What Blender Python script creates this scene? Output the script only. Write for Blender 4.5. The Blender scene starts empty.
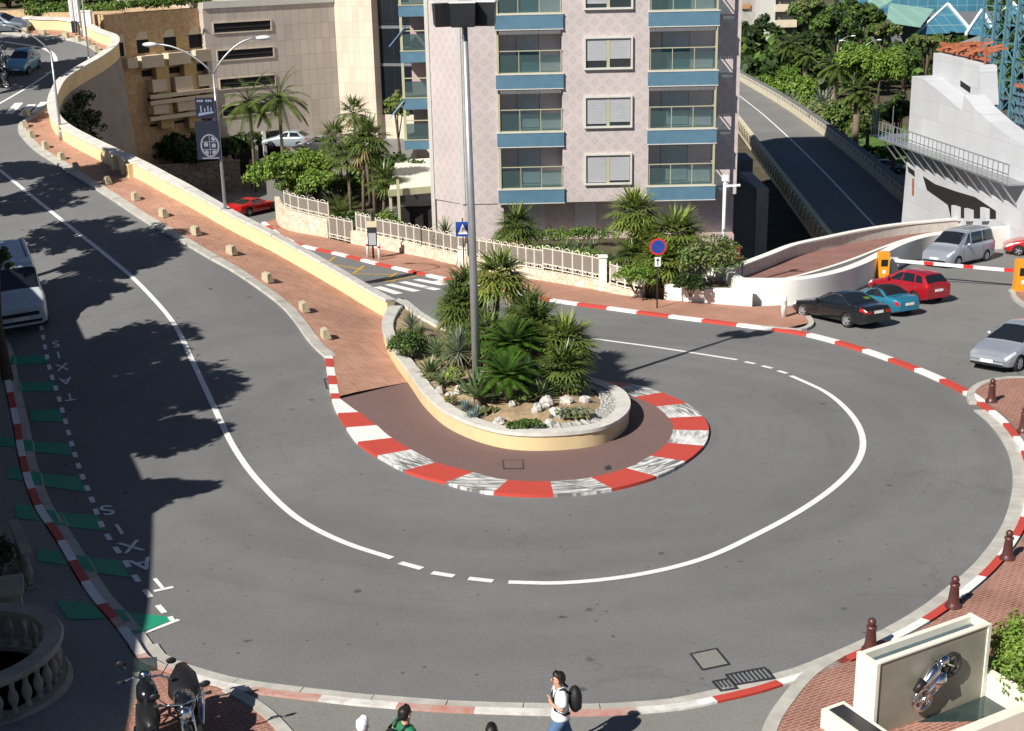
import bpy, bmesh, math, random
from mathutils import Vector, Matrix, noise
from mathutils.geometry import delaunay_2d_cdt
R = math.radians
PI = math.pi
rnd = random.Random(11)
SC = bpy.context.scene
COL = SC.collection

# ------------------------------------------------------------------ camera
FPX = 1330.0; TH = R(18); ROLL = R(1.23); CAM = Vector((0, 0, 14.0))
fwd = Vector((0, math.cos(TH), -math.sin(TH)))
r0 = Vector((1, 0, 0)); u0 = Vector((0, math.sin(TH), math.cos(TH)))
cr = r0 * math.cos(ROLL) - u0 * math.sin(ROLL)
cu = u0 * math.cos(ROLL) + r0 * math.sin(ROLL)
cam_d = bpy.data.cameras.new('camera'); cam = bpy.data.objects.new('camera', cam_d); COL.objects.link(cam)
cam.matrix_world = Matrix(((cr.x, cu.x, -fwd.x, 0), (cr.y, cu.y, -fwd.y, 0), (cr.z, cu.z, -fwd.z, 14.0), (0, 0, 0, 1)))
cam_d.sensor_width = 36; cam_d.lens = FPX / 1024 * 36; cam_d.clip_end = 3000; cam_d.clip_start = .1
SC.camera = cam

def ray(px, py):
    return fwd + cr * ((px - 512) / FPX) - cu * ((py - 365.5) / FPX)
def at(px, py, Y):
    d = ray(px, py); return CAM + d * (Y / d.y)
def atd(px, py, zc):
    return CAM + ray(px, py) * zc
def proj(p):
    d = Vector(p) - CAM; z = d.dot(fwd)
    return (512 + FPX * d.dot(cr) / z, 365.5 - FPX * d.dot(cu) / z)

def sst(a, b, x):
    t = min(1, max(0, (x - a) / (b - a))); return t * t * (3 - 2 * t)
def low_z(x, y):          # the plane of the hairpin and the lower road
    if y < 70: return -.0805 * (y - 21)
    if y < 110:
        d = y - 70; return -3.9445 - .0805 * d + .0805 * d * d / 80
    return -3.9445 - 1.61
def up_z(x, y):           # the road that climbs to the left
    d = y - 40
    return low_z(x, y) + .19 * (d + math.sqrt(d * d + 25)) / 2 * (1 - sst(-17, 0, x))
def gp(px, py, fn=up_z, off=0.0):
    d = ray(px, py); t = 12.0; step = .5
    while t < 600:
        p = CAM + d * t
        if p.z < fn(p.x, p.y) + off: break
        t += step
    a, b = t - step, t
    for _ in range(24):
        m = (a + b) / 2; p = CAM + d * m
        if p.z < fn(p.x, p.y) + off: b = m
        else: a = m
    p = CAM + d * b
    return Vector((p.x, p.y, fn(p.x, p.y)))
def gl(px, py, off=0.0): return gp(px, py, low_z, off)
def gpath(pts, fn=up_z, off=0.0):
    return [gp(x, y, fn, off).xy.copy() for x, y in pts]

def smooth_path(pts, step=.4, closed=False):
    pts = [Vector(p) for p in pts]; n = len(pts); out = []
    rng = range(n if closed else n - 1)
    for i in rng:
        p1, p2 = pts[i], pts[(i + 1) % n]
        p0 = pts[i - 1] if (closed or i > 0) else p1 * 2 - p2
        p3 = pts[(i + 2) % n] if (closed or i + 2 < n) else p2 * 2 - p1
        k = max(1, int((p2 - p1).length / step))
        d1, d2, d3 = [max(1e-4, (b - a).length) ** .5 for a, b in ((p0, p1), (p1, p2), (p2, p3))]
        m1 = ((p1 - p0) / d1 - (p2 - p0) / (d1 + d2) + (p2 - p1) / d2) * d2
        m2 = ((p2 - p1) / d2 - (p3 - p1) / (d2 + d3) + (p3 - p2) / d3) * d2
        for j in range(k):
            t = j / k
            out.append(p1 * (2*t**3 - 3*t*t + 1) + m1 * (t**3 - 2*t*t + t) + p2 * (-2*t**3 + 3*t*t) + m2 * (t**3 - t*t))
    if not closed: out.append(pts[-1].copy())
    return out
def offset_path(path, d):
    out = []
    for i, p in enumerate(path):
        a = path[max(0, i - 1)]; b = path[min(len(path) - 1, i + 1)]
        t = (b - a); t = t.normalized() if t.length > 1e-6 else Vector((1, 0))
        out.append(p + Vector((-t.y, t.x)) * d)
    return out
def arclen(path):
    s = [0]
    for a, b in zip(path, path[1:]): s.append(s[-1] + (b - a).length)
    return s
def path_at(path, s, S=None):
    S = S or arclen(path)
    s = max(0, min(S[-1], s))
    for i in range(len(S) - 1):
        if s <= S[i + 1] or i == len(S) - 2:
            t = (s - S[i]) / max(1e-9, S[i + 1] - S[i]); return path[i].lerp(path[i + 1], t)
def inpoly(p, poly):
    c = False; n = len(poly); j = n - 1
    for i in range(n):
        a, b = poly[i], poly[j]
        if (a.y > p[1]) != (b.y > p[1]) and p[0] < (b.x - a.x) * (p[1] - a.y) / (b.y - a.y) + a.x: c = not c
        j = i
    return c

def height_to(base, px_y, guess=None):
    """height above base whose picture row is px_y"""
    lo, hi = 0.0, 20.0
    for _ in range(40):
        m = (lo + hi) / 2
        if proj((base.x, base.y, base.z + m))[1] > px_y: lo = m
        else: hi = m
    return lo
# ------------------------------------------------------------------ object helpers
def tag(o, label=None, cat=None, group=None, kind=None):
    if label: o['label'] = label
    if cat: o['category'] = cat
    if group: o['group'] = group
    if kind: o['kind'] = kind
    return o
def empty(name, loc=(0, 0, 0), rz=0.0, label=None, cat=None, group=None):
    o = bpy.data.objects.new(name, None); COL.objects.link(o); o.location = loc; o.rotation_euler = (0, 0, rz)
    o.empty_display_size = .2
    return tag(o, label, cat, group)
KIDS = {}
def copy_tree(o, parent=None):
    c = o.copy(); COL.objects.link(c)
    if parent is not None: c.parent = parent; KIDS.setdefault(parent.name, []).append(c)
    for ch in KIDS.get(o.name, []): copy_tree(ch, c)
    return c
class MB:
    def __init__(s): s.v = []; s.f = []; s.m = []; s.sm = []
    def face(s, idx, m=0, smooth=False): s.f.append(tuple(idx)); s.m.append(m); s.sm.append(smooth)
    def add(s, vs, fs, m=0, smooth=False):
        o = len(s.v); s.v += [tuple(v) for v in vs]
        for f in fs: s.face([o + i for i in f], m, smooth)
        return s
    def box(s, c, size, m=0, rz=0.0, mat=None):
        hx, hy, hz = size[0] / 2, size[1] / 2, size[2] / 2
        M4 = mat if mat is not None else Matrix.Translation(c) @ Matrix.Rotation(rz, 4, 'Z')
        vs = [M4 @ Vector((x, y, z)) for x in (-hx, hx) for y in (-hy, hy) for z in (-hz, hz)]
        return s.add(vs, [(0, 1, 3, 2), (4, 6, 7, 5), (0, 4, 5, 1), (2, 3, 7, 6), (0, 2, 6, 4), (1, 5, 7, 3)], m)
    def bb(s, x0, x1, y0, y1, z0, z1, m=0):
        return s.box(((x0+x1)/2, (y0+y1)/2, (z0+z1)/2), (abs(x1-x0), abs(y1-y0), abs(z1-z0)), m)
    def beam(s, a, b, w, h=None, m=0):
        a = Vector(a); b = Vector(b); d = b - a; L = d.length; h = h or w
        z = d.normalized(); up = Vector((0, 0, 1)) if abs(z.z) < .95 else Vector((0, 1, 0))
        x = up.cross(z).normalized(); y = z.cross(x)
        M4 = Matrix((( x.x, y.x, z.x, (a.x+b.x)/2), (x.y, y.y, z.y, (a.y+b.y)/2), (x.z, y.z, z.z, (a.z+b.z)/2), (0, 0, 0, 1)))
        return s.box(None, (w, h, L), m, mat=M4)
    def tube(s, pts, rad, n=8, m=0, caps=True):
        pts = [Vector(p) for p in pts]; k = len(pts)
        if not isinstance(rad, (list, tuple)): rad = [rad] * k
        o = len(s.v); px = None
        for i, p in enumerate(pts):
            t = (pts[min(k-1, i+1)] - pts[max(0, i-1)]).normalized()
            if px is None:
                px = t.orthogonal().normalized()
            px = (px - t * px.dot(t)).normalized(); py = t.cross(px)
            for j in range(n):
                a = 2 * PI * j / n
                s.v.append(tuple(p + (px * math.cos(a) + py * math.sin(a)) * rad[i]))
        for i in range(k - 1):
            for j in range(n):
                s.face((o+i*n+j, o+i*n+(j+1) % n, o+(i+1)*n+(j+1) % n, o+(i+1)*n+j), m, True)
        if caps:
            s.face([o+j for j in range(n)][::-1], m); s.face([o+(k-1)*n+j for j in range(n)], m)
        return s
    def lathe(s, prof, n=16, m=0, M4=None, smooth=True, caps=True):
        o = len(s.v); k = len(prof)
        for r, z in prof:
            for j in range(n):
                a = 2 * PI * j / n; v = Vector((r * math.cos(a), r * math.sin(a), z))
                s.v.append(tuple(M4 @ v if M4 is not None else v))
        for i in range(k - 1):
            for j in range(n):
                s.face((o+i*n+j, o+i*n+(j+1) % n, o+(i+1)*n+(j+1) % n, o+(i+1)*n+j), m, smooth)
        if caps and prof[0][0] > 1e-4: s.face([o+j for j in range(n)][::-1], m)
        if caps and prof[-1][0] > 1e-4: s.face([o+(k-1)*n+j for j in range(n)], m)
        return s
    def ball(s, c, r, m=0, n=10, k=7, sc=(1, 1, 1), jit=0):
        o = len(s.v)
        for i in range(k + 1):
            t = PI * i / k
            for j in range(n):
                a = 2 * PI * j / n; q = 1 + (rnd.uniform(-jit, jit) if jit else 0)
                s.v.append((c[0] + r*sc[0]*q*math.sin(t)*math.cos(a), c[1] + r*sc[1]*q*math.sin(t)*math.sin(a), c[2] + r*sc[2]*q*math.cos(t)))
        for i in range(k):
            for j in range(n):
                s.face((o+i*n+j, o+(i+1)*n+j, o+(i+1)*n+(j+1) % n, o+i*n+(j+1) % n), m, True)
        return s
    def prism(s, poly, z0, z1, m=0, mtop=None):
        n = len(poly); o = len(s.v)
        for p in poly: s.v.append((p[0], p[1], z0))
        for p in poly: s.v.append((p[0], p[1], z1))
        for i in range(n): s.face((o+i, o+(i+1) % n, o+n+(i+1) % n, o+n+i), m)
        s.face([o+n+i for i in range(n)], m if mtop is None else mtop); s.face([o+i for i in range(n)][::-1], m)
        return s
    def plate(s, pts, nrm, t, m=0):        # polygon given in space, thickened along nrm
        n = len(pts); o = len(s.v); nv = Vector(nrm).normalized() * t
        for p in pts: s.v.append(tuple(p))
        for p in pts: s.v.append(tuple(Vector(p) + nv))
        for i in range(n): s.face((o+i, o+(i+1) % n, o+n+(i+1) % n, o+n+i), m)
        s.face([o+n+i for i in range(n)], m); s.face([o+i for i in range(n)][::-1], m)
        return s
    def build(s, name, mats, parent=None, label=None, cat=None, group=None, kind=None, loc=None, rz=0.0, fixn=True):
        me = bpy.data.meshes.new(name)
        me.from_pydata([tuple(v) for v in s.v], [], s.f)
        if not isinstance(mats, (list, tuple)): mats = [mats]
        for mt in mats: me.materials.append(mt)
        me.polygons.foreach_set('material_index', s.m); me.polygons.foreach_set('use_smooth', s.sm)
        if fixn and len(s.f) < 20000:
            bm = bmesh.new(); bm.from_mesh(me); bmesh.ops.recalc_face_normals(bm, faces=bm.faces); bm.to_mesh(me); bm.free()
        if name in ('wall', 'planter_wall', 'parapet', 'retaining_wall', 'stone_rim', 'coping', 'wall_section'):
            me.polygons.foreach_set('use_smooth', [True] * len(me.polygons)); me.set_sharp_from_angle(angle=R(32))
        me.update()
        o = bpy.data.objects.new(name, me); COL.objects.link(o)
        if loc is not None: o.location = loc
        o.rotation_euler = (0, 0, rz)
        if parent is not None: o.parent = parent; KIDS.setdefault(parent.name, []).append(o)
        return tag(o, label, cat, group, kind)

# ------------------------------------------------------------------ materials
class NT:
    def __init__(s, name):
        s.mat = bpy.data.materials.new(name); s.mat.use_nodes = True; s.t = s.mat.node_tree
        s.b = s.t.nodes['Principled BSDF']
    def n(s, typ, **kw):
        nd = s.t.nodes.new(typ)
        for k, v in kw.items():
            if k in nd.inputs.keys() if hasattr(nd.inputs, 'keys') else False: nd.inputs[k].default_value = v
            else: setattr(nd, k, v)
        return nd
    def link(s, a, b): s.t.links.new(a, b)
    def math(s, op, a, b=None, c=None):
        nd = s.t.nodes.new('ShaderNodeMath'); nd.operation = op
        for i, x in enumerate((a, b, c)):
            if x is None: continue
            if isinstance(x, (int, float)): nd.inputs[i].default_value = x
            else: s.link(x, nd.inputs[i])
        return nd.outputs[0]
    def mix(s, fac, a, b, blend='MIX'):
        nd = s.t.nodes.new('ShaderNodeMix'); nd.data_type = 'RGBA'; nd.blend_type = blend
        for sock, x in ((nd.inputs[0], fac), (nd.inputs[6], a), (nd.inputs[7], b)):
            if isinstance(x, (int, float)): sock.default_value = x
            elif isinstance(x, (tuple, list)): sock.default_value = tuple(x) + ((1,) if len(x) == 3 else ())
            else: s.link(x, sock)
        return nd.outputs[2]
    def noise(s, vec, scale, detail=3, rough=.55, dist=0):
        nd = s.t.nodes.new('ShaderNodeTexNoise'); nd.inputs['Scale'].default_value = scale
        nd.inputs['Detail'].default_value = detail; nd.inputs['Roughness'].default_value = rough; nd.inputs['Distortion'].default_value = dist
        if vec is not None: s.link(vec, nd.inputs['Vector'])
        return nd.outputs['Fac']
    def ramp(s, fac, stops):
        nd = s.t.nodes.new('ShaderNodeValToRGB'); cr_ = nd.color_ramp
        while len(cr_.elements) < len(stops): cr_.elements.new(.5)
        for e, (p, c) in zip(cr_.elements, stops):
            e.position = p; e.color = (c, c, c, 1) if isinstance(c, (int, float)) else tuple(c) + (1,)
        s.link(fac, nd.inputs[0]); return nd.outputs[0]
    def pos(s): return s.t.nodes.new('ShaderNodeNewGeometry').outputs['Position']
    def obj(s): return s.t.nodes.new('ShaderNodeTexCoord').outputs['Object']
    def bump(s, h, st=.3, d=.02):
        nd = s.t.nodes.new('ShaderNodeBump'); nd.inputs['Strength'].default_value = st; nd.inputs['Distance'].default_value = d
        s.link(h, nd.inputs['Height']); s.link(nd.outputs[0], s.b.inputs['Normal'])
    def col(s, x):
        if isinstance(x, (tuple, list)): s.b.inputs['Base Color'].default_value = tuple(x) + (1,)
        else: s.link(x, s.b.inputs['Base Color'])
    def set(s, rough=None, metal=None, spec=None, coat=None, trans=None, ior=None):
        for k, v in (('Roughness', rough), ('Metallic', metal), ('Specular IOR Level', spec), ('Coat Weight', coat), ('Transmission Weight', trans), ('IOR', ior)):
            if v is not None: s.b.inputs[k].default_value = v
def sc(c, k): return tuple(min(1, x * k) for x in c)
def plain(name, c, rough=.6, amt=.12, scale=3.0, metal=0, spec=.4, coat=0, bump=0, dirt=None, space='obj'):
    t = NT(name); vec = t.obj() if space == 'obj' else t.pos()
    nz = t.noise(vec, scale, 4)
    f = t.ramp(nz, [(.3, 0.0), (.7, 1.0)])
    col = t.mix(f, sc(c, 1 - amt), sc(c, 1 + amt))
    if dirt:
        d = t.ramp(t.noise(vec, dirt[1], 5, .65, .6), [(.48, 0.0), (.72, 1.0)])
        col = t.mix(t.math('MULTIPLY', d, dirt[2]), col, dirt[0])
    t.col(col); t.set(rough, metal, spec, coat)
    if bump: t.bump(t.noise(vec, scale * 8, 3), bump, .02)
    return t.mat
MATS = {}
def polar(t, p, ka, kr):
    s3 = t.t.nodes.new('ShaderNodeSeparateXYZ'); t.link(p, s3.inputs[0])
    dx = t.math('SUBTRACT', s3.outputs[0], .6); dy = t.math('SUBTRACT', s3.outputs[1], 41.0)
    r_ = t.math('SQRT', t.math('ADD', t.math('MULTIPLY', dx, dx), t.math('MULTIPLY', dy, dy)))
    c_ = t.t.nodes.new('ShaderNodeCombineXYZ'); t.link(t.math('MULTIPLY', t.math('ARCTAN2', dy, dx), 11 * ka), c_.inputs[0]); t.link(t.math('MULTIPLY', r_, kr), c_.inputs[1])
    return c_.outputs[0]
def asphalt(name, c, patch=.14, spots=True):
    t = NT(name); p = t.pos()
    big = t.ramp(t.noise(p, .11, 4, .6, .4), [(.3, 0.0), (.7, 1.0)])
    mid = t.noise(p, 1.3, 4, .6)
    fine = t.noise(p, 34, 2, .6)
    col = t.mix(big, sc(c, 1 - patch), sc(c, 1 + patch))
    col = t.mix(t.math('MULTIPLY', t.ramp(mid, [(.35, 0.0), (.75, 1.0)]), .35), col, sc(c, .8))
    g = t.ramp(fine, [(.25, .74), (.75, 1.26)])
    col = t.mix(1.0, col, g, 'MULTIPLY')
    if spots:
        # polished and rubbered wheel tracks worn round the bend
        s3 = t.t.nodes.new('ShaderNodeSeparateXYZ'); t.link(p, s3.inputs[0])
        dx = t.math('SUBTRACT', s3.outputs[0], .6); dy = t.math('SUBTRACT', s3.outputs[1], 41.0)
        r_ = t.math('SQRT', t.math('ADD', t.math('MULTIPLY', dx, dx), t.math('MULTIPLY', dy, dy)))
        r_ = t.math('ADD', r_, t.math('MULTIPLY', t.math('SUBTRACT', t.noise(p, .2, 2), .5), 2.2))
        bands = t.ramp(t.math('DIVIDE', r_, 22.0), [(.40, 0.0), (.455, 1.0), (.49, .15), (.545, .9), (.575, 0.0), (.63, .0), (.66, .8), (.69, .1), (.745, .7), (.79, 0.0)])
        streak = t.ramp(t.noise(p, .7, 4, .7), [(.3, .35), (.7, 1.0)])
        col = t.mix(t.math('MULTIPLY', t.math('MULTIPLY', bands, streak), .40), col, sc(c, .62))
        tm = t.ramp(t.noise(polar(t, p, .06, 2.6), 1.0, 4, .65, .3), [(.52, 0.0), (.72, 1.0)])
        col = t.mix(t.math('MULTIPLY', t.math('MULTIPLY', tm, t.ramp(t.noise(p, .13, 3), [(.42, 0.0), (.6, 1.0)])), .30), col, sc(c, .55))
        vo = t.t.nodes.new('ShaderNodeTexVoronoi'); vo.inputs['Scale'].default_value = .85; t.link(p, vo.inputs['Vector'])
        v3 = t.t.nodes.new('ShaderNodeTexVoronoi'); v3.inputs['Scale'].default_value = 2.1; t.link(p, v3.inputs['Vector'])
        sp3 = t.math('MULTIPLY', t.ramp(t.math('ADD', v3.outputs['Distance'], t.math('MULTIPLY', t.math('SUBTRACT', t.noise(p, 9, 2), .5), .14)), [(.06, 1.0), (.11, 0.0)]), t.math('GREATER_THAN', t.noise(p, .9, 2), .53))
        col = t.mix(t.math('MULTIPLY', sp3, .7), col, sc(c, .3))
        n2 = t.noise(p, 6, 3)
        dd = t.math('ADD', vo.outputs['Distance'], t.math('MULTIPLY', t.math('SUBTRACT', n2, .5), .16))
        pick = t.math('GREATER_THAN', t.noise(p, .35, 1), .50)
        sp = t.math('MULTIPLY', t.ramp(dd, [(.05, 1.0), (.10, 0.0)]), pick)
        col = t.mix(t.math('MULTIPLY', sp, .75), col, sc(c, .3))
        # fine cracks and repair seams
        v2 = t.t.nodes.new('ShaderNodeTexVoronoi'); v2.feature = 'DISTANCE_TO_EDGE'; v2.inputs['Scale'].default_value = .16
        wp = t.t.nodes.new('ShaderNodeVectorMath'); wp.operation = 'ADD'
        nn = t.t.nodes.new('ShaderNodeTexNoise'); nn.inputs['Scale'].default_value = .6; nn.inputs['Detail'].default_value = 5; t.link(p, nn.inputs['Vector'])
        sc_ = t.t.nodes.new('ShaderNodeVectorMath'); sc_.operation = 'SCALE'; sc_.inputs['Scale'].default_value = 3.0
        t.link(nn.outputs['Color'], sc_.inputs[0]); t.link(p, wp.inputs[0]); t.link(sc_.outputs[0], wp.inputs[1]); t.link(wp.outputs[0], v2.inputs['Vector'])
        ck = t.math('MULTIPLY', t.ramp(v2.outputs['Distance'], [(.003, 1.0), (.008, 0.0)]), t.math('GREATER_THAN', t.noise(p, .12, 2), .52))
        col = t.mix(t.math('MULTIPLY', ck, .22), col, sc(c, .45))
    t.col(col); t.set(.85, 0, .3); t.bump(fine, .25, .012)
    return t.mat
def bricks(name, c1, c2, mortar, w=.24, h=.12, rot=0.0, mort=.012):
    t = NT(name); p = t.pos()
    mp = t.t.nodes.new('ShaderNodeMapping'); mp.inputs['Rotation'].default_value = (0, 0, rot); t.link(p, mp.inputs['Vector'])
    b = t.t.nodes.new('ShaderNodeTexBrick'); t.link(mp.outputs[0], b.inputs['Vector'])
    b.inputs['Scale'].default_value = 1; b.inputs['Brick Width'].default_value = w; b.inputs['Row Height'].default_value = h
    b.inputs['Mortar Size'].default_value = mort; b.inputs['Color1'].default_value = c1 + (1,); b.inputs['Color2'].default_value = c2 + (1,)
    b.inputs['Mortar'].default_value = mortar + (1,); b.inputs['Bias'].default_value = -.1
    f = t.ramp(t.noise(p, .5, 5, .65), [(.3, .78), (.7, 1.15)])
    t.col(t.mix(1.0, b.outputs['Color'], f, 'MULTIPLY')); t.set(.85, 0, .25)
    t.bump(b.outputs['Fac'], -.3, .01)
    return t.mat
def paint_mat(name, c, wear, wcol, lo=.5, hi=.68, sc1=5.0):
    t = NT(name); p = t.pos()
    m = t.ramp(t.noise(p, sc1, 6, .7), [(lo, 0.0), (hi, 1.0)])
    m2 = t.ramp(t.noise(p, .8, 3), [(.3, .4), (.7, 1.0)])
    t.col(t.mix(t.math('MULTIPLY', t.math('MULTIPLY', m, m2), wear), c, wcol)); t.set(.6, 0, .35)
    return t.mat
def facade_mat():
    t = NT('pink_tile_facade'); o = t.obj(); s = t.t.nodes.new('ShaderNodeSeparateXYZ'); t.link(o, s.inputs[0])
    u = t.math('SUBTRACT', s.outputs[0], s.outputs[1]); P = .86
    fx = t.math('ABSOLUTE', t.math('SUBTRACT', t.math('FRACT', t.math('DIVIDE', u, P)), .5))
    fz = t.math('ABSOLUTE', t.math('SUBTRACT', t.math('FRACT', t.math('DIVIDE', s.outputs[2], P)), .5))
    d = t.math('ADD', fx, fz); d = t.math('MINIMUM', d, t.math('SUBTRACT', 1.0, d))
    ring = t.ramp(d, [(.13, 0.0), (.17, 1.0), (.25, 1.0), (.29, 0.0)])
    ctr = t.ramp(d, [(.11, 1.0), (.15, 0.0)])
    nz = t.ramp(t.noise(o, .35, 5, .6), [(.3, .9), (.7, 1.07)])
    base = (.525, .462, .452)
    col = t.mix(t.math('MULTIPLY', ring, .75), base, (.42, .372, .372)); col = t.mix(t.math('MULTIPLY', ctr, .5), col, (.475, .42, .415))
    # small mosaic joints
    jx = t.math('LESS_THAN', t.math('FRACT', t.math('DIVIDE', u, .107)), .1); jz = t.math('LESS_THAN', t.math('FRACT', t.math('DIVIDE', s.outputs[2], .107)), .1)
    col = t.mix(t.math('MULTIPLY', t.math('MAXIMUM', jx, jz), .12), col, (.4, .34, .32))
    # rain streaks
    mp = t.t.nodes.new('ShaderNodeMapping'); mp.inputs['Scale'].default_value = (2.2, 2.2, .12); t.link(o, mp.inputs[0])
    st = t.ramp(t.noise(mp.outputs[0], 1, 4, .6), [(.5, 0.0), (.75, 1.0)])
    col = t.mix(t.math('MULTIPLY', st, .12), col, (.36, .3, .3))
    t.col(t.mix(1.0, col, nz, 'MULTIPLY')); t.set(.5, 0, .4); return t.mat
def tile_mat(name, c, w, h, joint, rough=.5, vert=False, amt=.08, jt=.05):
    t = NT(name); o = t.obj(); s = t.t.nodes.new('ShaderNodeSeparateXYZ'); t.link(o, s.inputs[0])
    u = s.outputs[0]; v = s.outputs[2]
    jx = t.math('LESS_THAN', t.math('FRACT', t.math('DIVIDE', u, w)), jt); jz = t.math('LESS_THAN', t.math('FRACT', t.math('DIVIDE', v, h)), jt * w / h)
    cell = t.t.nodes.new('ShaderNodeTexWhiteNoise'); cv = t.t.nodes.new('ShaderNodeCombineXYZ')
    t.link(t.math('FLOOR', t.math('DIVIDE', u, w)), cv.inputs[0]); t.link(t.math('FLOOR', t.math('DIVIDE', v, h)), cv.inputs[2]); t.link(cv.outputs[0], cell.inputs['Vector'])
    col = t.mix(cell.outputs['Value'], sc(c, 1 - amt), sc(c, 1 + amt))
    nz = t.ramp(t.noise(o, .25, 5, .6), [(.3, .88), (.7, 1.08)])
    col = t.mix(1.0, col, nz, 'MULTIPLY')
    t.col(t.mix(t.math('MAXIMUM', jx, jz), col, joint)); t.set(rough, 0, .4); return t.mat
def blue_tile():
    t = NT('blue_tile'); o = t.obj(); s = t.t.nodes.new('ShaderNodeSeparateXYZ'); t.link(o, s.inputs[0])
    a = t.math('LESS_THAN', t.math('FRACT', t.math('DIVIDE', t.math('ADD', s.outputs[0], s.outputs[2]), .16)), .3)
    b = t.math('LESS_THAN', t.math('FRACT', t.math('DIVIDE', t.math('SUBTRACT', s.outputs[0], s.outputs[2]), .16)), .3)
    base = t.mix(t.ramp(t.noise(o, 3, 4), [(.3, 0.0), (.7, 1.0)]), (.085, .175, .25), (.12, .23, .31))
    t.col(t.mix(t.math('MULTIPLY', t.math('MAXIMUM', a, b), .5), base, (.06, .135, .21))); t.set(.4, 0, .5); return t.mat
def stone_mat(name, c1, c2, mortar, scale=2.2):
    t = NT(name); o = t.pos()
    v = t.t.nodes.new('ShaderNodeTexVoronoi'); v.inputs['Scale'].default_value = scale; t.link(o, v.inputs['Vector'])
    e = t.t.nodes.new('ShaderNodeTexVoronoi'); e.feature = 'DISTANCE_TO_EDGE'; e.inputs['Scale'].default_value = scale; t.link(o, e.inputs['Vector'])
    sp = t.t.nodes.new('ShaderNodeSeparateColor'); t.link(v.outputs['Color'], sp.inputs[0])
    col = t.mix(sp.outputs[0], c1, c2)
    col = t.mix(t.ramp(e.outputs['Distance'], [(.02, 1.0), (.07, 0.0)]), col, mortar)
    f = t.ramp(t.noise(o, 4, 5, .7), [(.3, .75), (.7, 1.15)])
    t.col(t.mix(1.0, col, f, 'MULTIPLY')); t.set(.9, 0, .2); t.bump(t.ramp(e.outputs['Distance'], [(0, 0.0), (.15, 1.0)]), .5, .04)
    return t.mat
def leaf_mat(name, a, b, rough=.5, tr=.25, scale=1.2):
    t = NT(name); p = t.pos()
    f = t.ramp(t.noise(p, scale, 3), [(.32, 0.0), (.68, 1.0)])
    g = t.ramp(t.noise(p, scale * 9, 2), [(.3, .7), (.7, 1.3)])
    c = t.mix(1.0, t.mix(f, a, b), g, 'MULTIPLY')
    t.col(c); t.set(rough, 0, .35)
    if tr:
        tl = t.t.nodes.new('ShaderNodeBsdfTranslucent'); t.link(c, tl.inputs['Color'])
        mx = t.t.nodes.new('ShaderNodeMixShader'); mx.inputs[0].default_value = tr
        t.link(t.b.outputs[0], mx.inputs[1]); t.link(tl.outputs[0], mx.inputs[2])
        t.link(mx.outputs[0], t.t.nodes['Material Output'].inputs['Surface'])
    return t.mat
def glass_mat(name, c, alpha=.35, rough=.05):
    t = NT(name); t.col(c); t.set(rough, 0, .6)
    tr = t.t.nodes.new('ShaderNodeBsdfTransparent'); tr.inputs[0].default_value = tuple(min(1, x * 1.5 + .3) for x in c) + (1,)
    mx = t.t.nodes.new('ShaderNodeMixShader'); mx.inputs[0].default_value = alpha
    t.link(tr.outputs[0], mx.inputs[1]); t.link(t.b.outputs[0], mx.inputs[2]); t.link(mx.outputs[0], t.t.nodes['Material Output'].inputs['Surface'])
    return t.mat
def carpaint(name, c, metal=.3, rough=.3):
    t = NT(name); t.col(t.mix(t.noise(t.obj(), 2.0, 3), sc(c, .92), sc(c, 1.06))); t.set(rough, metal, .5, .8); t.b.inputs['Coat Roughness'].default_value = .08
    return t.mat

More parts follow.
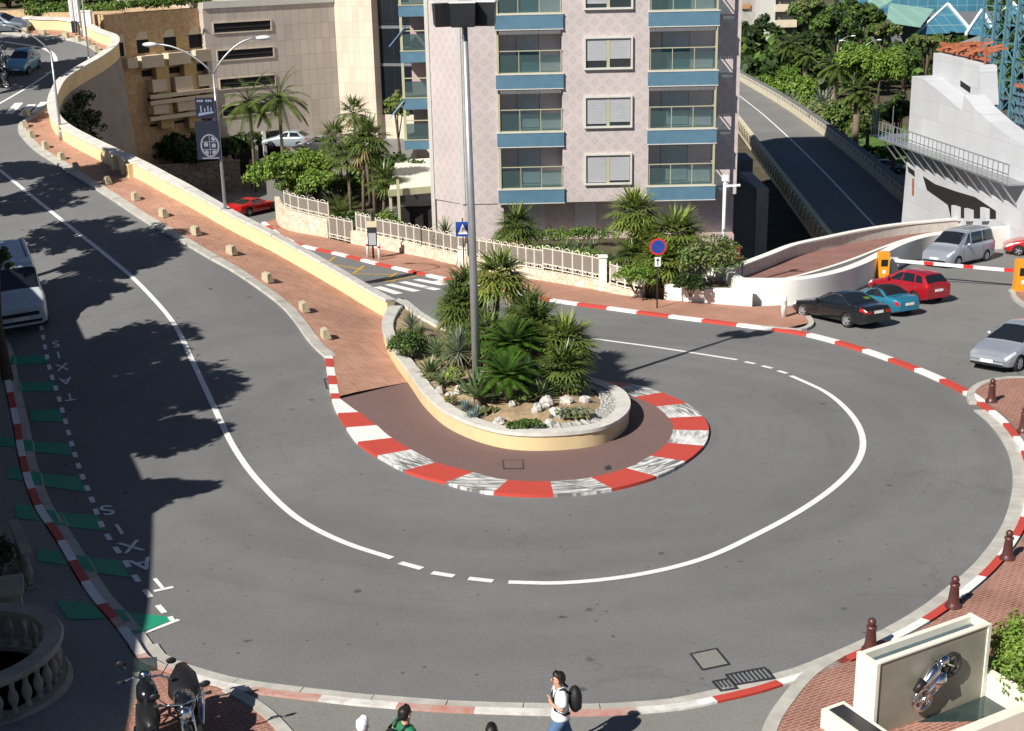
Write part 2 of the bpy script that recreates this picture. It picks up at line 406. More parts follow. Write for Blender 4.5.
M = dict(
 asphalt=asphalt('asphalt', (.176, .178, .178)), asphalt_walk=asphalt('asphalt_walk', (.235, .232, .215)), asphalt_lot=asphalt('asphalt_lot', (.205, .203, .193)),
 asphalt_low=asphalt('asphalt_low', (.125, .13, .132)),
 pink_asphalt=asphalt('pink_asphalt', (.185, .118, .108), .06, False),
 brick=bricks('brick_paving', (.36, .175, .115), (.45, .24, .165), (.50, .36, .28), .36, .15, R(28)),
 brick_red=bricks('red_brick_paving', (.27, .105, .075), (.35, .155, .11), (.42, .29, .23), .24, .082, R(-28), .013),
 brick_low=bricks('clay_paving', (.36, .17, .115), (.42, .21, .15), (.42, .27, .2), .2, .1, R(-20)),
 brick_walk=bricks('walkway_brick', (.24, .11, .09), (.29, .14, .11), (.3, .2, .17), .3, .1, R(15)),
 kerb=plain('kerb_concrete', (.47, .455, .41), .85, .14, 2.5, dirt=((.3, .28, .24), 1.2, .5), space='pos', bump=.2),
 white=paint_mat('white_paint', (.80, .80, .78), .5, (.35, .35, .34)), white_line=paint_mat('road_line_paint', (.80, .80, .79), .55, (.3, .3, .3), .52, .72),
 white_skid=None, red=paint_mat('red_paint', (.52, .065, .045), .6, (.30, .06, .05)), red_old=paint_mat('worn_red_paint', (.50, .17, .13), .98, (.50, .45, .40), .32, .55, 3.0),
 white_old=paint_mat('worn_white_paint', (.74, .72, .69), .9, (.50, .46, .41), .42, .62, 3.0),
 green=paint_mat('green_paint', (.012, .30, .17), .6, (.13, .16, .14)), yellow=paint_mat('yellow_paint', (.60, .36, .03), .7, (.14, .14, .13)),
 cream=plain('cream_render', (.72, .575, .335), .85, .06, 1.2, dirt=((.5, .40, .26), .7, .35), space='pos', bump=.1),
 cream_pl=plain('planter_render', (.66, .515, .29), .85, .07, 1.2, dirt=((.45, .36, .24), .8, .4), space='pos', bump=.1),
 coping=plain('coping_stone', (.62, .60, .55), .85, .1, 3.0, dirt=((.36, .34, .30), 1.6, .5), space='pos', bump=.2),
 whitewall=plain('white_render', (.82, .80, .75), .8, .04, 1.0, dirt=((.55, .52, .46), .6, .35), space='pos'),
 concrete=tile_mat('white_concrete', (.50, .515, .54), 2.4, 1.2, (.40, .41, .43), .85, False, .05, .012), grey_conc=plain('grey_concrete', (.36, .35, .33), .9, .12, .6, dirt=((.2, .19, .17), .5, .6), space='pos', bump=.2),
 dark_conc=plain('dark_concrete', (.16, .17, .18), .9, .15, .5, space='pos'), viaduct=plain('viaduct_parapet', (.63, .57, .42), .85, .08, .8, dirt=((.4, .36, .28), .5, .4), space='pos'),
 pink=facade_mat(), recess=plain('lightened_recess_wall', (.70, .60, .58), .8, .04, 1), pinkplain=plain('pink_plaster', (.50, .37, .36), .7, .05, .8), bluetile=blue_tile(), trim=plain('white_trim', (.58, .57, .52), .5, .05), olive=plain('olive_frame', (.42, .41, .27), .5, .06, 2),
 shutter=plain('roller_shutter', (.40, .41, .43), .5, .05, 2), shutter_d=plain('grey_shutter', (.55, .57, .58), .5, .08, 2), dglass=plain('dark_glass', (.02, .03, .035), .08, .1, 1, spec=.8), teal=plain('teal_pane', (.08, .20, .22), .15, .1, 1, spec=.7),
 bglass=glass_mat('balcony_glass', (.13, .20, .21), .30), awning=plain('blue_awning', (.22, .36, .62), .8), fringe=plain('grey_awning', (.16, .16, .17), .8),
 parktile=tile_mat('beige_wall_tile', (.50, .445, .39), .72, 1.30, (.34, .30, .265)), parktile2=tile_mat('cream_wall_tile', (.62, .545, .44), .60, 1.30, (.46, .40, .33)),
 void=plain('dark_interior', (.012, .012, .013), .9), nightglass=tile_mat('dark_curtain_wall', (.012, .016, .022), 1.6, 3.2, (.02, .025, .03), .12),
 ochre=stone_mat('ochre_stone', (.55, .37, .20), (.64, .45, .27), (.50, .35, .21), 2.6), ochre_pl=plain('ochre_plaster', (.50, .36, .16), .85, .12, .8), sandrail=plain('sand_balcony', (.62, .54, .40), .85, .08, 1),
 rough_stone=stone_mat('rough_stone', (.24, .20, .165), (.34, .29, .235), (.16, .135, .11), 1.8), fence_stone=stone_mat('pale_fence_stone', (.66, .56, .42), (.76, .68, .55), (.58, .48, .36), 1.6),
 greywall=plain('grey_render', (.27, .25, .225), .9, .1, .5, dirt=((.17, .15, .13), .4, .5), space='pos'),
 fence=plain('ivory_metal', (.66, .62, .54), .5, .05), mesh=plain('perforated_panel', (.20, .18, .155), .7, .1, 8), steel=plain('galvanised_steel', (.42, .44, .45), .4, .1, 2, metal=.6), dsteel=plain('dark_steel', (.05, .05, .055), .45, .1, metal=.4),
 lampw=plain('lamp_housing', (.72, .73, .74), .35, .04), flood=plain('floodlight_body', (.022, .024, .026), .35, .2, 3), iron=plain('maroon_iron', (.085, .03, .028), .35, .15, 4, spec=.6), black=plain('black_plastic', (.015, .015, .016), .45), rubber=plain('tyre_rubber', (.018, .018, .019), .85),
 chrome=plain('chrome', (.75, .76, .78), .12, .03, metal=1), alloy=plain('alloy_wheel', (.55, .56, .58), .3, .05, metal=.7), cglass=plain('car_glass', (.012, .016, .02), .04, .1, spec=.9), plate=plain('number_plate', (.75, .75, .72), .5),
 lamp_r=plain('red_lens', (.40, .015, .012), .2), lamp_w=plain('clear_lens', (.62, .66, .70), .1, spec=.8), blockstone=plain('block_stone', (.44, .39, .27), .85, .15, 3), print1=plain('shaded_pale_print', (.20, .24, .36), .7), print2=plain('shaded_grey_print', (.22, .22, .27), .7), orange=plain('orange_cabinet', (.72, .30, .02), .5, .06), soil=plain('dry_soil', (.34, .25, .15), .95, .25, 5, bump=.5), gravel=plain('white_gravel', (.46, .45, .42), .9, .3, 22, bump=.8, space='pos'),
 rock=plain('white_rock', (.50, .48, .45), .9, .14, 4, bump=.6, dirt=((.35, .32, .27), 3, .5)), bark=plain('tree_bark', (.10, .075, .05), .95, .3, 6, bump=.6), palmbark=plain('palm_bark', (.17, .13, .09), .95, .35, 8, bump=.8),
 earth=plain('earth', (.09, .075, .045), .95, .3, .6, space='pos'), lawn=plain('lawn', (.075, .15, .022), .95, .25, .5, space='pos'),
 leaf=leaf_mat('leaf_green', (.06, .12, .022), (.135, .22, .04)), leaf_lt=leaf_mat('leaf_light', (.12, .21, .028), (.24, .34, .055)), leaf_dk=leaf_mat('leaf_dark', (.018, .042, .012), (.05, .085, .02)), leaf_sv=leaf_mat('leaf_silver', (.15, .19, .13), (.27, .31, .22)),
 palm=leaf_mat('palm_green', (.065, .11, .026), (.17, .22, .06), .36), palm_dry=leaf_mat('palm_dry', (.25, .20, .08), (.34, .28, .12)), cycad=leaf_mat('cycad_green', (.045, .12, .015), (.10, .20, .03), .3), agave=leaf_mat('agave_green', (.10, .16, .07), (.22, .28, .13), .45, .08), blueagave=leaf_mat('blue_agave', (.13, .20, .19), (.23, .31, .30), .5, .05),
 yucca=leaf_mat('yucca_grey', (.15, .19, .13), (.30, .34, .25), .45), hedge=leaf_mat('hedge_green', (.09, .18, .025), (.18, .29, .045)), olive_leaf=leaf_mat('olive_leaf', (.12, .15, .05), (.22, .24, .09)), palm_lt=leaf_mat('palm_light', (.11, .165, .03), (.25, .30, .07), .36),
 pyr_glass=tile_mat('pyramid_glass', (.06, .20, .28), 2.2, 1.6, (.22, .35, .40), .12), pyr_green=tile_mat('verdigris_roof', (.30, .52, .42), 1.1, 60, (.14, .30, .24), .4), whitemetal=plain('white_metal', (.78, .78, .80), .4), greyroof=plain('grey_roof', (.26, .27, .26), .7, .1, .7), scaff=plain('blue_scaffold', (.10, .22, .27), .5, .15, 1), rust=plain('rust_steel', (.36, .12, .06), .8, .25, 2), form=plain('blue_formwork', (.10, .17, .24), .7, .3, 1), terracotta=plain('terracotta', (.40, .20, .10), .85, .1, 1),
 water=plain('basin_water', (.03, .05, .05), .1, .2, 3, spec=.8), slate=plain('slate_panel', (.27, .255, .205), .5, .16, 1.1, bump=.08, spec=.5), pglass=plain('blue_glass_infill', (.06, .10, .12), .12, .2, 2, spec=.8), ivory=plain('ivory_stone', (.74, .72, .62), .7, .05, 2, dirt=((.5, .48, .4), 2, .3)),
 oldstone=plain('balustrade_stone', (.33, .30, .235), .9, .15, 2.5, dirt=((.22, .20, .16), 2, .6), space='pos', bump=.4),
 signblue=plain('sign_blue', (.015, .06, .30), .4), signred=plain('sign_red', (.60, .03, .03), .4), signwhite=plain('sign_white', (.80, .80, .80), .4),
 skin=plain('skin', (.52, .29, .19), .55, .06, 6), hair=plain('black_hair', (.012, .010, .009), .5, .3, 20), shirt_w=plain('white_shirt', (.80, .81, .84), .8, .03, 3), jeans=plain('blue_jeans', (.075, .14, .25), .85, .2, 4), shirt_g=plain('green_shirt', (.02, .16, .075), .8), bag=plain('black_bag', (.012, .012, .014), .6), banner=plain('navy_banner', (.008, .012, .03), .6, .15, 2), shoe=plain('dark_shoe', (.03, .03, .03), .6),
)
def skid_mat():
    t = NT('skidded_white_paint'); p = t.pos()
    pv = polar(t, p, .42, 5.0)
    s_ = t.ramp(t.noise(pv, 1.6, 5, .7, .6), [(.40, 0.0), (.56, 1.0)])
    big = t.ramp(t.noise(p, .45, 2), [(.28, 0.1), (.5, 1.0)])
    t.col(t.mix(t.math('MULTIPLY', t.math('MULTIPLY', s_, big), .9), (.80, .80, .78), (.09, .09, .09))); t.set(.6, 0, .3); return t.mat
M['white_skid'] = skid_mat()

# ------------------------------------------------------------------ light
w = bpy.data.worlds.new('World'); SC.world = w; w.use_nodes = True
bg = w.node_tree.nodes['Background']; sky = w.node_tree.nodes.new('ShaderNodeTexSky'); sky.sky_type = 'NISHITA'; sky.sun_disc = False
SUN_TO = Vector((-11.5, -12.9, 14.6)).normalized()
sky.sun_elevation = math.asin(SUN_TO.z); sky.sun_rotation = math.atan2(SUN_TO.x, SUN_TO.y)
sky.altitude = 0; sky.air_density = .55; sky.dust_density = .1; sky.ozone_density = 2.0
w.node_tree.links.new(sky.outputs[0], bg.inputs[0]); bg.inputs[1].default_value = .05
sd = bpy.data.lights.new('sun', 'SUN'); sd.energy = 5.0; sd.angle = R(.5); sd.color = (1, .95, .87)
so = bpy.data.objects.new('sun', sd); COL.objects.link(so); so.rotation_euler = (-SUN_TO).to_track_quat('-Z', 'Y').to_euler(); so.location = (-40, -40, 60)
SC.view_settings.view_transform = 'Standard'; SC.view_settings.look = 'None'; SC.view_settings.exposure = .45; SC.view_settings.gamma = 1
SC.view_settings.use_curve_mapping = False
SC.cycles.use_denoising = True; SC.cycles.max_bounces = 6; SC.cycles.transparent_max_bounces = 8
# ------------------------------------------------------------------ setting
def sheet(name, poly, zfn, off, mat, step=1.0, skirt=0.0, kind='structure', parent=None):
    poly = [Vector((p[0], p[1])) for p in poly]
    if sum(a.x * b.y - b.x * a.y for a, b in zip(poly, poly[1:] + poly[:1])) < 0: poly = poly[::-1]
    q = []
    for a, b in zip(poly, poly[1:] + poly[:1]):          # densify the edge
        k = max(1, int((b - a).length / step))
        for j in range(k): q.append(a.lerp(b, j / k))
    poly = q
    x0 = min(p.x for p in poly); x1 = max(p.x for p in poly); y0 = min(p.y for p in poly); y1 = max(p.y for p in poly)
    pts = list(poly); n = len(poly)
    ny = int((y1 - y0) / step)
    for j in range(1, ny + 1):
        y = y0 + j * step
        xs = []
        for a, b in zip(poly, poly[1:] + poly[:1]):
            if (a.y > y) != (b.y > y): xs.append(a.x + (b.x - a.x) * (y - a.y) / (b.y - a.y))
        xs.sort()
        for xa, xb in zip(xs[::2], xs[1::2]):
            x = math.ceil((xa + step * .35) / step) * step
            while x < xb - step * .35: pts.append(Vector((x, y))); x += step
    vs, es, fs, *_ = delaunay_2d_cdt(pts, [], [list(range(n))], 1, 1e-5)
    mb = MB(); mb.add([(v.x, v.y, zfn(v.x, v.y) + off) for v in vs], [f for f in fs], 0)
    for i in range(len(mb.f)):
        a, b, c = [Vector(mb.v[k]) for k in mb.f[i][:3]]
        if (b - a).cross(c - a).z < 0: mb.f[i] = mb.f[i][::-1]
    if skirt:
        o = len(mb.v)
        for p in poly:
            z = zfn(p.x, p.y) + off; mb.v.append((p.x, p.y, z)); mb.v.append((p.x, p.y, z - skirt))
        for i in range(n):
            j = (i + 1) % n; mb.face((o+2*i, o+2*i+1, o+2*j+1, o+2*j), 0)
    return mb.build(name, mat, parent, kind=kind, fixn=False)
def strip(mb, path, d0, d1, zfn, off, m=0, thick=0.0, s0=None, s1=None, mside=None):
    """a ribbon along a path between the lateral offsets d0 and d1"""
    if s0 is not None:
        S = arclen(path); pp = [path_at(path, s0, S)] + [p for p, s in zip(path, S) if s0 + .02 < s < s1 - .02] + [path_at(path, s1, S)]
        nrm = []
        for i, p in enumerate(pp):
            s = s0 if i == 0 else (s1 if i == len(pp) - 1 else None)
            if s is None: a = pp[i-1]; b = pp[i+1]
            else: a = path_at(path, s - .25, S); b = path_at(path, s + .25, S)
            t = (b - a).normalized(); nrm.append(Vector((-t.y, t.x)))
    else:
        pp = path; nrm = []
        for i in range(len(pp)):
            t = (pp[min(len(pp)-1, i+1)] - pp[max(0, i-1)]).normalized(); nrm.append(Vector((-t.y, t.x)))
    o = len(mb.v); k = len(pp); per = 4 if thick else 2
    for i_, (p, n) in enumerate(zip(pp, nrm)):
        a = p + n * d0; b = p + n * (d1 if not isinstance(d1, tuple) else d1[0] + (d1[1] - d1[0]) * i_ / (k - 1))
        za = zfn(a.x, a.y) + off; zb = zfn(b.x, b.y) + off
        mb.v.append((a.x, a.y, za)); mb.v.append((b.x, b.y, zb))
        if thick: mb.v.append((a.x, a.y, za - thick)); mb.v.append((b.x, b.y, zb - thick))
    for i in range(k - 1):
        a = o + i * per; b = a + per
        mb.face((a, a+1, b+1, b), m)
        if thick:
            ms = m if mside is None else mside
            mb.face((a, b, b+2, a+2), ms); mb.face((a+1, a+3, b+3, b+1), ms)
    if thick:
        mb.face((o, o+2, o+3, o+1), m); e = o + (k-1) * per; mb.face((e, e+1, e+3, e+2), m)
    return mb
def stripes(mb, path, d0, d1, zfn, off, thick, lens, mats, s=0.0):
    S = arclen(path)[-1]; i = 0
    while s < S - .05:
        L = lens[i % len(lens)]; strip(mb, path, d0, d1, zfn, off, mats[i % len(mats)], thick, s, min(S, s + L)); s += L; i += 1
    return mb

# the yellow parapet (foot of its road side), from the planter up to the second bend
WALL = smooth_path(gpath([(388, 321), (334, 289), (282, 259), (230, 232), (182, 205), (138, 181), (107, 166), (63, 142), (53, 131), (50, 119), (54, 104), (62, 92), (80, 80), (97, 70), (108, 62), (114, 55), (112, 49), (104, 46), (96, 43), (89, 38.5), (74, 34), (60, 31.5), (40, 31), (24, 30)]), .6)
SEAM_Y = 43.0
W0 = WALL[0]
up_poly = [(-75, -6), (0, -6), (0, SEAM_Y)] + [tuple(p + Vector((.35, .35)) if i < 3 else p) for i, p in enumerate(WALL)] + [(-75, WALL[-1].y + 6)]
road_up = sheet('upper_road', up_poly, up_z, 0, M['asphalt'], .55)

# parapet of the walkway above the pit
PAR = smooth_path([gl(x, y, .5).xy for x, y in [(708, 284), (740, 272.5), (770, 261), (797, 250.5), (830, 243), (863, 236), (900, 230), (940, 226), (985, 222.5), (1030, 221), (1100, 221)]], .8)
lo_poly = [(0, -6), (45, -6), (45, PAR[-1].y)] + [tuple(p) for p in PAR[::-1]] + [(12.5, 84), (12.5, 126), (-75, 126)] + [tuple(p) for p in WALL[::-1]] + [(0, SEAM_Y)]
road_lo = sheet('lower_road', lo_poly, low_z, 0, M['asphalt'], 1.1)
# far ground below the town
base = MB()
def far_z(x, y): return -12.5 - .012 * max(0, y - 60) + .0 * x
N = 26
for i in range(N + 1):
    for j in range(N + 1):
        x = -220 + 520 * i / N; y = 40 + 900 * j / N; base.v.append((x, y, far_z(x, y)))
for i in range(N):
    for j in range(N): a = i * (N + 1) + j; base.face((a, a + N + 1, a + N + 2, a + 1))
base.build('ground', M['earth'], kind='structure', fixn=False)

# ---- kerbs, pavements and paint
OUTK = gpath([(-14, 322), (3, 347), (8, 370), (13, 395), (19, 422), (24, 451), (32, 482), (43, 508), (62, 536), (87, 578), (101, 598), (118, 617), (136, 640), (147, 656), (162, 664), (206, 678), (237, 685), (277, 690.5), (325, 696), (361, 700), (387, 702), (440, 706), (492, 708), (545, 709.5), (591, 710), (633, 708), (679, 704), (714, 697), (757, 687), (782, 679), (810, 671), (842, 658), (880, 641), (911, 625), (937, 609), (959, 592), (987, 568), (1006, 545), (1019, 523), (1026, 500), (1028, 475), (1022, 450), (1012, 433), (999, 418), (988, 409), (977, 401)], up_z, .12)
OUTK = smooth_path(OUTK, .35)
INK = smooth_path(gpath([(324, 350), (327, 372), (333.5, 404), (347, 428), (359, 443), (384, 459), (409, 471.5), (443, 481), (477.5, 490), (520.6, 494), (556, 494), (598, 490.6), (631, 484), (662, 474), (684, 462), (700, 449.5), (707.4, 438.5), (708.6, 426), (702.5, 416), (689, 404.5), (673, 396.6), (649.5, 388), (633.5, 384), (601, 380.6), (570, 379)], up_z, .10), .3)
UPK = smooth_path(gpath([(326, 356), (317, 348), (308, 338), (296, 321), (282, 305), (260, 288), (230, 268), (208, 256), (156, 226), (112, 198), (84, 180), (57, 163), (38, 151), (25, 139), (19, 130), (21, 122), (30, 116), (42, 108.5), (50, 100), (58, 90), (71, 81), (84, 72.5), (93.5, 64), (97, 56.5), (94, 49), (85, 44), (69, 39.3), (49, 37), (34, 36.5), (7, 33), (-12, 31)], up_z, .1), .5)
LOWK = smooth_path([gl(x, y, .12).xy for x, y in [(262, 222), (280, 236), (301, 245), (340, 254), (380, 264), (420, 273), (470, 284), (511, 292), (554, 300), (605, 307), (657, 314), (705, 320), (753, 326), (800, 332.5), (855, 347), (890, 359), (924, 372), (962, 390), (980, 402)]], .4)

# outer gutter and painted kerbstone
gut = MB(); S_G = arclen(OUTK)
for i in range(int(arclen(OUTK)[-1] / 1.5)): strip(gut, OUTK, .02, .40 if path_at(OUTK, i * 1.5 + .7, S_G).x > -8.2 else .30, up_z, .035 + .004 * (i % 2), 0, .12, i * 1.5, i * 1.5 + 1.48)
gut.build('gutter', M['kerb'], kind='structure')
kb = MB(); stripes(kb, OUTK, -.18, .03, up_z, .125, .2, [1.55, 1.5], [0, 1])
def recolor(mb, test):
    for i, f in enumerate(mb.f):
        c = sum((Vector(mb.v[k]) for k in f), Vector()) / len(f)
        if test(c): mb.m[i] += 2
recolor(kb, lambda c: -9.0 < c.x < 3.4 and c.y < 30)
kb.build('painted_kerb', [M['white'], M['red'], M['white_old'], M['red_old']], kind='structure')
# pavement outside the outer kerb
outp = offset_path(OUTK, -.22)
op_poly = [p for p in outp] + [Vector((33, outp[-1].y)), Vector((33, 4)), Vector((-60, 4)), Vector((-60, outp[0].y))]
sheet('outer_pavement', op_poly, up_z, .10, M['asphalt_walk'], .9)
# red brick pavement on the right, with its own kerb
BR = smooth_path(gpath([(769, 760), (775, 733), (782, 717), (793, 701), (810, 680), (826, 667), (845, 655.5)], up_z, .12), .3)
S_ = arclen(OUTK)
def out_part(pa, pb):
    A = gp(*pa, up_z, .12).xy; B = gp(*pb, up_z, .12).xy
    ia = min(range(len(OUTK)), key=lambda i: (OUTK[i] - A).length); ib = min(range(len(OUTK)), key=lambda i: (OUTK[i] - B).length)
    return [p for p in offset_path(OUTK, -.25)[ia:ib + 1]]
ISL = smooth_path(gpath([(976, 402), (973, 396), (977, 389), (989, 382.5), (1008, 379), (1026, 378.5), (1060, 381)], low_z, .1), .3)
seg = out_part((848, 656), (978, 402))
rb_poly = BR + seg + ISL[1:] + [Vector((34, ISL[-1].y)), Vector((34, 6)), Vector((BR[0].x, 6))]
sheet('brick_pavement', rb_poly, low_z, .125, M['brick_red'], 1.2, .0)
k2 = MB(); strip(k2, BR, -.02, .24, low_z, .14, 0, .25); strip(k2, ISL, -.03, .22, low_z, .14, 0, .3); k2.build('kerb', M['kerb'], kind='structure')
# small brick apron by the motorcycles
ap = gpath([(150, 660), (162, 667), (206, 681), (222, 690), (245, 700), (268, 716), (290, 738), (200, 760), (120, 740)], up_z, .1)
sheet('brick_apron', ap, up_z, .112, M['brick_red'], .8)
apk = MB(); strip(apk, smooth_path(gpath([(226, 689), (246, 699), (268, 715), (288, 736)], up_z, .12), .3), -.1, .14, up_z, .135, 0, .2); apk.build('kerb', M['kerb'], kind='structure')

# the island: red and white rumble kerb, tinted asphalt and brick pavement running up the hill
S = arclen(INK); sA = S[min(range(len(INK)), key=lambda i: (INK[i] - gp(331, 398, up_z, .1).xy).length)]
ik = MB(); s = 0.0; i = 0
while s < sA - .2:
    strip(ik, INK, 0, .30, up_z, .11, 3 if i % 2 == 0 else 1, .2, s, min(sA, s + 1.05)); s += 1.05; i += 1
s = sA; i = 0
while s < S[-1] - .1:
    L = 1.60 if i < 4 else 1.72
    mt = (2 if 3 < i < 17 else 0) if i % 2 == 0 else 1
    strip(ik, INK, 0, 1.16 if i > 2 else ((.30, .72), (.72, 1.0), (1.0, 1.16))[i], up_z, .098, mt, .16, s, min(S[-1], s + L)); s += L; i += 1
ik.build('rumble_kerb', [M['white'], M['red'], M['white_skid'], M['white']], kind='structure')
isl_in = offset_path(INK, .3)
iA = min(range(len(INK)), key=lambda k: abs(S[k] - sA))
isl_poly = offset_path(INK, .28)[iA:] + gpath([(560, 378), (480, 345), (420, 345), (408, 382)], up_z, .1)
sheet('island_paving', isl_poly, up_z, .092, M['pink_asphalt'], .55)
upk_r = offset_path(UPK, -.30)        # towards the wall
pav_poly = gpath([(356, 392)], up_z, .1) + gpath([(408, 382), (400, 340)], up_z, .1) + [p - Vector((.0, .0)) for p in WALL] + upk_r[::-1] + [p for p in isl_in[:iA]]
sheet('brick_pavement', pav_poly, up_z, .10, M['brick'], .55)
k3 = MB()
for i in range(int(arclen(UPK)[-1] / 1.3)): strip(k3, UPK, -.42, .05, up_z, .12 + .006 * (i % 2), 0, .3, i * 1.3, i * 1.3 + 1.275)
k3; k3.build('kerb', M['kerb'], kind='structure')

# lower pavement
lk = MB(); stripes(lk, LOWK, -.04, .26, low_z, .13, .28, [1.75, 1.8], [0, 1]); lk.build('painted_kerb', [M['white'], M['red']], kind='structure')
FEN = smooth_path([gl(x, y, .12).xy for x, y in [(276, 219), (280, 226), (291, 231), (328, 238), (351, 243.5), (385, 250), (420, 256.5), (465, 267), (532, 279), (557, 283), (600, 290.5), (622, 295), (664, 299.5), (700, 302.5), (752, 306.5)]], .5)
iB = min(range(len(LOWK)), key=lambda k: (LOWK[k] - gl(790, 331, .12).xy).length)
tail = [gl(x, y, .12).xy for x, y in [(812, 322), (806, 314), (796, 309), (786, 305)]]
lp_poly = offset_path(LOWK, .22)[:iB] + tail + FEN[::-1]
sheet('lower_pavement', lp_poly, low_z, .12, M['brick_low'], .8)
k4 = MB(); strip(k4, smooth_path([LOWK[iB - 3] + Vector((0, .2))] + [gl(x, y, .12).xy for x, y in [(800, 329), (811, 323.5), (808, 316)]], .3), -.12, .12, low_z, .145, 0, .3); k4.build('kerb', M['kerb'], kind='structure')
# paler car park sheet and narrow lay-by road, a hand's breadth over the road
iC = min(range(len(LOWK)), key=lambda k: (LOWK[k] - gl(808, 335, .12).xy).length)
lot_poly = [p + Vector((.05, .3)) for p in LOWK[iC:]] + ISL[1:-1] + [Vector((36, ISL[-1].y)), Vector((36, 72))] + [gl(x, y).xy for x, y in [(1010, 243), (935, 256), (870, 284), (785, 305)]]
sheet('parking_ground', lot_poly, low_z, .006, M['asphalt_lot'], 1.1)

# ---- road markings
def line_px(mb, pts, w, fn=up_z, off=.014, m=0, dash=None):
    p = smooth_path([gp(x, y, fn).xy for x, y in pts], .35)
    if dash: stripes_d(mb, p, w, fn, off, m, dash)
    else: strip(mb, p, -w/2, w/2, fn, off, m)
def stripes_d(mb, p, w, fn, off, m, dash):
    S = arclen(p)[-1]; s = 0
    while s < S: strip(mb, p, -w/2, w/2, fn, off, m, 0, s, min(S, s + dash[0])); s += sum(dash)
mk = MB()
line_px(mk, [(-30, 148), (0, 170.5), (39, 202), (74, 230), (107, 256), (146, 291), (174, 324), (192, 360), (213, 405), (236, 451), (259, 482), (300, 520), (345, 543), (392, 558.5)], .2)
for a, b in (((400, 563), (422, 569)), ((432, 573), (454, 576.5)), ((468.5, 578.8), (493, 581.5)), ((778, 371), (787, 373.7)), ((762, 366), (772, 368.6)), ((744.7, 362), (755, 364))): line_px(mk, [a, b], .2)
line_px(mk, [(508.5, 582.5), (561, 583.3), (632, 576), (700, 560), (760, 533), (805, 508), (838, 484), (857, 463), (863, 445), (859, 427), (846, 409), (825, 392), (791, 376)], .2)
line_px(mk, [(520, 325), (584.6, 337.4), (660, 348), (737, 360)], .2, low_z)
line_px(mk, [(-8, 108), (34, 83.5), (54, 69.5)], .18); line_px(mk, [(-10, 40), (25, 45), (37, 47), (47, 50), (54, 55.5), (56, 62)], .28)
# taxi rank edge
line_px(mk, [(41, 326), (50, 370), (58, 395), (65, 420), (72, 445), (80, 470), (90, 495), (104, 530), (124, 560), (143, 588), (166, 615)], .14, dash=(.5, .55))
line_px(mk, [(179, 620), (98, 651)], .12); line_px(mk, [(173, 621.5), (170, 617)], .12); pass
for (x, y) in ((12, 107), (25, 108.5), (38, 106)):
    line_px(mk, [(x - 3, y + 7), (x + 7, y - 4)], .55)
mk.build('road_marking', M['white_line'], kind='structure')
gm = MB()
for q in ([(12, 357), (47, 355), (47, 363), (10, 366)], [(20, 383), (54, 382), (56, 391), (20, 392)], [(30, 410), (60, 410), (63, 422), (31, 421)], [(-2, 440), (70, 444), (74, 456), (-2, 449)], [(8, 470), (80, 478), (86, 492), (8, 482)], [(15, 508), (98, 516), (106, 531), (16, 522)], [(38, 553), (120, 561), (131, 578), (38, 565)], [(55, 604), (168, 617), (172, 621), (136, 636), (69, 624)]):
    mid = [gp(x, y).xy for x, y in q]; k = 40; o = len(gm.v)
    for i in range(k + 1):
        for e in (mid[0].lerp(mid[1], i / k), (mid[-1]).lerp(mid[2], i / k)):
            dk_ = min((e - c).length for c in OUTK); gm.v.append((e.x, e.y, up_z(e.x, e.y) + (.115 if inpoly(e, op_poly) else (.046 if dk_ < .33 else .012))))
    for i in range(k): gm.face((o+2*i, o+2*i+1, o+2*i+3, o+2*i+2))
    if len(q) == 5:
        a, b, c = mid[2], mid[3], mid[4]; o = len(gm.v); gm.v += [(p.x, p.y, up_z(p.x, p.y) + (.046 if min((p - c_).length for c_ in OUTK) < .33 and not inpoly(p, op_poly) else .014)) for p in (a, b, c)]; gm.face((o, o+1, o+2))
gm.build('green_marking', M['green'], kind='structure')
# letters of the taxi rank, upside down as the photograph shows them, one under the other
def letters(word, places, fn, width, length):
    for ch, (px, py) in zip(word, places):
        cu_ = bpy.data.curves.new('letter', 'FONT'); cu_.body = ch; cu_.size = 1; cu_.align_x = 'CENTER'; cu_.align_y = 'CENTER'; cu_.offset = .012
        tmp = bpy.data.objects.new('tmp', cu_); COL.objects.link(tmp)
        dg = bpy.context.evaluated_depsgraph_get(); me = bpy.data.meshes.new_from_object(tmp.evaluated_get(dg)); bpy.data.objects.remove(tmp)
        i = [p for p in places].index((px, py)); a = places[max(0, i-1)]; b = places[min(len(places)-1, i+1)]
        up = -(gp(*b).xy - gp(*a).xy).normalized() if True else None
        up = -up if word[0] == 'S' else up                      # tops point down the lane
        rt = Vector((up.y, -up.x)); c = gp(px, py).xy
        for v in me.vertices:
            q = c + rt * (v.co.x * width) + up * (v.co.y * length); v.co = (q.x, q.y, fn(q.x, q.y) + .016)
        me.materials.append(M['white_line'])
        o = bpy.data.objects.new('lane_letter', me); COL.objects.link(o); o['kind'] = 'structure'
letters('SIXAT', [(56, 344), (58.5, 355), (62, 367), (65.5, 381), (70, 397)], up_z, .62, .95)
letters('SIXAT', [(107, 510), (119, 529), (131, 546.5), (142, 564), (159, 584)], up_z, .78, 1.15)
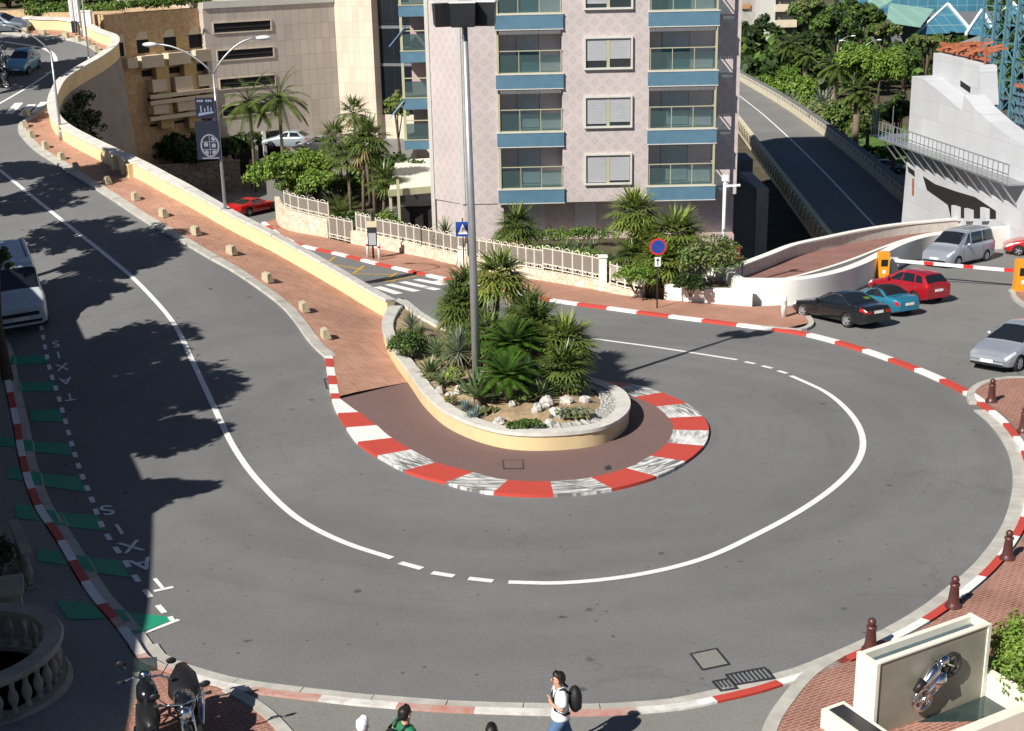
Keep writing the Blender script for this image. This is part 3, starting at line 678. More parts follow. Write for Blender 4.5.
# lower road paint: crossing stripes and yellow hatching
cw = MB()
for a, b in (((377, 287), (399, 294)), ((388, 284.5), (417, 291.5)), ((402, 282), (429, 288)), ((416, 279.5), (444, 285)), ((424, 287), (438, 290)), ((436, 281), (450, 284))):
    line_px(cw, [a, b], .5, low_z)
cw.build('road_marking', M['white_line'], kind='structure')
yh = MB()
for a, b in (((353, 274), (364, 266)), ((386, 280), (397, 273)), ((327, 263), (335, 257)), ((335, 265), (364, 270)), ((355, 274), (392, 275)), ((391, 281), (418, 276)), ((385, 281.5), (395, 281))): line_px(yh, [a, b], .16, low_z)
yh.build('yellow_marking', M['yellow'], kind='structure')
# storm grates and manhole covers set in the road
def grate(px, py, L, W, rz, lab, fn=up_z, off=.055, bars=9):
    p = gp(px, py, fn); g = empty('drain_grate', (p.x, p.y, p.z + off), rz, lab, 'drain grate', 'road drain grates')
    f = MB(); t = .05
    for s_ in (-1, 1): f.box((0, s_ * W / 2, 0), (L, t, .03)); f.box((s_ * (L / 2 - t / 2), 0, 0), (t, W - t - .004, .03))
    f.build('frame', M['dsteel'], g); b = MB()
    for i in range(bars): b.box((-L / 2 + L * (i + .75) / (bars + .5), 0, .001), (.035, W - t - .01, .024))
    b.build('bars', M['dark_conc'], g); v = MB(); v.box((0, 0, -.013), (L - .02, W - .02, .004)); v.build('pit', M['void'], g)
grate(750, 679, .88, .40, R(16), 'long slotted drain grate in the gutter near the bottom right pavement')
grate(725, 687.5, .38, .36, R(16), 'small square drain cover beside the long slotted grate', bars=4)
grate(330.5, 384, 1.2, .36, R(-78), 'narrow dark drain grate at the kerb above the rumble stripes', off=.02, bars=6)
def manhole(poly, lab, mat, off=.012, fn=up_z):
    c = [gp(x, y, fn) for x, y in poly]; ctr = sum(c, Vector()) / len(c)
    g = empty('manhole_cover', ctr, 0, lab, 'manhole cover', 'manhole covers'); f = MB(); k = len(c)
    rel = [p - ctr for p in c]; o = 0
    for p in rel: f.v.append((p.x, p.y, p.z + off)); q = p * .84; f.v.append((q.x, q.y, q.z + off + .002))
    for i in range(k): f.face((2*i, 2*((i+1) % k), 2*((i+1) % k)+1, 2*i+1))
    f.build('frame', M['dsteel'], g); l = MB(); l.v = [(p.x*.84, p.y*.84, p.z*.84 + off) for p in rel]; l.face(range(k)); l.build('lid', mat, g)
manhole([(689, 654), (717, 648), (731, 665), (702, 671)], 'square asphalt filled manhole cover in the road', M['asphalt_walk'])
manhole([(502, 462.5), (524, 462.5), (524, 472), (503, 472)], 'thin outlined cover in the tinted island paving', M['pink_asphalt'], .1)
manhole([(604, 470), (610, 468), (612, 472), (606, 473.5)], 'tiny dark cover on the island paving near the stripes', M['dsteel'], .1)

# seams and repair patches in the road surface
# ------------------------------------------------------------------ walls, planter, fences
pw = empty('parapet_wall', (WALL[0].x, WALL[0].y, up_z(*WALL[0])), 0, 'long cream parapet wall with pale coping along the rising brick pavement', 'parapet wall')
def local(mb, o): 
    l = o.location; mb.v = [(v[0]-l.x, v[1]-l.y, v[2]-l.z) for v in mb.v]; return mb
WB = offset_path(WALL, -.40); 
m_ = MB()
for i, (a, b) in enumerate(zip(WALL, WB)):
    z = up_z(a.x, a.y); zb = min(low_z(b.x, b.y) - .4, z - .3)
    m_.v += [(a.x, a.y, z - .2), (a.x, a.y, z + .86), (b.x, b.y, z + .86), (b.x, b.y, z - .15), (b.x, b.y, zb)]
    if i:
        o = 5 * (i - 1)
        m_.face((o, o+5, o+6, o+1), 0); m_.face((o+1, o+6, o+7, o+2), 0); m_.face((o+2, o+7, o+8, o+3), 0)
m_.face((0, 1, 2, 3), 0); n = 5 * (len(WALL) - 1); m_.face((n, n+3, n+2, n+1), 0)
local(m_, pw).build('parapet', M['cream'], pw, fixn=False)
m_ = MB()
for i, (a, b) in enumerate(zip(WALL, WB)):
    z = up_z(a.x, a.y); zb = min(low_z(b.x, b.y) - .4, z - .3); n_ = (b - a).normalized() * .02; lean = (b - a).normalized() * .06 * max(0, z - zb)
    m_.v += [(b.x - n_.x*3, b.y - n_.y*3, z - .14), (b.x + n_.x, b.y + n_.y, z - .14), (b.x + lean.x, b.y + lean.y, zb)]
    if i: o = 3 * (i - 1); m_.face((o, o+1, o+4, o+3), 0); m_.face((o+1, o+2, o+5, o+4), 0)
local(m_, pw).build('retaining_wall', M['greywall'], pw, fixn=False)
m_ = MB(); cp_ = offset_path(WALL, -.2)
for i in range(int(arclen(cp_)[-1] / 1.6) + 1): strip(m_, cp_, -.31, .27, up_z, .98 + .004 * (i % 2), 0, .11, i * 1.6, min(arclen(cp_)[-1], i * 1.6 + 1.575))
local(m_, pw).build('coping', M['coping'], pw)
# small buttresses on the pavement side
m_ = MB()
for px, py in ((117, 171), (124, 175), (129, 178)):
    p = gp(px, py); i = min(range(len(WALL)), key=lambda k: (WALL[k] - p.xy).length); t = (WALL[i+1] - WALL[i-1]).normalized(); nn = Vector((-t.y, t.x)); c = WALL[i] + nn * .12
    m_.box((c.x, c.y, up_z(c.x, c.y) + .38), (.35, .26, .82), 0, math.atan2(t.y, t.x))
local(m_, pw).build('buttress', M['cream'], pw)

# planter in the middle of the hairpin
PF = gpath([(384, 335), (390, 357), (409, 385), (427.5, 411), (452, 431), (490, 446), (520, 451), (565, 450.5), (602, 445), (622, 434), (629, 421), (622, 407), (604, 398), (575, 390), (545, 380), (500, 363), (460, 346), (425, 328), (403, 312)], up_z, .07)
PLO = smooth_path(PF, .35, True)
if sum(a.x * b.y - b.x * a.y for a, b in zip(PLO, PLO[1:] + PLO[:1])) < 0: PLO = PLO[::-1]
def inset(poly, d):
    n = len(poly); out = []
    for i in range(n):
        t = (poly[(i+1) % n] - poly[i-1]).normalized(); out.append(poly[i] + Vector((-t.y, t.x)) * d)
    return out
PT = .70
plc = sum(PLO, Vector((0, 0))) / len(PLO)
pl = empty('planter_bed', (plc.x, plc.y, up_z(plc.x, plc.y)), 0, 'tear shaped cream planter bed with stone rim inside the hairpin', 'planter')
PIN = inset(PLO, .42); PIN2 = inset(PLO, .95)
m_ = MB(); n = len(PLO)
for p in PLO: m_.v += [(p.x, p.y, min(up_z(p.x, p.y), low_z(p.x, p.y)) - .1), (p.x, p.y, up_z(p.x, p.y) + PT - .12)]
for i in range(n): a, b = 2*i, 2*((i+1) % n); m_.face((a, b, b+1, a+1))
local(m_, pl).build('planter_wall', M['cream_pl'], pl, fixn=False)
m_ = MB(); OUTR = inset(PLO, -.05)
for p, q in zip(OUTR, PIN):
    z = up_z(p.x, p.y) + PT; zq = up_z(q.x, q.y) + PT
    m_.v += [(p.x, p.y, z - .12), (p.x, p.y, z), (q.x, q.y, zq), (q.x, q.y, zq - .3)]
for i in range(n):
    a, b = 4*i, 4*((i+1) % n)
    for j in range(3): m_.face((a+j, b+j, b+j+1, a+j+1))
local(m_, pl).build('stone_rim', M['coping'], pl, fixn=False)
def soil_z(x, y):
    d = min((Vector((x, y)) - q).length for q in PIN)
    return up_z(x, y) + PT - .12 + .28 * sst(0, 1.5, d) + .06 * noise.noise(Vector((x * 1.3, y * 1.3, 0)))
so_ = sheet('soil', [p for p in inset(PLO, .40)], lambda x, y: soil_z(x, y) - pl.location.z, 0, M['soil'], .4, kind=None, parent=None)
so_.parent = pl; so_.location = (-pl.location.x, -pl.location.y, 0); KIDS.setdefault(pl.name, []).append(so_)
gv = [p for p in PIN if p.x > plc.x + 2.4]
m_ = MB(); iA = [i for i in range(n) if PIN[i].x > plc.x + 1.6]
st_ = next(i for i in iA if (i - 1) % n not in iA)
k = 0
while (st_ + k) % n in iA and k < n:
    i = (st_ + k) % n; p = PIN[i]; q = PIN2[i] if k not in (0,) else PIN[i]
    m_.v += [(p.x, p.y, up_z(p.x, p.y) + PT - .06), (q.x, q.y, soil_z(q.x, q.y) + .05)]
    if k: m_.face((2*k-2, 2*k-1, 2*k+1, 2*k))
    k += 1
for i in range(420):
    j = rnd.randrange(k); p = PIN[(st_ + j) % n].lerp(PIN2[(st_ + j) % n], rnd.random()); r_ = rnd.uniform(.04, .08)
    m_.ball((p.x, p.y, soil_z(p.x, p.y) + .06), r_, 0, 5, 3, (1, 1, .7), .15)
local(m_, pl).build('gravel_edge', M['gravel'], pl)

# pale stone wall with ivory fence panels along the lower pavement
fs = empty('fence_wall', (FEN[10].x, FEN[10].y, low_z(*FEN[10])), 0, 'low pale stone wall below the ivory fence on the lower pavement', 'stone wall')
SF = arclen(FEN)
def fen_s(px, py):
    p = gl(px, py, .12).xy; i = min(range(len(FEN)), key=lambda k: (FEN[k] - p).length); return SF[i]
def wall_seg(px0, px1, h0, h1, mat, name='wall_section', w=.34, parent=fs, z0=.05):
    s0, s1 = fen_s(*px0), fen_s(*px1); k = max(2, int((s1 - s0) / .5)); m = MB()
    for i in range(k + 1):
        p = path_at(FEN, s0 + (s1 - s0) * i / k, SF); q = path_at(FEN, s0 + (s1 - s0) * i / k + .1, SF); t = (q - p).normalized() if (q-p).length > 1e-4 else Vector((1, 0))
        nn = Vector((-t.y, t.x)); nn = nn if nn.y > 0 else -nn
        z = low_z(p.x, p.y); h = h0 + (h1 - h0) * i / k; b = p + nn * w
        m.v += [(p.x, p.y, z + z0), (p.x, p.y, z + h), (b.x, b.y, z + h), (b.x, b.y, z + z0)]
        if i:
            o = 4 * (i - 1)
            for j in range(3): m.face((o+j, o+4+j, o+5+j, o+j+1))
    m.face((0, 1, 2, 3)); o = 4 * k; m.face((o, o+3, o+2, o+1))
    local(m, parent).build(name, mat, parent)
wall_seg((276, 219), (328, 238), 1.75, 1.35, M['fence_stone'])
wall_seg((352, 243.6), (420, 256.5), .95, .75, M['fence_stone']); wall_seg((420.5, 256.6), (600, 290.5), .75, .62, M['fence_stone'])
wall_seg((604, 291), (640, 296.5), .55, .35, M['fence_stone']); wall_seg((661, 299), (683, 300.8), .85, .85, M['whitewall']); wall_seg((684, 300.9), (752, 306.5), .75, .95, M['whitewall'])
def fence(px0, px1, z0, z1, H, npan, lab, col='fence', step=True, arch=True):
    """panels with hooped tops between posts; each panel steps down the slope"""
    s0, s1 = fen_s(*px0), fen_s(*px1)
    P0 = path_at(FEN, s0, SF); g = empty('metal_fence', (P0.x, P0.y, low_z(*P0) + z0), 0, lab, 'fence', 'fences along the lower pavement')
    fr = MB(); pn = MB()
    nd_ = []
    for i in range(npan + 1):
        s_ = s0 + (s1 - s0) * i / npan; q0 = path_at(FEN, s_ - .4, SF); q1 = path_at(FEN, s_ + .4, SF); t = (q1 - q0).normalized(); nn = Vector((-t.y, t.x)); nn = nn if nn.y > 0 else -nn
        nd_.append(path_at(FEN, s_, SF) + nn * .16)
    for i in range(npan):
        a, b = nd_[i], nd_[i + 1]; t = (b - a).normalized(); nn = Vector((-t.y, t.x)); nn = nn if nn.y > 0 else -nn
        za = low_z(a.x, a.y) + z0 + (z1 - z0) * i / npan; zb = low_z(b.x, b.y) + z0 + (z1 - z0) * (i + 1) / npan
        A = Vector((a.x, a.y, za)) - g.location; B = Vector((b.x, b.y, zb)) - g.location; Z = Vector((0, 0, 1)); T = B - A
        p_ = MB(); p_.beam(A - Z * .02, A + Z * H, .07); p_.build('post', M[col], g)
        if i == npan - 1: p_ = MB(); p_.beam(B - Z * .02, B + Z * H, .07); p_.build('post', M[col], g)
        e = T.normalized() * .04
        for h in (.06, .26, H - .14): fr.beam(A + Z * h, B + Z * h, .05)
        if arch:
            fr.tube([A + T * (.2 + .6 * k / 8) + Z * (H - .15 + .19 * math.sin(PI * min(1, max(0, k / 8))) ** .5) for k in range(9)], .024, 5)
            for k in (.25, .75): fr.tube([A + T * (k - .13) + Z * .05, A + T * (k - .1) + Z * .2, A + T * (k + .1) + Z * .2, A + T * (k + .13) + Z * .05], .02, 5)
            pn.plate([A + e + Z * .285, B - e + Z * .285, B - e + Z * (H - .17), A + e + Z * (H - .17)], (nn.x, nn.y, 0), .02)
        else:
            for k in range(1, 8): fr.beam(A + T * (k / 8) + Z * .28, A + T * (k / 8) + Z * (H - .16), .025)
    fr.build('rails', M[col], g)
    if arch: pn.build('mesh_panel', M['mesh'], g)
    return g
fence((283, 228), (327, 237.7), 1.62, 1.38, 1.15, 5, 'ivory fence section on the high stone wall near the red car')
fence((353, 244), (372, 247), .95, .9, 1.25, 3, 'short ivory fence section just right of the garden gate')
fence((374, 247.6), (419, 256.4), .86, .76, 1.2, 6, 'ivory fence section behind the information board')
fence((421, 257), (466, 267.2), .75, .72, 1.2, 6, 'ivory fence section behind the blue crossing sign')
fence((468, 267.6), (540, 280.4), .72, .68, 1.2, 9, 'long ivory fence section behind the tall planter palms')
fence((541, 280.6), (599, 290.3), .78, .64, 1.25, 6, 'ivory fence section ending at the square white pillar')
fence((607, 291.6), (640, 296.4), .55, .38, 1.15, 4, 'open ivory railing right of the square white pillar', arch=False)
gt = fence((329, 238.4), (350, 243.2), .14, .14, 1.5, 3, 'ivory garden gate in the gap between two stone walls'); gt.name = 'garden_gate'; gt['category'] = 'gate'; del gt['group']
p = gl(603, 291, .12); pi = empty('gate_pillar', (p.x, p.y + .2, p.z), 0, 'square white pillar where the ivory fence ends', 'pillar')
m_ = MB(); m_.bb(-.19, .19, -.19, .19, 0, 1.85); m_.build('shaft', M['whitewall'], pi); m_ = MB(); m_.bb(-.24, .24, -.24, .24, 1.853, 1.93); m_.build('cap', M['whitewall'], pi)
p = gl(462, 266.5, .12); pi = empty('gate_pillar', (p.x, p.y + .2, p.z), 0, 'short pale pillar in the fence below the blue crossing sign', 'pillar')
m_ = MB(); m_.bb(-.2, .2, -.2, .2, 0, 1.15); m_.build('shaft', M['whitewall'], pi); m_ = MB(); m_.bb(-.24, .24, -.24, .24, 1.153, 1.22); m_.build('cap', M['whitewall'], pi)

# white curved wall of the car park
CW = smooth_path([gl(x, y).xy for x, y in [(706, 291), (722, 293.5), (738, 305), (760, 306), (787, 306), (812, 303), (838, 297), (862, 288), (885, 275.5), (905, 265), (930, 257), (960, 253), (1000, 249), (1030, 247), (1090, 246)]], .5)
cw_ = empty('curved_wall', (CW[0].x, CW[0].y, low_z(*CW[0])), 0, 'white curved wall sweeping round behind the parked cars', 'wall')
SCW = arclen(CW)
m_ = MB()
for i, a in enumerate(CW):
    t = (CW[min(len(CW)-1, i+1)] - CW[max(0, i-1)]).normalized(); nn = Vector((-t.y, t.x)); nn = nn if nn.y > -.3 else -nn
    f = SCW[i] / SCW[-1]; h = 1.25 if f < .62 else 1.25
    b = a + nn * .45; z = low_z(a.x, a.y)
    m_.v += [(a.x, a.y, z - .1), (a.x, a.y, z + h), (b.x, b.y, z + h + .03), (b.x, b.y, z - .1)]
    if i:
        o = 4 * (i - 1)
        for j in range(3): m_.face((o+j, o+4+j, o+5+j, o+j+1))
m_.face((0, 1, 2, 3)); o = 4 * (len(CW) - 1); m_.face((o, o+3, o+2, o+1))
local(m_, cw_).build('wall', M['whitewall'], cw_)
# low inner kerb wall and the walkway
WK0 = PAR; 
WKI = smooth_path([gl(x, y).xy for x, y in [(718, 291), (762, 290), (790, 285), (820, 277), (850, 267), (880, 255), (905, 246), (935, 239), (985, 235), (1040, 233), (1100, 233)]], .6)
sheet('brick_walkway', list(WK0) + WKI[::-1], low_z, .16, M['brick_walk'], 1.0, .3)
iw = empty('kerb_wall', (WKI[0].x, WKI[0].y, low_z(*WKI[0])), 0, 'thin white kerb wall on the inner edge of the brick walkway', 'low wall')
m_ = MB(); strip(m_, WKI, -.12, .12, low_z, .42, 0, .5); local(m_, iw).build('wall', M['whitewall'], iw)
pa = empty('bridge_parapet', (PAR[0].x, PAR[0].y, low_z(*PAR[0])), 0, 'pale curved parapet on the outer edge of the brick walkway over the pit', 'parapet')
m_ = MB(); strip(m_, PAR, -.02, .34, low_z, .78, 0, 4.2); local(m_, pa).build('wall', M['coping'], pa)
m_ = MB(); strip(m_, PAR, -.08, .42, low_z, .885, 0, .1); local(m_, pa).build('coping', M['whitewall'], pa)

# rough stone wall beside the lower street at the foot of the stone building
RW = [gl(x, y).xy for x, y in [(176, 196), (215, 197), (243, 189)]]
def block_wall(name, a, b, h, w, mat, lab, cat, zf=low_z, z0=-.3):
    d = (b - a); g = empty(name, (a.x, a.y, zf(a.x, a.y)), math.atan2(d.y, d.x), lab, cat); m = MB(); m.bb(0, d.length, 0, w, z0, h); m.build('wall', mat, g); m = MB(); m.bb(-.03, d.length + .03, -.04, w + .04, h + .003, h + .13); m.build('coping', mat, g); return g
block_wall('street_wall', gl(120, 199).xy, gl(242, 190).xy, 2.3, .5, M['rough_stone'], 'rough brown stone wall beside the street behind the red car', 'stone wall')
block_wall('street_wall', gl(253, 189).xy, gl(292, 185).xy, 2.2, .5, M['rough_stone'], 'short stone wall by the street partly behind the bushy tree', 'stone wall')
# ------------------------------------------------------------------ pink apartment building
FY = 79.5; KB = FY / 61.6
zb = [at(680, y, FY).z for y in (18.6, 78.6, 136.5, 192.8)]
H = (zb[0] - zb[3]) / 3
Z1 = zb[3]                                   # centre of the first balcony band
BH = .31 * KB                                     # half band height
def X(px, y=135): return at(px, y, FY).x
xL = X(461.5); xb0 = X(498.5); xb1 = X(562.5); xc1 = X(648.5); xr1 = X(715); xr2 = at(738, 135, FY + 1.45).x
REC = 1.45
ap_ = empty('apartment_building', ((xL + xr2) / 2, FY, -2.6), 0, 'pink tiled apartment building with blue balcony bands above the hairpin', 'building')
OX, OY, OZ = ap_.location
NST = 6
zbot = Z1 - BH - .02; ztop = 36.0
BD = 34.0                                    # depth of the block
cl = 3.3                                     # chamfer length
def loc(x, y, z): return (x - OX, y - OY, z - OZ)
xcl = at(431, 135, FY + 2.0).x
plan = [(xL, FY), (xb0, FY), (xb0, FY + REC), (xb1, FY + REC), (xb1, FY), (xc1, FY), (xc1, FY + REC), (xr2, FY + REC), (xr2, FY + BD), (xcl, FY + BD), (xcl, FY + 2.0)]
m_ = MB()
zw = [z for z in range(0)]
# faces with holes for the recess are simply the plan prism, windows are laid on proud frames
m_.prism([(x - OX, y - OY) for x, y in plan], zbot - OZ, ztop - OZ, 0)
m_.build('upper_wall', M['pink'], ap_)
# lower storey, set back, with the corner buttress
zg = -5.0
plan2 = [(xL + .9, FY + .06), (xb0 + .2, FY + .06), (xb0 + .2, FY + 2.0), (xr2 - .05, FY + 2.0), (xr2 - .05, FY + BD - .1), (xcl + .1, FY + BD - .1), (xcl + .1, FY + 2.05)]
m_ = MB(); m_.prism([(x - OX, y - OY) for x, y in [(xL + .02, FY + .05)] + plan2[1:]], zg - OZ, zbot - OZ - .004, 0)
m_.build('ground_wall', M['pink'], ap_)
m_ = MB(); m_.bb(xb0 + .25 - OX, xr2 - .1 - OX, FY + 1.2 - OY, FY + 1.99 - OY, zg - OZ, at(660, 236, FY + 1.2).z - OZ); m_.build('plinth', M['pinkplain'], ap_)
for px0, px1 in ((575, 596), (612, 640), (655, 690), (520, 545)):
    x0, x1 = at(px0, 220, FY + 2).x, at(px1, 220, FY + 2).x; m_ = MB(); m_.bb(x0 - OX, x1 - OX, FY + 1.93 - OY, FY + 1.997 - OY, at(600, 230, FY + 2).z - OZ, zbot - .12 - OZ); f = m_.build('window', M['shutter_d'], ap_)
# dark wedge shaped openings at the corner
def wedge(pts, nrm):
    m = MB(); m.plate([Vector(loc(*p)) for p in pts], nrm, .05); m.build('wedge_recess', M['pinkplain'], ap_)
# corner trims
m_ = MB(); 
m_.bb(xL - .13 - OX, xL + .1 - OX, FY - .03 - OY, FY - .003 - OY, zbot - OZ, ztop - OZ); m_.build('corner_trim', M['trim'], ap_)
m_ = MB(); m_.beam(loc(xcl - .02, FY + 1.95, zg), loc(xcl - .02, FY + 1.95, ztop), .22); m_.build('corner_trim', M['trim'], ap_)
m_ = MB(); m_.bb(xL - 1 - OX, xr2 + .2 - OX, FY + .3 - OY, FY + BD + .2 - OY, ztop - OZ + .002, ztop + .4 - OZ); m_.build('roof_slab', M['trim'], ap_)
def window(x0, x1, z0, z1, y, split=.5, slats=(.75, .85)):
    m = MB(); t = .11
    m.bb(x0, x1, y - .17, y - .003, z1 - t, z1); m.bb(x0, x1, y - .19, y - .003, z0, z0 + t); m.bb(x0, x0 + t, y - .17, y - .003, z0 + t, z1 - t); m.bb(x1 - t, x1, y - .17, y - .003, z0 + t, z1 - t)
    f = m.build('window', M['trim'], ap_)
    m = MB(); m.bb(x0 + t, x1 - t, y - .02, y - .004, z0 + t, z1 - t); m.build('pane', M['dglass'], f)
    xm = (x0 + x1) / 2; m = MB(); m.bb(xm - .09, xm + .09, y - .07, y - .022, z0 + t, z1 - t); m.build('mullion', M['olive'], f)
    m = MB()
    for (a, b), k in zip(((x0 + t + .03, xm - .1), (xm + .1, x1 - t - .03)), slats):
        n = int((z1 - z0 - 2 * t) * k / .09)
        for i in range(n): zz = z1 - t - .09 * (i + .5); m.box(((a + b) / 2, y - .04, zz), (b - a, .028, .082))
    m.build('shutter', M['shutter'], f)
wx0, wx1 = X(584), X(632)
for s_ in range(NST - 1):
    zc_ = Z1 + H * s_ + H * .455
    k = [(1, .98), (.86, .82), (.68, .72), (.9, .5), (1, 1), (.5, .9), (.8, .8), (.9, .9)][s_ % 8]
    window(wx0 - OX, wx1 - OX, zc_ - .73 * KB - OZ, zc_ + .73 * KB - OZ, 0, .5, (1, .97) if s_ == 0 else ((.97, .9) if s_ == 1 else ((.76, .72) if s_ == 2 else k)))
def balcony(x0, x1, zc_, right_open, i):
    """slab band, glass rail, posts and shutters of one balcony"""
    e = .08
    m = MB(); m.bb(x0 - e - OX, x1 + e - OX, -.16, REC - .004, zc_ - BH - OZ, zc_ + BH - OZ); b = m.build('balcony', M['bluetile'], ap_)
    m = MB(); m.bb(x0 - e - .02 - OX, x1 + e + .02 - OX, -.19, REC - .008, zc_ + BH + .002 - OZ, zc_ + BH + .07 - OZ); m.bb(x0 - e - .02 - OX, x1 + e + .02 - OX, -.18, -.1, zc_ - BH - .05 - OZ, zc_ - BH - .002 - OZ); m.build('slab_edge', M['trim'], b)
    z0 = zc_ + BH + .07 - OZ; m = MB(); m.bb(x0 + .05 - OX, x1 - .05 - OX, -.06, -.04, z0 + .06, z0 + .82 * KB); m.build('glass_panel', M['bglass'], b)
    if right_open: m = MB(); m.bb(x1 - .05 - OX, x1 - .03 - OX, -.03, REC - .1, z0 + .06, z0 + .82 * KB); m.build('glass_panel', M['bglass'], b)
    m = MB(); m.beam((x0 + .02 - OX, -.05, z0 + 1.0 * KB), (x1 - OX, -.05, z0 + 1.0 * KB), .07, .05); m.beam((x0 + .02 - OX, -.05, z0 + .03), (x1 - OX, -.05, z0 + .03), .05)
    for k in range(4):
        xx = x0 + .06 + (x1 - x0 - .12) * k / 3 - OX; m.beam((xx, -.05, z0), (xx, -.05, z0 + .98 * KB), .04)
    if right_open: m.beam((x1 - .04 - OX, 0, z0 + 1.0 * KB), (x1 - .04 - OX, REC - .05, z0 + 1.0 * KB), .06, .05)
    m.build('railing', M['olive'], b)
    m = MB(); m.bb(x0 + .01 - OX, x1 - .01 - OX, REC - .03, REC - .009, zc_ + BH + .08 - OZ, zc_ + H - BH - .08 - OZ); m.build('back_wall', M['recess'], b)  # panel paler than the pink tile, brightening the shaded recess by colour
    # door with roller shutter on the back wall
    dx0 = x0 + (x1 - x0) * (.30 if not right_open else .22); dx1 = x0 + (x1 - x0) * .66 if not right_open else x0 + (x1 - x0) * .64
    m = MB(); m.bb(dx0 - OX, dx1 - OX, REC - .07, REC - .033, z0, z0 + H - 2 * BH - .12); d = m.build('balcony_door', M['teal'], b)
    m = MB(); k = [.97, .97, .55, .35, .8, .97, .6, .9, .97][i % 9]; hh = H - 2 * BH - .12; n = int(hh * k / .1)
    for j in range(n): m.box(((dx0 + dx1) / 2 - OX, REC - .086, z0 + hh - .1 * (j + .5)), (dx1 - dx0 - .06, .03, .09))
    m.build('shutter', M['shutter_d'], d)
for s_ in range(NST):
    balcony(xb0, xb1, Z1 + H * s_, False, s_); balcony(xc1, xr1, Z1 + H * s_, True, s_)
    if s_ in (2, 3):
        for x0, x1 in ((xb0, xb1), (xc1, xr1)):
            m = MB(); n = 26; zt = Z1 + H * s_ - BH - .05 - OZ
            for k in range(n): a = x0 + .03 + (x1 - x0 - .06) * k / n - OX; m.bb(a, a + (x1 - x0) / n * .72, -.14, -.11, zt - .24, zt)
            m.build('awning_fringe', M['fringe'], ap_)
for xx in (xb0 + .06, xr1 - .06):
    m = MB(); m.beam((xx - OX, -.08, zbot - OZ + .7), (xx - OX, -.08, ztop - OZ), .12); m.build('balcony_post', M['olive'], ap_)
# left hand balconies, seen edge on past the corner
LY = FY + 3.6
lx0, lx1 = at(404, 135, LY).x, at(430.5, 135, LY).x
for s_, (yt, yb) in enumerate(((141, 149), (99, 109), (52, 62), (6, 16))):
    zt, zb_ = at(415, yt - .5, LY).z, at(415, yb + .5, LY).z; e = 0
    m = MB(); m.bb(lx0 - OX, lx1 + .6 - OX, LY - OY, LY + 3.0 - OY, zb_ - OZ, zt - OZ); b = m.build('side_balcony', M['bluetile'], ap_)
    m = MB(); m.bb(lx0 + .1 - OX, lx1 + .3 - OX, LY + .05 - OY, LY + .07 - OY, zt + .05 - OZ, zt + .8 * KB - OZ); m.build('glass_panel', M['bglass'], b)
    m = MB(); m.bb(lx0 - .02 - OX, lx1 + .5 - OX, LY - .03 - OY, LY + 2.9 - OY, zt + .002 - OZ, zt + .06 - OZ); m.beam(loc(lx0 + .1, LY + .06, zt + .95 * KB), loc(lx1 + .3, LY + .06, zt + .95 * KB), .06); m.build('railing', M['olive'], b)
    m = MB(); m.bb(lx0 + .5 - OX, lx1 + .6 - OX, LY + 2.2 - OY, LY + 2.25 - OY, zt + .06 - OZ, zt + 2.0 * KB - OZ); m.build('balcony_wall', M['pinkplain'], b)
m = MB(); m.beam(loc(lx0 + .1, LY + .1, at(410, 150, LY).z), loc(lx0 + .1, LY + .1, ztop), .16); m.build('balcony_post', M['olive'], ap_)
for yy in (106, 33):
    p = at(402, yy, LY); m = MB(); m.plate([loc(p.x + .15, LY - .1, p.z + .3), loc(p.x + .15, LY + 1.6, p.z + .3), loc(p.x - .8, LY + 1.6, p.z - .8), loc(p.x - .8, LY - .1, p.z - .8)], (-.7, 0, .7), .04); m.build('side_awning', M['awning'], ap_)
# pale car port roof at the left foot
cp = empty('carport', (at(410, 192, 84).x, 84, gl(412, 225).z), 0, 'cream flat roofed carport against the left foot of the pink building', 'carport')
c0 = [gp(x, y, lambda a, b: at(388, 196, 82.5).z) for x, y in [(388.5, 193), (434, 189), (431, 158), (396, 160)]]
zc0 = at(388, 196, 82.5).z
m = MB(); m.plate([c - cp.location for c in c0], (0, 0, -1), .14); m.build('roof', M['ivory'], cp)
m = MB(); o_ = Vector((0, -.06, 0))
m.beam(c0[0] - cp.location + o_, c0[1] - cp.location + o_, .14, .42); m.build('fascia', M['olive'], cp)
for q in (c0[0], c0[1], c0[2]):
    m = MB(); q = q - cp.location; m.beam((q.x + .1, q.y + .1, -.3), (q.x + .1, q.y + .1, q.z - .15), .18); m.build('post', M['olive'], cp)
m = MB(); q = at(398, 186, c0[0].y - .25) - cp.location; m.beam((q.x, q.y, -.2), (q.x, q.y, 4.6), .17)
m.build('mast', M['olive'], cp)
# dark underside volume beside it
ug = empty('ramp_wall', (at(415, 215, 83).x, 83, -4.4), 0, 'dark garage entrance wall beneath the cream carport', 'garage wall')
m = MB(); q0 = at(398, 205, 86); q1 = at(437, 205, 86); m.bb(q0.x - ug.location.x, q1.x - ug.location.x, 2.0, 2.3, -.3, 1.7); m.build('back_wall', M['void'], ug)
m = MB(); m.plate([gl(x, y, .3) - ug.location + Vector((0, 0, .3)) for x, y in [(392, 240), (440, 250), (440, 226), (400, 222)]], (0, 0, 1), .05); m.build('ramp', M['grey_conc'], ug)

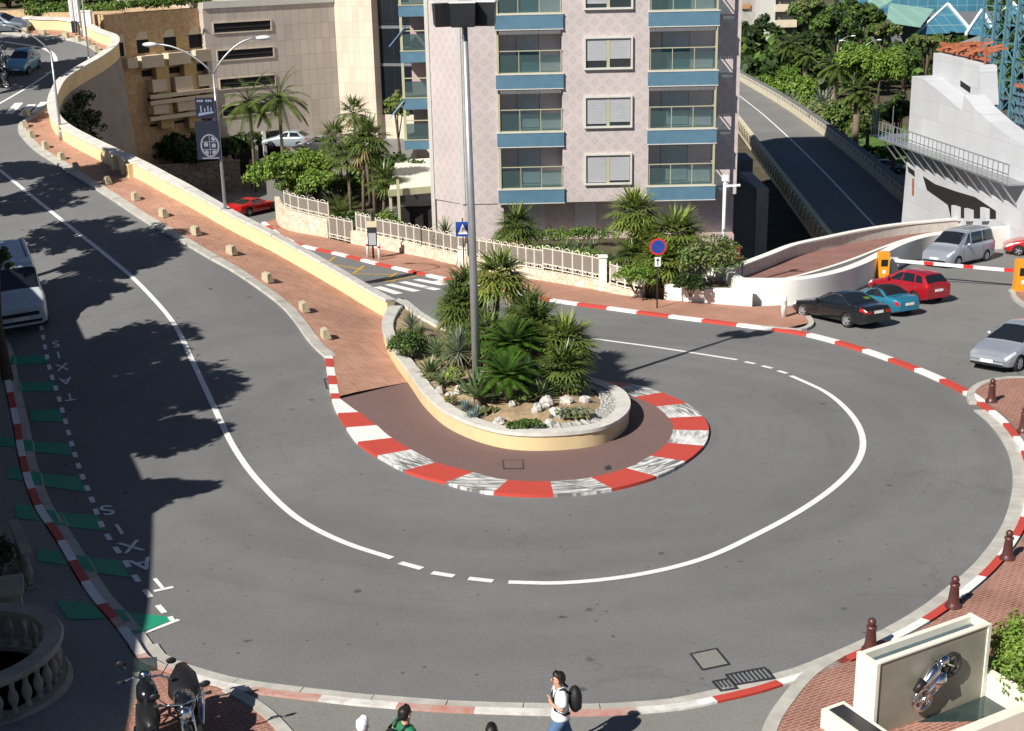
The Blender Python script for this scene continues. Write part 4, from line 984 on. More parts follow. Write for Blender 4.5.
# ------------------------------------------------------------------ beige tiled car park building
CY = 120.0
fold = at(338, 80, CY)
def facade_block(name, p0, p1, depth, z0, z1, mat, lab, cat='building'):
    d = Vector((p1.x - p0.x, p1.y - p0.y)); g = empty(name, (p0.x, p0.y, z0), math.atan2(d.y, d.x), lab, cat)
    m = MB(); m.bb(0, d.length, 0, depth, 0, z1 - z0); m.build('wall', mat, g); return g, d.length
pL = at(207, 60, 113); ztopc = pL.z + 9
zgC = low_z(0, 118) - .5
ck, Lk = facade_block('car_park_building', pL, fold, 20, zgC, at(207, 3, 113).z, M['parktile'], 'beige tiled car park building with dark slot openings')
def on_face(g, px, py):          # local coordinates (along, up) of a pixel on the front face of g
    a = g.rotation_euler.z; nrm = Vector((math.sin(a), -math.cos(a), 0)); d = ray(px, py); t = (g.location - CAM).dot(nrm) / d.dot(nrm); p = CAM + d * t - g.location
    return p.x * math.cos(a) + p.y * math.sin(a), p.z
for (a, yt, yb, c) in ((214, 23.5, 33, 270.5), (218, 51, 60.5, 273), (220.5, 79.5, 89, 275), (223, 106.5, 116.5, 277)):
    u0, v0 = on_face(ck, a, yb); _, v1 = on_face(ck, a, yt); u1, _ = on_face(ck, c, yt + 2); m = MB(); m.bb(u0, u1, -.004, .03, v0, v1); o = m.build('slot_opening', M['void'], ck)
    m = MB(); t = .1; m.bb(u0 - t, u1 + t, -.08, -.005, v1, v1 + t); m.bb(u0 - t, u1 + t, -.08, -.005, v0 - t, v0); m.bb(u0 - t, u0, -.08, -.005, v0, v1); m.bb(u1, u1 + t, -.08, -.005, v0, v1); m.build('frame', M['parktile2'], o)
    m = MB(); m.beam((u0, -.02, v0 + (v1 - v0) * .45), (u1, -.02, v0 + (v1 - v0) * .45), .05); m.build('rail', M['dsteel'], o)
u0, v0 = on_face(ck, 236, 147); u1, v1 = on_face(ck, 279, 130); m = MB(); m.bb(u0, u1, -.006, .03, 0.5, v1); m.build('entrance', M['void'], ck)
for k in (.42, .62): m = MB(); x = u0 + (u1 - u0) * k; m.bb(x - .15, x + .15, -.3, -.01, 0.5, v1); m.build('entrance_pillar', M['trim'], ck)
m = MB(); m.bb(0, Lk + .0, -.12, -.005, at(207, 3, 113).z - zgC - .45, at(207, 3, 113).z - zgC + .1); m.build('cornice', M['trim'], ck)
zt2 = at(207, -45, 113).z
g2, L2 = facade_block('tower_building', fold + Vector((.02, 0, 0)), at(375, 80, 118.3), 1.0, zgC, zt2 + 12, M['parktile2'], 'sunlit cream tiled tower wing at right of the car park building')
a_ = ck.rotation_euler.z; cdir = Vector((math.cos(a_), math.sin(a_), 0)); ndir = Vector((-math.sin(a_), math.cos(a_), 0))
g3 = empty('tower_building', ck.location + ndir * .5 + cdir * on_face(ck, 283, 10)[0], a_, 'tall beige tiled block rising behind the car park slots', 'building')
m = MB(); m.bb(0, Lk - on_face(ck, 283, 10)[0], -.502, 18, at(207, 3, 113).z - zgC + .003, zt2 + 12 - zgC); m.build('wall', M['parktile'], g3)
m = MB(); q = at(375, 80, 118.3); 
g4, L4 = facade_block('office_building', Vector((q.x + .1, q.y + 1, 0)), Vector((at(440, 80, 118).x, 118, 0)), 14, zgC, zt2 + 14, M['nightglass'], 'dark glass office building between cream tower and pink apartments')
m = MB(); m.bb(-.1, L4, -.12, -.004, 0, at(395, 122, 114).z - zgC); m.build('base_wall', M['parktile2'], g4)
m = MB()
for k in range(9): m.bb(0, L4, -.05, -.004, 6 + k * 3.2, 6.25 + k * 3.2)
m.build('floor_band', M['dark_conc'], g4)
# white rooftop parapet seen above the slots
m = MB(); m.bb(.6, on_face(ck, 283, 10)[0] - .1, 4, 4.5, at(207, 3, 113).z - zgC, at(207, 3, 113).z - zgC + 2.2); m.build('roof_wall', M['trim'], ck)
# forecourt low white wall
block_wall('forecourt_wall', gl(285, 170).xy, gl(345, 160).xy, 1.0, .3, M['whitewall'], 'low white wall in front of the car park entrance', 'low wall')

# ------------------------------------------------------------------ ochre arched stone building
sA = at(108, 60, 107); sB = at(214, 60, 114.5)
ob, Lo = facade_block('arcade_building', sA, sB, 16, low_z(0, 120) - 2, at(160, 11, 111).z, M['ochre'], 'ochre stone building with three arched openings and planted roof')
def arch(px, w_px, ytop, ybot):
    u, vb = on_face(ob, px, ybot); u0, _ = on_face(ob, px - w_px / 2, ybot); u1, _ = on_face(ob, px + w_px / 2, ybot); _, vt = on_face(ob, px, ytop); r_ = (u1 - u0) / 2
    pts = [(u0, vb), (u1, vb)] + [(u + r_ * math.cos(PI * k / 12), vt - r_ + r_ * math.sin(PI * k / 12)) for k in range(13)]
    m = MB(); m.plate([(x, -.004, z) for x, z in pts], (0, -1, 0), -.1) ; o = m.build('arched_opening', M['sandrail'], ob)
    m = MB(); m.bb(u0 + .05, u1 - .5, -.02, -.006, vb, vb + (vt - vb) * .62); m.build('dark_window', M['void'], o)
    m = MB(); m.plate([(x, -.008, z) for x, z in [(u0 + (u1-u0)*.72, vb), (u1, vb)] + [(u + r_ * math.cos(PI * k / 12), vt - r_ + r_ * math.sin(PI * k / 12)) for k in range(6)]], (0, -1, 0), .004); m.build('reveal', M['ochre_pl'], o)
for px, w_ in ((146, 18), (173, 18), (198, 18)): arch(px, w_, {146: 31, 173: 28.5, 198: 26}[px], {146: 53, 173: 50, 198: 47.5}[px])
arch(124, 12, 34, 56)
def bal(px0, px1, y0, y1, mat='sandrail', out=.9):
    u0, v0 = on_face(ob, px0, y1); u1, v1 = on_face(ob, px1, y0); m = MB(); m.bb(u0, u1, -out, -.003, v0, v1); return m.build('balcony_front', M[mat], ob), (u0, u1, v0, v1)
for px0, px1, y0, y1 in ((136, 157, 54, 68), (163, 184, 51, 65), (190, 209, 48, 62), (122, 131, 57, 68), (147, 160, 78, 92), (170, 186, 75, 91), (193, 210, 73, 86), (148, 162, 103, 114), (172, 190, 99, 111)):
    bal(px0, px1, y0, y1)
for px0, px1, y0, y1 in ((142, 157, 69, 77), (166, 184, 66, 74), (190, 209, 63, 72), (148, 162, 96, 102), (172, 208, 92, 98), (150, 205, 117, 127)):
    u0, v0 = on_face(ob, px0, y1); u1, v1 = on_face(ob, px1, y0); m = MB(); m.bb(u0, u1, -.03, -.003, v0, v1); m.build('dark_window', M['void'], ob)
for y in (94, 100, 116):
    u0, v0 = on_face(ob, 143, y + 3); u1, _ = on_face(ob, 210, y); m = MB(); m.bb(u0, u1, -1.1, -.92, v0 - .12, v0 + .2); m.build('pergola_beam', M['sandrail'], ob)
for px in (160, 188):
    u0, v0 = on_face(ob, px - 3, 128); u1, v1 = on_face(ob, px + 3, 60); m = MB(); m.bb(u0, u1, -.7, -.004, v0, v1); m.build('pilaster', M['ochre_pl'], ob)
# ------------------------------------------------------------------ vehicles
def lerp_tab(tab, x):
    if x <= tab[0][0]: return tab[0][1]
    for (a, b), (c, d) in zip(tab, tab[1:]):
        if x <= c: return b + (d - b) * (x - a) / (c - a)
    return tab[-1][1]
def smooth_tab(tab, x, w=.10):
    return sum(lerp_tab(tab, x + w * k / 3) * wt for k, wt in ((-3, 1), (-2, 2), (-1, 3), (0, 4), (1, 3), (2, 2), (3, 1))) / 16
class Car:
    """a lofted car body; x runs from the nose (0) to the tail (L), y to the left side, z up"""
    def __init__(s, L, w, belt, roof, wr, zb=.2, sm=.10):
        s.L = L; s.wt = w; s.bt = belt; s.rt = roof; s.wr = wr; s.zb = zb; s.sm = sm
    def sec(s, x):
        w = smooth_tab(s.wt, x, .06); zb = s.zb + (.10 * (1 - min(1, x / .35)) + .12 * (1 - min(1, (s.L - x) / .4)))
        zl = smooth_tab(s.bt, x, s.sm); zr = max(zl + .03, smooth_tab(s.rt, x, s.sm)); c = min(1, max(0, (zr - zl - .03) / .42))
        wr = (.86 * w) * (1 - c) + s.wr * min(1, w / max(a for _, a in s.wt)) * c
        zrail = zl + (zr - zl - .075 * c - .02)
        A = [(0, zb), (.8 * w, zb), (.95 * w, zb + .05), (.99 * w, zb + .2), (w, zb + (zl - zb) * .5), (.99 * w, zl - .16), (.965 * w, zl - .06), (.91 * w, zl - .004)]
        y7, z7 = A[-1]
        for f in (.33, .67, 1.0): A.append((y7 + (wr - y7) * f + .025 * c * math.sin(PI * f), z7 + (zrail - z7) * f))
        A += [(wr * .93, zrail + (zr - zrail) * .62), (wr * .6, zr - .005), (0, zr + .012)]
        return A
    def pt(s, x, v, side=1):
        A = s.sec(x); v = max(0, min(len(A) - 1, v)); i = min(len(A) - 2, int(v)); t = v - i
        return Vector((x, side * (A[i][0] + (A[i+1][0] - A[i][0]) * t), A[i][1] + (A[i+1][1] - A[i][1]) * t))
    def top(s, x, f):
        side = 1 if f >= 0 else -1; return s.pt(x, 13 - 3 * abs(f) if True else 0, side)
    def body(s, root, paint, wheels, n=56):
        mb = MB(); xs = [s.L * i / n for i in range(n + 1)]; K = 14
        for x in xs:
            A = s.sec(x)
            for y, z in A: mb.v.append((x, y, z))
            for y, z in A[-2:0:-1]: mb.v.append((x, -y, z))
        P = 2 * K - 2
        for i in range(n):
            for j in range(P): mb.face((i*P+j, i*P+(j+1) % P, (i+1)*P+(j+1) % P, (i+1)*P+j), 0, True)
        mb.face(list(range(P))[::-1]); mb.face([n*P+j for j in range(P)])
        o = mb.build('body', [paint, M['black']], root)
        # wheel arches cut out of the shell
        ct = MB()
        for (x, r) in wheels:
            for sd_ in (1, -1):
                ct.lathe([(r * 1.13, -.22), (r * 1.13, .3)], 20, 0, Matrix.Translation((x, sd_ * max(a for _, a in s.wt), r)) @ Matrix.Rotation(PI / 2, 4, 'X'), False)
        c = ct.build('cutter', M['black'])
        md = o.modifiers.new('b', 'BOOLEAN'); md.object = c; md.operation = 'DIFFERENCE'; md.solver = 'EXACT'
        dg = bpy.context.evaluated_depsgraph_get(); dg.update(); me = bpy.data.meshes.new_from_object(o.evaluated_get(dg)); o.modifiers.clear(); o.data = me
        bpy.data.objects.remove(c)
        for p in me.polygons: p.use_smooth = True
        me.set_sharp_from_angle(angle=R(38))
        return o
    def patch(s, root, name, mat, fn, nu=6, nv=4, off=.008, mb=None):
        """a thin skin lying on the body; fn(u,v) gives a surface point"""
        m = mb or MB(); o = len(m.v); e = 1e-3
        for i in range(nu + 1):
            for j in range(nv + 1):
                u, v = i / nu, j / nv; p = fn(u, v); du = fn(min(1, u + e), v) - fn(max(0, u - e), v); dv = fn(u, min(1, v + e)) - fn(u, max(0, v - e))
                n = du.cross(dv); n = n.normalized() if n.length > 1e-12 else Vector((0, 0, 1))
                c = Vector((s.L / 2, 0, .6))
                if n.dot(p - c) < 0: n = -n
                m.v.append(tuple(p + n * off))
        for i in range(nu):
            for j in range(nv): a = o + i * (nv + 1) + j; m.face((a, a + nv + 1, a + nv + 2, a + 1), 0, True)
        return m if mb is not None else m.build(name, mat, root)
    def sidewin(s, root, x0b, x1b, x0t, x1t, v0=7.15, v1=9.85, mat='cglass', name='side_window'):
        for sd_ in (1, -1):
            s.patch(root, name, M[mat], lambda u, v: s.pt((x0b + (x1b - x0b) * u) * (1 - v) + (x0t + (x1t - x0t) * u) * v, v0 + (v1 - v0) * v, sd_), 8, 4)
    def screen(s, root, name, x0, x1, f=.94, mat='cglass'):
        s.patch(root, name, M[mat], lambda u, v: s.top(x0 + (x1 - x0) * v, (2 * u - 1) * f), 10, 8)
    def block(s, root, name, mat, x0, x1, va, vb, both=True):
        for sd_ in ((1, -1) if both else (1,)):
            s.patch(root, name, M[mat], lambda u, v: s.pt(x0 + (x1 - x0) * u, va + (vb - va) * v, sd_), 5, 4, .012)
def wheel_mesh(r, w, spokes=5, rim='alloy'):
    """tyre and rim objects standing at the origin, axle along y"""
    MX = Matrix.Rotation(PI / 2, 4, 'X')
    t = MB(); t.lathe([(r * .66, -w/2), (r * .9, -w/2), (r, -w/2 + .03), (r, w/2 - .03), (r * .9, w/2), (r * .66, w/2)], 24, 0, MX, True, False)
    a = MB(); a.lathe([(r * .67, -w/2 + .005), (r * .62, -w/2 + .03), (r * .6, w/2 - .03), (r * .67, w/2 - .005)], 24, 0, MX, True, False)
    for k in range(spokes):
        an = 2 * PI * k / spokes; 
        for sy in (-1, 1): a.beam((.03 * math.cos(an), sy * (w/2 - .02), .03 * math.sin(an)), (r * .64 * math.cos(an), sy * (w/2 - .02), r * .64 * math.sin(an)), .03, r * .2)
    a.lathe([(r * .16, -w/2 + .01), (r * .16, w/2 - .01)], 12, 0, MX)
    h = MB(); h.lathe([(r * .6, -w/2 + .05), (r * .6, w/2 - .05)], 20, 0, MX)
    return t, a, h
def add_wheels(root, xs, track, r, w=.2, spokes=5):
    t, a, h = wheel_mesh(r, w, spokes)
    for x in xs:
        for sd_ in (1, -1):
            e = empty('wheel', (x, sd_ * (track / 2), r)); e.parent = root; KIDS.setdefault(root.name, []).append(e)
            t.build('tyre', M['rubber'], e); a.build('rim', M['alloy'], e); h.build('hub_well', M['black'], e)
def extras(c, root, paint, W, zl, zn, mir_x, door=None, plate_f=True, zpl=.45):
    for sd_ in (1, -1):
        m = MB(); m.ball((mir_x, sd_ * (W / 2 + .10), zl + .06), .11, 0, 8, 6, (.6, 1, .75)); m.beam((mir_x, sd_ * (W / 2 - .08), zl), (mir_x, sd_ * (W / 2 + .06), zl + .04), .04); m.build('mirror', paint, root)
    p = c.sec(.0); m = MB(); m.bb(-.022, -.004, -.26, .26, zpl - .06, zpl + .06); m.build('number_plate', M['plate'], root)
    m = MB(); m.bb(c.L + .004, c.L + .022, -.26, .26, zn - .06, zn + .06); m.build('number_plate', M['plate'], root)
    m = MB(); m.bb(-.014, -.002, -W * .36, W * .36, zpl - .17, zpl - .08); m.build('grille', M['black'], root)
    if door:
        for x in door:
            for sd_ in (1, -1):
                q = c.pt(x, 5.6, sd_); m = MB(); m.bb(q.x - .09, q.x + .09, q.y - .015, q.y + .03, q.z - .015, q.z + .02); m.build('door_handle', paint, root)
def seams(c, root, xs, v0=2.5, v1=7):
    m = MB()
    for x in xs:
        for sd_ in (1, -1): c.patch(root, '', None, lambda u, v: c.pt(x - .007 + .014 * u, v0 + (v1 - v0) * v, sd_), 1, 8, .004, m)
    m.build('door_seams', M['black'], root)
def place(root, front, rear, fn, side, track, xf, xr, off=0.0):
    """puts the wheels of the near side on two pixels; side +1 when that is the car's left side"""
    F_ = gp(*front, fn, off); B_ = gp(*rear, fn, off); d = (B_ - F_); d2 = d.xy.normalized()
    a = math.atan2(d2.y, d2.x)                 # local +x runs to the tail
    left = Vector((-d2.y, d2.x))               # local +y
    side = -side
    mid = (F_.xy + B_.xy) / 2 - left * side * track / 2 - d2 * (xf + xr) / 2
    zf = fn(*(F_.xy)) ; zr_ = fn(*(B_.xy)); pit = math.atan2(zr_ - zf, (B_ - F_).xy.length)
    p0 = mid; n1 = p0 + left * .7; n2 = p0 - left * .7
    roll = math.atan2(fn(n1.x, n1.y) - fn(n2.x, n2.y), 1.4)
    c = p0 + d2 * (xf + xr) / 2
    zc_ = fn(c.x, c.y) + off
    Mx = Matrix.Translation((c.x, c.y, zc_)) @ Matrix.Rotation(a, 4, 'Z') @ Matrix.Rotation(-pit, 4, 'Y') @ Matrix.Rotation(roll, 4, 'X') @ Matrix.Translation((-(xf + xr) / 2, 0, 0))
    root.location = Mx.to_translation(); root.rotation_euler = Mx.to_euler()
    print('wheelbase', root.name, round((B_ - F_).length, 2), 'model', xr - xf)

# --- black saloon
P_ = carpaint('black_car_paint', (.012, .013, .015), .2, .25)
c = Car(4.75, [(0, .70), (.25, .84), (.9, .91), (2.4, .92), (3.9, .9), (4.55, .82), (4.75, .74)], [(0, .56), (.25, .68), (1.5, .90), (2.4, .94), (4.2, 1.0), (4.6, .98), (4.75, .86)],
    [(0, .4), (1.38, .8), (1.62, 1.0), (2.25, 1.37), (2.7, 1.44), (3.2, 1.42), (3.9, 1.12), (4.25, 1.0), (4.75, .5)], .60)
v = empty('saloon_car', label='black saloon car parked nearest the red and white kerb', cat='car', group='parked cars'); BLK = v
c.body(v, P_, [(.92, .33), (3.72, .33)]); add_wheels(v, (.92, 3.72), 1.62, .33, .22, 7)
c.screen(v, 'windscreen', 1.66, 2.22); c.screen(v, 'rear_window', 3.9, 3.3, .9); c.sidewin(v, 1.85, 2.62, 2.34, 2.64); c.sidewin(v, 2.7, 3.72, 2.7, 3.28)
for sd_ in (1, -1):
    m = MB(); q = [c.pt(1.72 + (3.86 - 1.72) * k / 20, 7 + 3.05 * math.sin(PI * k / 20) ** .55, sd_) + Vector((0, sd_ * .012, .004)) for k in range(21)]; m.tube(q, .014, 5); m.build('window_trim', M['chrome'], v)
c.block(v, 'headlight', 'lamp_w', .06, .42, 5.0, 6.6); c.block(v, 'tail_light', 'lamp_r', 4.42, 4.72, 5.0, 6.5)
for sd_ in (1, -1): m = MB(); m.bb(4.752, 4.775, sd_ * .42, sd_ * .70, .72, .84); m.build('tail_light', M['lamp_r'], v)
m = MB(); m.bb(3.42, 3.44, .18, .34, 1.22, 1.32)
extras(c, v, P_, 1.82, .96, .78, 1.95, (2.55, 3.5)); seams(c, v, (1.7, 2.66, 3.6))
place(v, (796.6, 316.5), (851.5, 329.2), low_z, 1, 1.84, .92, 3.72)
# sticker on the rear window
c.patch(v, 'window_sticker', M['hedge'], lambda a, b: c.top(3.62 + .18 * b, .1 + .3 * a), 3, 3, .014)

# --- blue soft top roadster
P_ = carpaint('blue_car_paint', (.03, .23, .36), .35, .28)
c = Car(4.0, [(0, .62), (.25, .76), (.8, .86), (2.2, .86), (3.4, .86), (3.85, .74), (4.0, .62)], [(0, .5), (.3, .62), (1.4, .82), (2.6, .86), (3.6, .90), (3.85, .84), (4.0, .70)],
    [(0, .4), (1.42, .72), (1.65, .92), (2.1, 1.24), (2.5, 1.30), (2.85, 1.22), (3.25, .95), (4.0, .5)], .52)
v = empty('convertible_car', label='turquoise blue convertible with black soft top between black and red cars', cat='car', group='parked cars')
c.body(v, P_, [(.8, .31), (3.15, .31)]); add_wheels(v, (.8, 3.15), 1.5, .31, .2, 5)
c.screen(v, 'windscreen', 1.62, 2.06); c.sidewin(v, 1.85, 2.5, 2.15, 2.5)
c.patch(v, 'soft_top', M['black'], lambda a, b: c.top(2.12 + 1.12 * b, (2 * a - 1) * 1.0), 12, 10, .016)
for sd_ in (1, -1): c.patch(v, 'soft_top', M['black'], lambda a, b: c.pt(2.52 + .7 * a, 7.1 + 2.9 * b * (1 - .75 * a), sd_), 8, 4, .016)
c.block(v, 'headlight', 'lamp_w', .08, .38, 5.2, 6.8); c.block(v, 'tail_light', 'lamp_r', 3.78, 3.97, 4.6, 6.2)
extras(c, v, P_, 1.72, .86, .62, 1.95, (2.35,)); seams(c, v, (1.6, 2.5))
BLUE = v; BLUEC = (.8, 3.15)

# --- red compact family car
P_ = carpaint('red_car_paint', (.38, .012, .022), .25, .28)
c = Car(3.95, [(0, .66), (.22, .80), (.8, .88), (3.2, .88), (3.75, .82), (3.95, .76)], [(0, .60), (.3, .78), (1.15, .99), (2.4, 1.02), (3.5, 1.04), (3.9, 1.0), (3.95, .96)],
    [(0, .4), (1.0, .9), (1.25, 1.1), (1.85, 1.46), (2.4, 1.54), (3.1, 1.52), (3.55, 1.42), (3.86, 1.05), (3.95, .9)], .60)
v = empty('family_car', label='red compact family car parked beyond the blue convertible', cat='car', group='parked cars'); RED = v
c.body(v, P_, [(.75, .31), (3.2, .31)]); add_wheels(v, (.75, 3.2), 1.52, .31, .2, 7)
c.screen(v, 'windscreen', 1.22, 1.86); c.screen(v, 'rear_window', 3.84, 3.56, .88); c.sidewin(v, 1.5, 2.28, 1.98, 2.3); c.sidewin(v, 2.36, 3.12, 2.36, 3.0); c.sidewin(v, 3.2, 3.62, 3.1, 3.42)
c.block(v, 'headlight', 'lamp_w', .06, .42, 5.4, 6.9); c.block(v, 'tail_light', 'lamp_r', 3.80, 3.94, 5.2, 6.9)
for sd_ in (1, -1): m = MB(); m.bb(3.952, 3.975, sd_ * .5, sd_ * .70, .72, .98); m.build('tail_light', M['lamp_r'], v)
extras(c, v, P_, 1.76, 1.03, .7, 1.62, (2.2, 3.05)); seams(c, v, (1.35, 2.32, 3.1))

def nearside(px_f, px_r, fn): return gp(*px_f, fn), gp(*px_r, fn)
def place_rear(root, rear, heading, fn, side, track, xf, xr):
    """only the rear near wheel is seen; heading is the direction nose to tail in radians"""
    B_ = gp(*rear, fn); d = Vector((math.cos(heading), math.sin(heading))); F_ = B_.xy - d * (xr - xf)
    pf = proj((F_.x, F_.y, fn(F_.x, F_.y))); place(root, pf, rear, fn, side, track, xf, xr)
HB = BLK.rotation_euler.z
place_rear(RED, (913.5, 304.3), HB, low_z, 1, 1.72, .75, 3.2)
place_rear(BLUE, (882, 316.5), HB, low_z, 1, 1.70, .8, 3.15)

# --- silver people carrier
P_ = carpaint('silver_car_paint', (.50, .54, .60), .55, .32)
def van_tabs():
    return Car(4.85, [(0, .74), (.25, .88), (.9, .95), (4.3, .95), (4.7, .93), (4.85, .90)], [(0, .72), (.3, .92), (1.05, 1.14), (2.4, 1.16), (4.8, 1.18), (4.85, 1.16)],
        [(0, .5), (.9, 1.1), (1.15, 1.3), (1.95, 1.82), (2.4, 1.92), (4.5, 1.92), (4.75, 1.82), (4.85, 1.5)], .74)
c = van_tabs()
v = empty('passenger_van', label='silver passenger van waiting behind the striped barrier', cat='van'); VAN = v
c.body(v, P_, [(.95, .33), (3.95, .33)]); add_wheels(v, (.95, 3.95), 1.66, .33, .22, 6)
c.screen(v, 'windscreen', 1.12, 1.96); c.sidewin(v, 1.55, 2.2, 2.1, 2.24); c.sidewin(v, 2.36, 3.5, 2.36, 3.48); c.sidewin(v, 3.58, 4.66, 3.58, 4.58)
c.screen(v, 'rear_window', 4.84, 4.72, .8)
c.block(v, 'headlight', 'lamp_w', .05, .62, 5.3, 6.8); c.block(v, 'tail_light', 'lamp_r', 4.66, 4.83, 5.0, 7.4)
extras(c, v, P_, 1.9, 1.16, .8, 1.75, (2.1, 2.5), zpl=.55); seams(c, v, (1.4, 2.3, 3.54))
place(v, (956.5, 268.5), (988.5, 261), low_z, 1, 1.9, .95, 3.95)

# --- silver hatchback at the right edge
c = Car(4.3, [(0, .68), (.25, .82), (.9, .90), (3.4, .9), (4.1, .84), (4.3, .76)], [(0, .6), (.3, .76), (1.25, .98), (2.6, 1.02), (4.0, 1.06), (4.25, 1.0), (4.3, .9)],
    [(0, .4), (1.02, .85), (1.3, 1.06), (2.2, 1.50), (2.7, 1.57), (3.4, 1.52), (4.0, 1.2), (4.3, .9)], .60)
v = empty('hatchback_car', label='silver hatchback entering at the right edge below the orange machine', cat='car')
c.body(v, P_, [(.9, .32), (3.5, .32)]); add_wheels(v, (.9, 3.5), 1.56, .32, .2, 6)
c.screen(v, 'windscreen', 1.28, 2.2); c.screen(v, 'rear_window', 4.05, 3.5, .88); c.sidewin(v, 1.75, 2.6, 2.36, 2.62); c.sidewin(v, 2.68, 3.7, 2.68, 3.4)
c.block(v, 'headlight', 'lamp_w', .06, .62, 5.3, 6.7); c.block(v, 'tail_light', 'lamp_r', 4.1, 4.28, 5.0, 6.8)
extras(c, v, P_, 1.8, 1.02, .8, 1.95, (2.5, 3.5)); seams(c, v, (1.5, 2.65, 3.6))
place(v, (1009.5, 375.5), (1062, 357), low_z, 1, 1.78, .9, 3.5)

# --- red hatchback half seen at the right edge
P2 = carpaint('bright_red_paint', (.50, .014, .018), .2, .28)
v2 = empty('small_red_car', label='small bright red car behind the silver van, cut by the right edge', cat='car')
c = Car(3.8, [(0, .64), (.25, .78), (.8, .84), (3.2, .84), (3.65, .78), (3.8, .72)], [(0, .58), (.3, .74), (1.1, .93), (2.4, .97), (3.6, 1.0), (3.8, .92)],
    [(0, .4), (.95, .85), (1.2, 1.03), (1.85, 1.38), (2.3, 1.44), (3.1, 1.40), (3.7, 1.05), (3.8, .9)], .56)
c.body(v2, P2, [(.75, .3), (3.1, .3)]); add_wheels(v2, (.75, 3.1), 1.46, .3, .19, 5)
c.screen(v2, 'windscreen', 1.18, 1.85); c.screen(v2, 'rear_window', 3.7, 3.2, .88); c.sidewin(v2, 1.5, 2.2, 1.98, 2.2); c.sidewin(v2, 2.28, 3.3, 2.28, 3.05)
c.block(v2, 'headlight', 'lamp_w', .06, .42, 5.2, 6.8); c.block(v2, 'tail_light', 'lamp_r', 3.6, 3.78, 5, 6.8)
extras(c, v2, P2, 1.68, .97, .7, 1.6, (2.1,)); seams(c, v2, (1.3, 2.24))
place(v2, (1018, 256), (1062, 257), low_z, 1, 1.66, .75, 3.1)

# --- red sports coupe on the lower street
P3 = carpaint('sports_red_paint', (.55, .012, .015), .15, .22)
c = Car(4.5, [(0, .66), (.25, .82), (.8, .92), (2.2, .90), (3.5, .96), (4.3, .9), (4.5, .82)], [(0, .48), (.3, .60), (1.0, .76), (2.2, .82), (3.4, .90), (4.2, .90), (4.5, .80)],
    [(0, .3), (1.2, .66), (1.5, .86), (2.1, 1.17), (2.5, 1.22), (3.0, 1.16), (3.9, .94), (4.5, .6)], .54)
v3 = empty('sports_coupe', label='low red sports coupe parked on the lower street past the parapet', cat='car')
c.body(v3, P3, [(.95, .34), (3.55, .34)]); add_wheels(v3, (.95, 3.55), 1.64, .34, .26, 5)
c.screen(v3, 'windscreen', 1.48, 2.1); c.screen(v3, 'rear_window', 3.85, 3.05, .72); c.sidewin(v3, 1.75, 2.5, 2.2, 2.5); c.sidewin(v3, 2.56, 3.3, 2.56, 2.95)
c.block(v3, 'headlight', 'lamp_w', .08, .5, 5.4, 6.9); 
for sd_ in (1, -1):
    for yy in (.48, .66): m = MB(); m.lathe([(.07, 0), (.07, .025)], 12, 0, Matrix.Translation((4.495, sd_ * yy, .72)) @ Matrix.Rotation(PI/2, 4, 'Y')); m.build('tail_light', M['lamp_r'], v3)
extras(c, v3, P3, 1.86, .84, .55, 1.85, (2.45,), zpl=.36); seams(c, v3, (1.5, 2.55))
place(v3, (271.5, 212), (253.5, 216), low_z, -1, 1.9, .95, 3.55)

# --- silver blue van on the upper road
P4 = carpaint('van_paint', (.56, .62, .66), .1, .35)
c = Car(4.85, [(0, .80), (.15, .90), (.6, .95), (4.3, .95), (4.7, .93), (4.85, .90)], [(0, .85), (.2, 1.02), (.75, 1.18), (2.4, 1.2), (4.8, 1.2), (4.85, 1.18)],
    [(0, .5), (.6, 1.1), (.78, 1.28), (1.35, 1.86), (1.6, 1.94), (4.5, 1.96), (4.75, 1.88), (4.85, 1.5)], .82)
v4 = empty('minibus', label='tall pale blue minibus parked on the left by the taxi rank', cat='van')
c.body(v4, P4, [(.95, .33), (3.95, .33)]); add_wheels(v4, (.95, 3.95), 1.66, .33, .22, 6)
c.screen(v4, 'windscreen', .80, 1.36); c.sidewin(v4, 1.1, 2.2, 1.5, 2.24); c.sidewin(v4, 2.36, 3.5, 2.36, 3.48); c.sidewin(v4, 3.58, 4.66, 3.58, 4.58)
c.block(v4, 'headlight', 'lamp_w', .05, .62, 5.3, 6.8); c.block(v4, 'tail_light', 'lamp_r', 4.66, 4.83, 5.0, 7.4)
extras(c, v4, P4, 1.9, 1.18, .8, 1.35, (2.1, 2.5), zpl=.55); seams(c, v4, (1.4, 2.3, 3.54))
m = MB(); m.bb(-.016, -.003, -.62, .62, .62, .74); m.build('upper_grille', M['black'], v4)
for sd_ in (1, -1): m = MB(); m.beam(c.pt(2.3, 11.4, sd_) + Vector((0, 0, .02)), c.pt(4.6, 11.4, sd_) + Vector((0, 0, .02)), .035); m.build('roof_rail', M['dsteel'], v4)
F4 = gp(49, 321); B4 = gp(20, 245); d4 = (B4 - F4).xy.normalized(); B4 = F4.xy + d4 * 3.0 * 1.1; place(v4, (49, 321), proj((B4.x, B4.y, up_z(*B4))), up_z, 1, 1.9 * 1.1, .95 * 1.1, 3.95 * 1.1); v4.scale = (1.1, 1.1, 1.2)

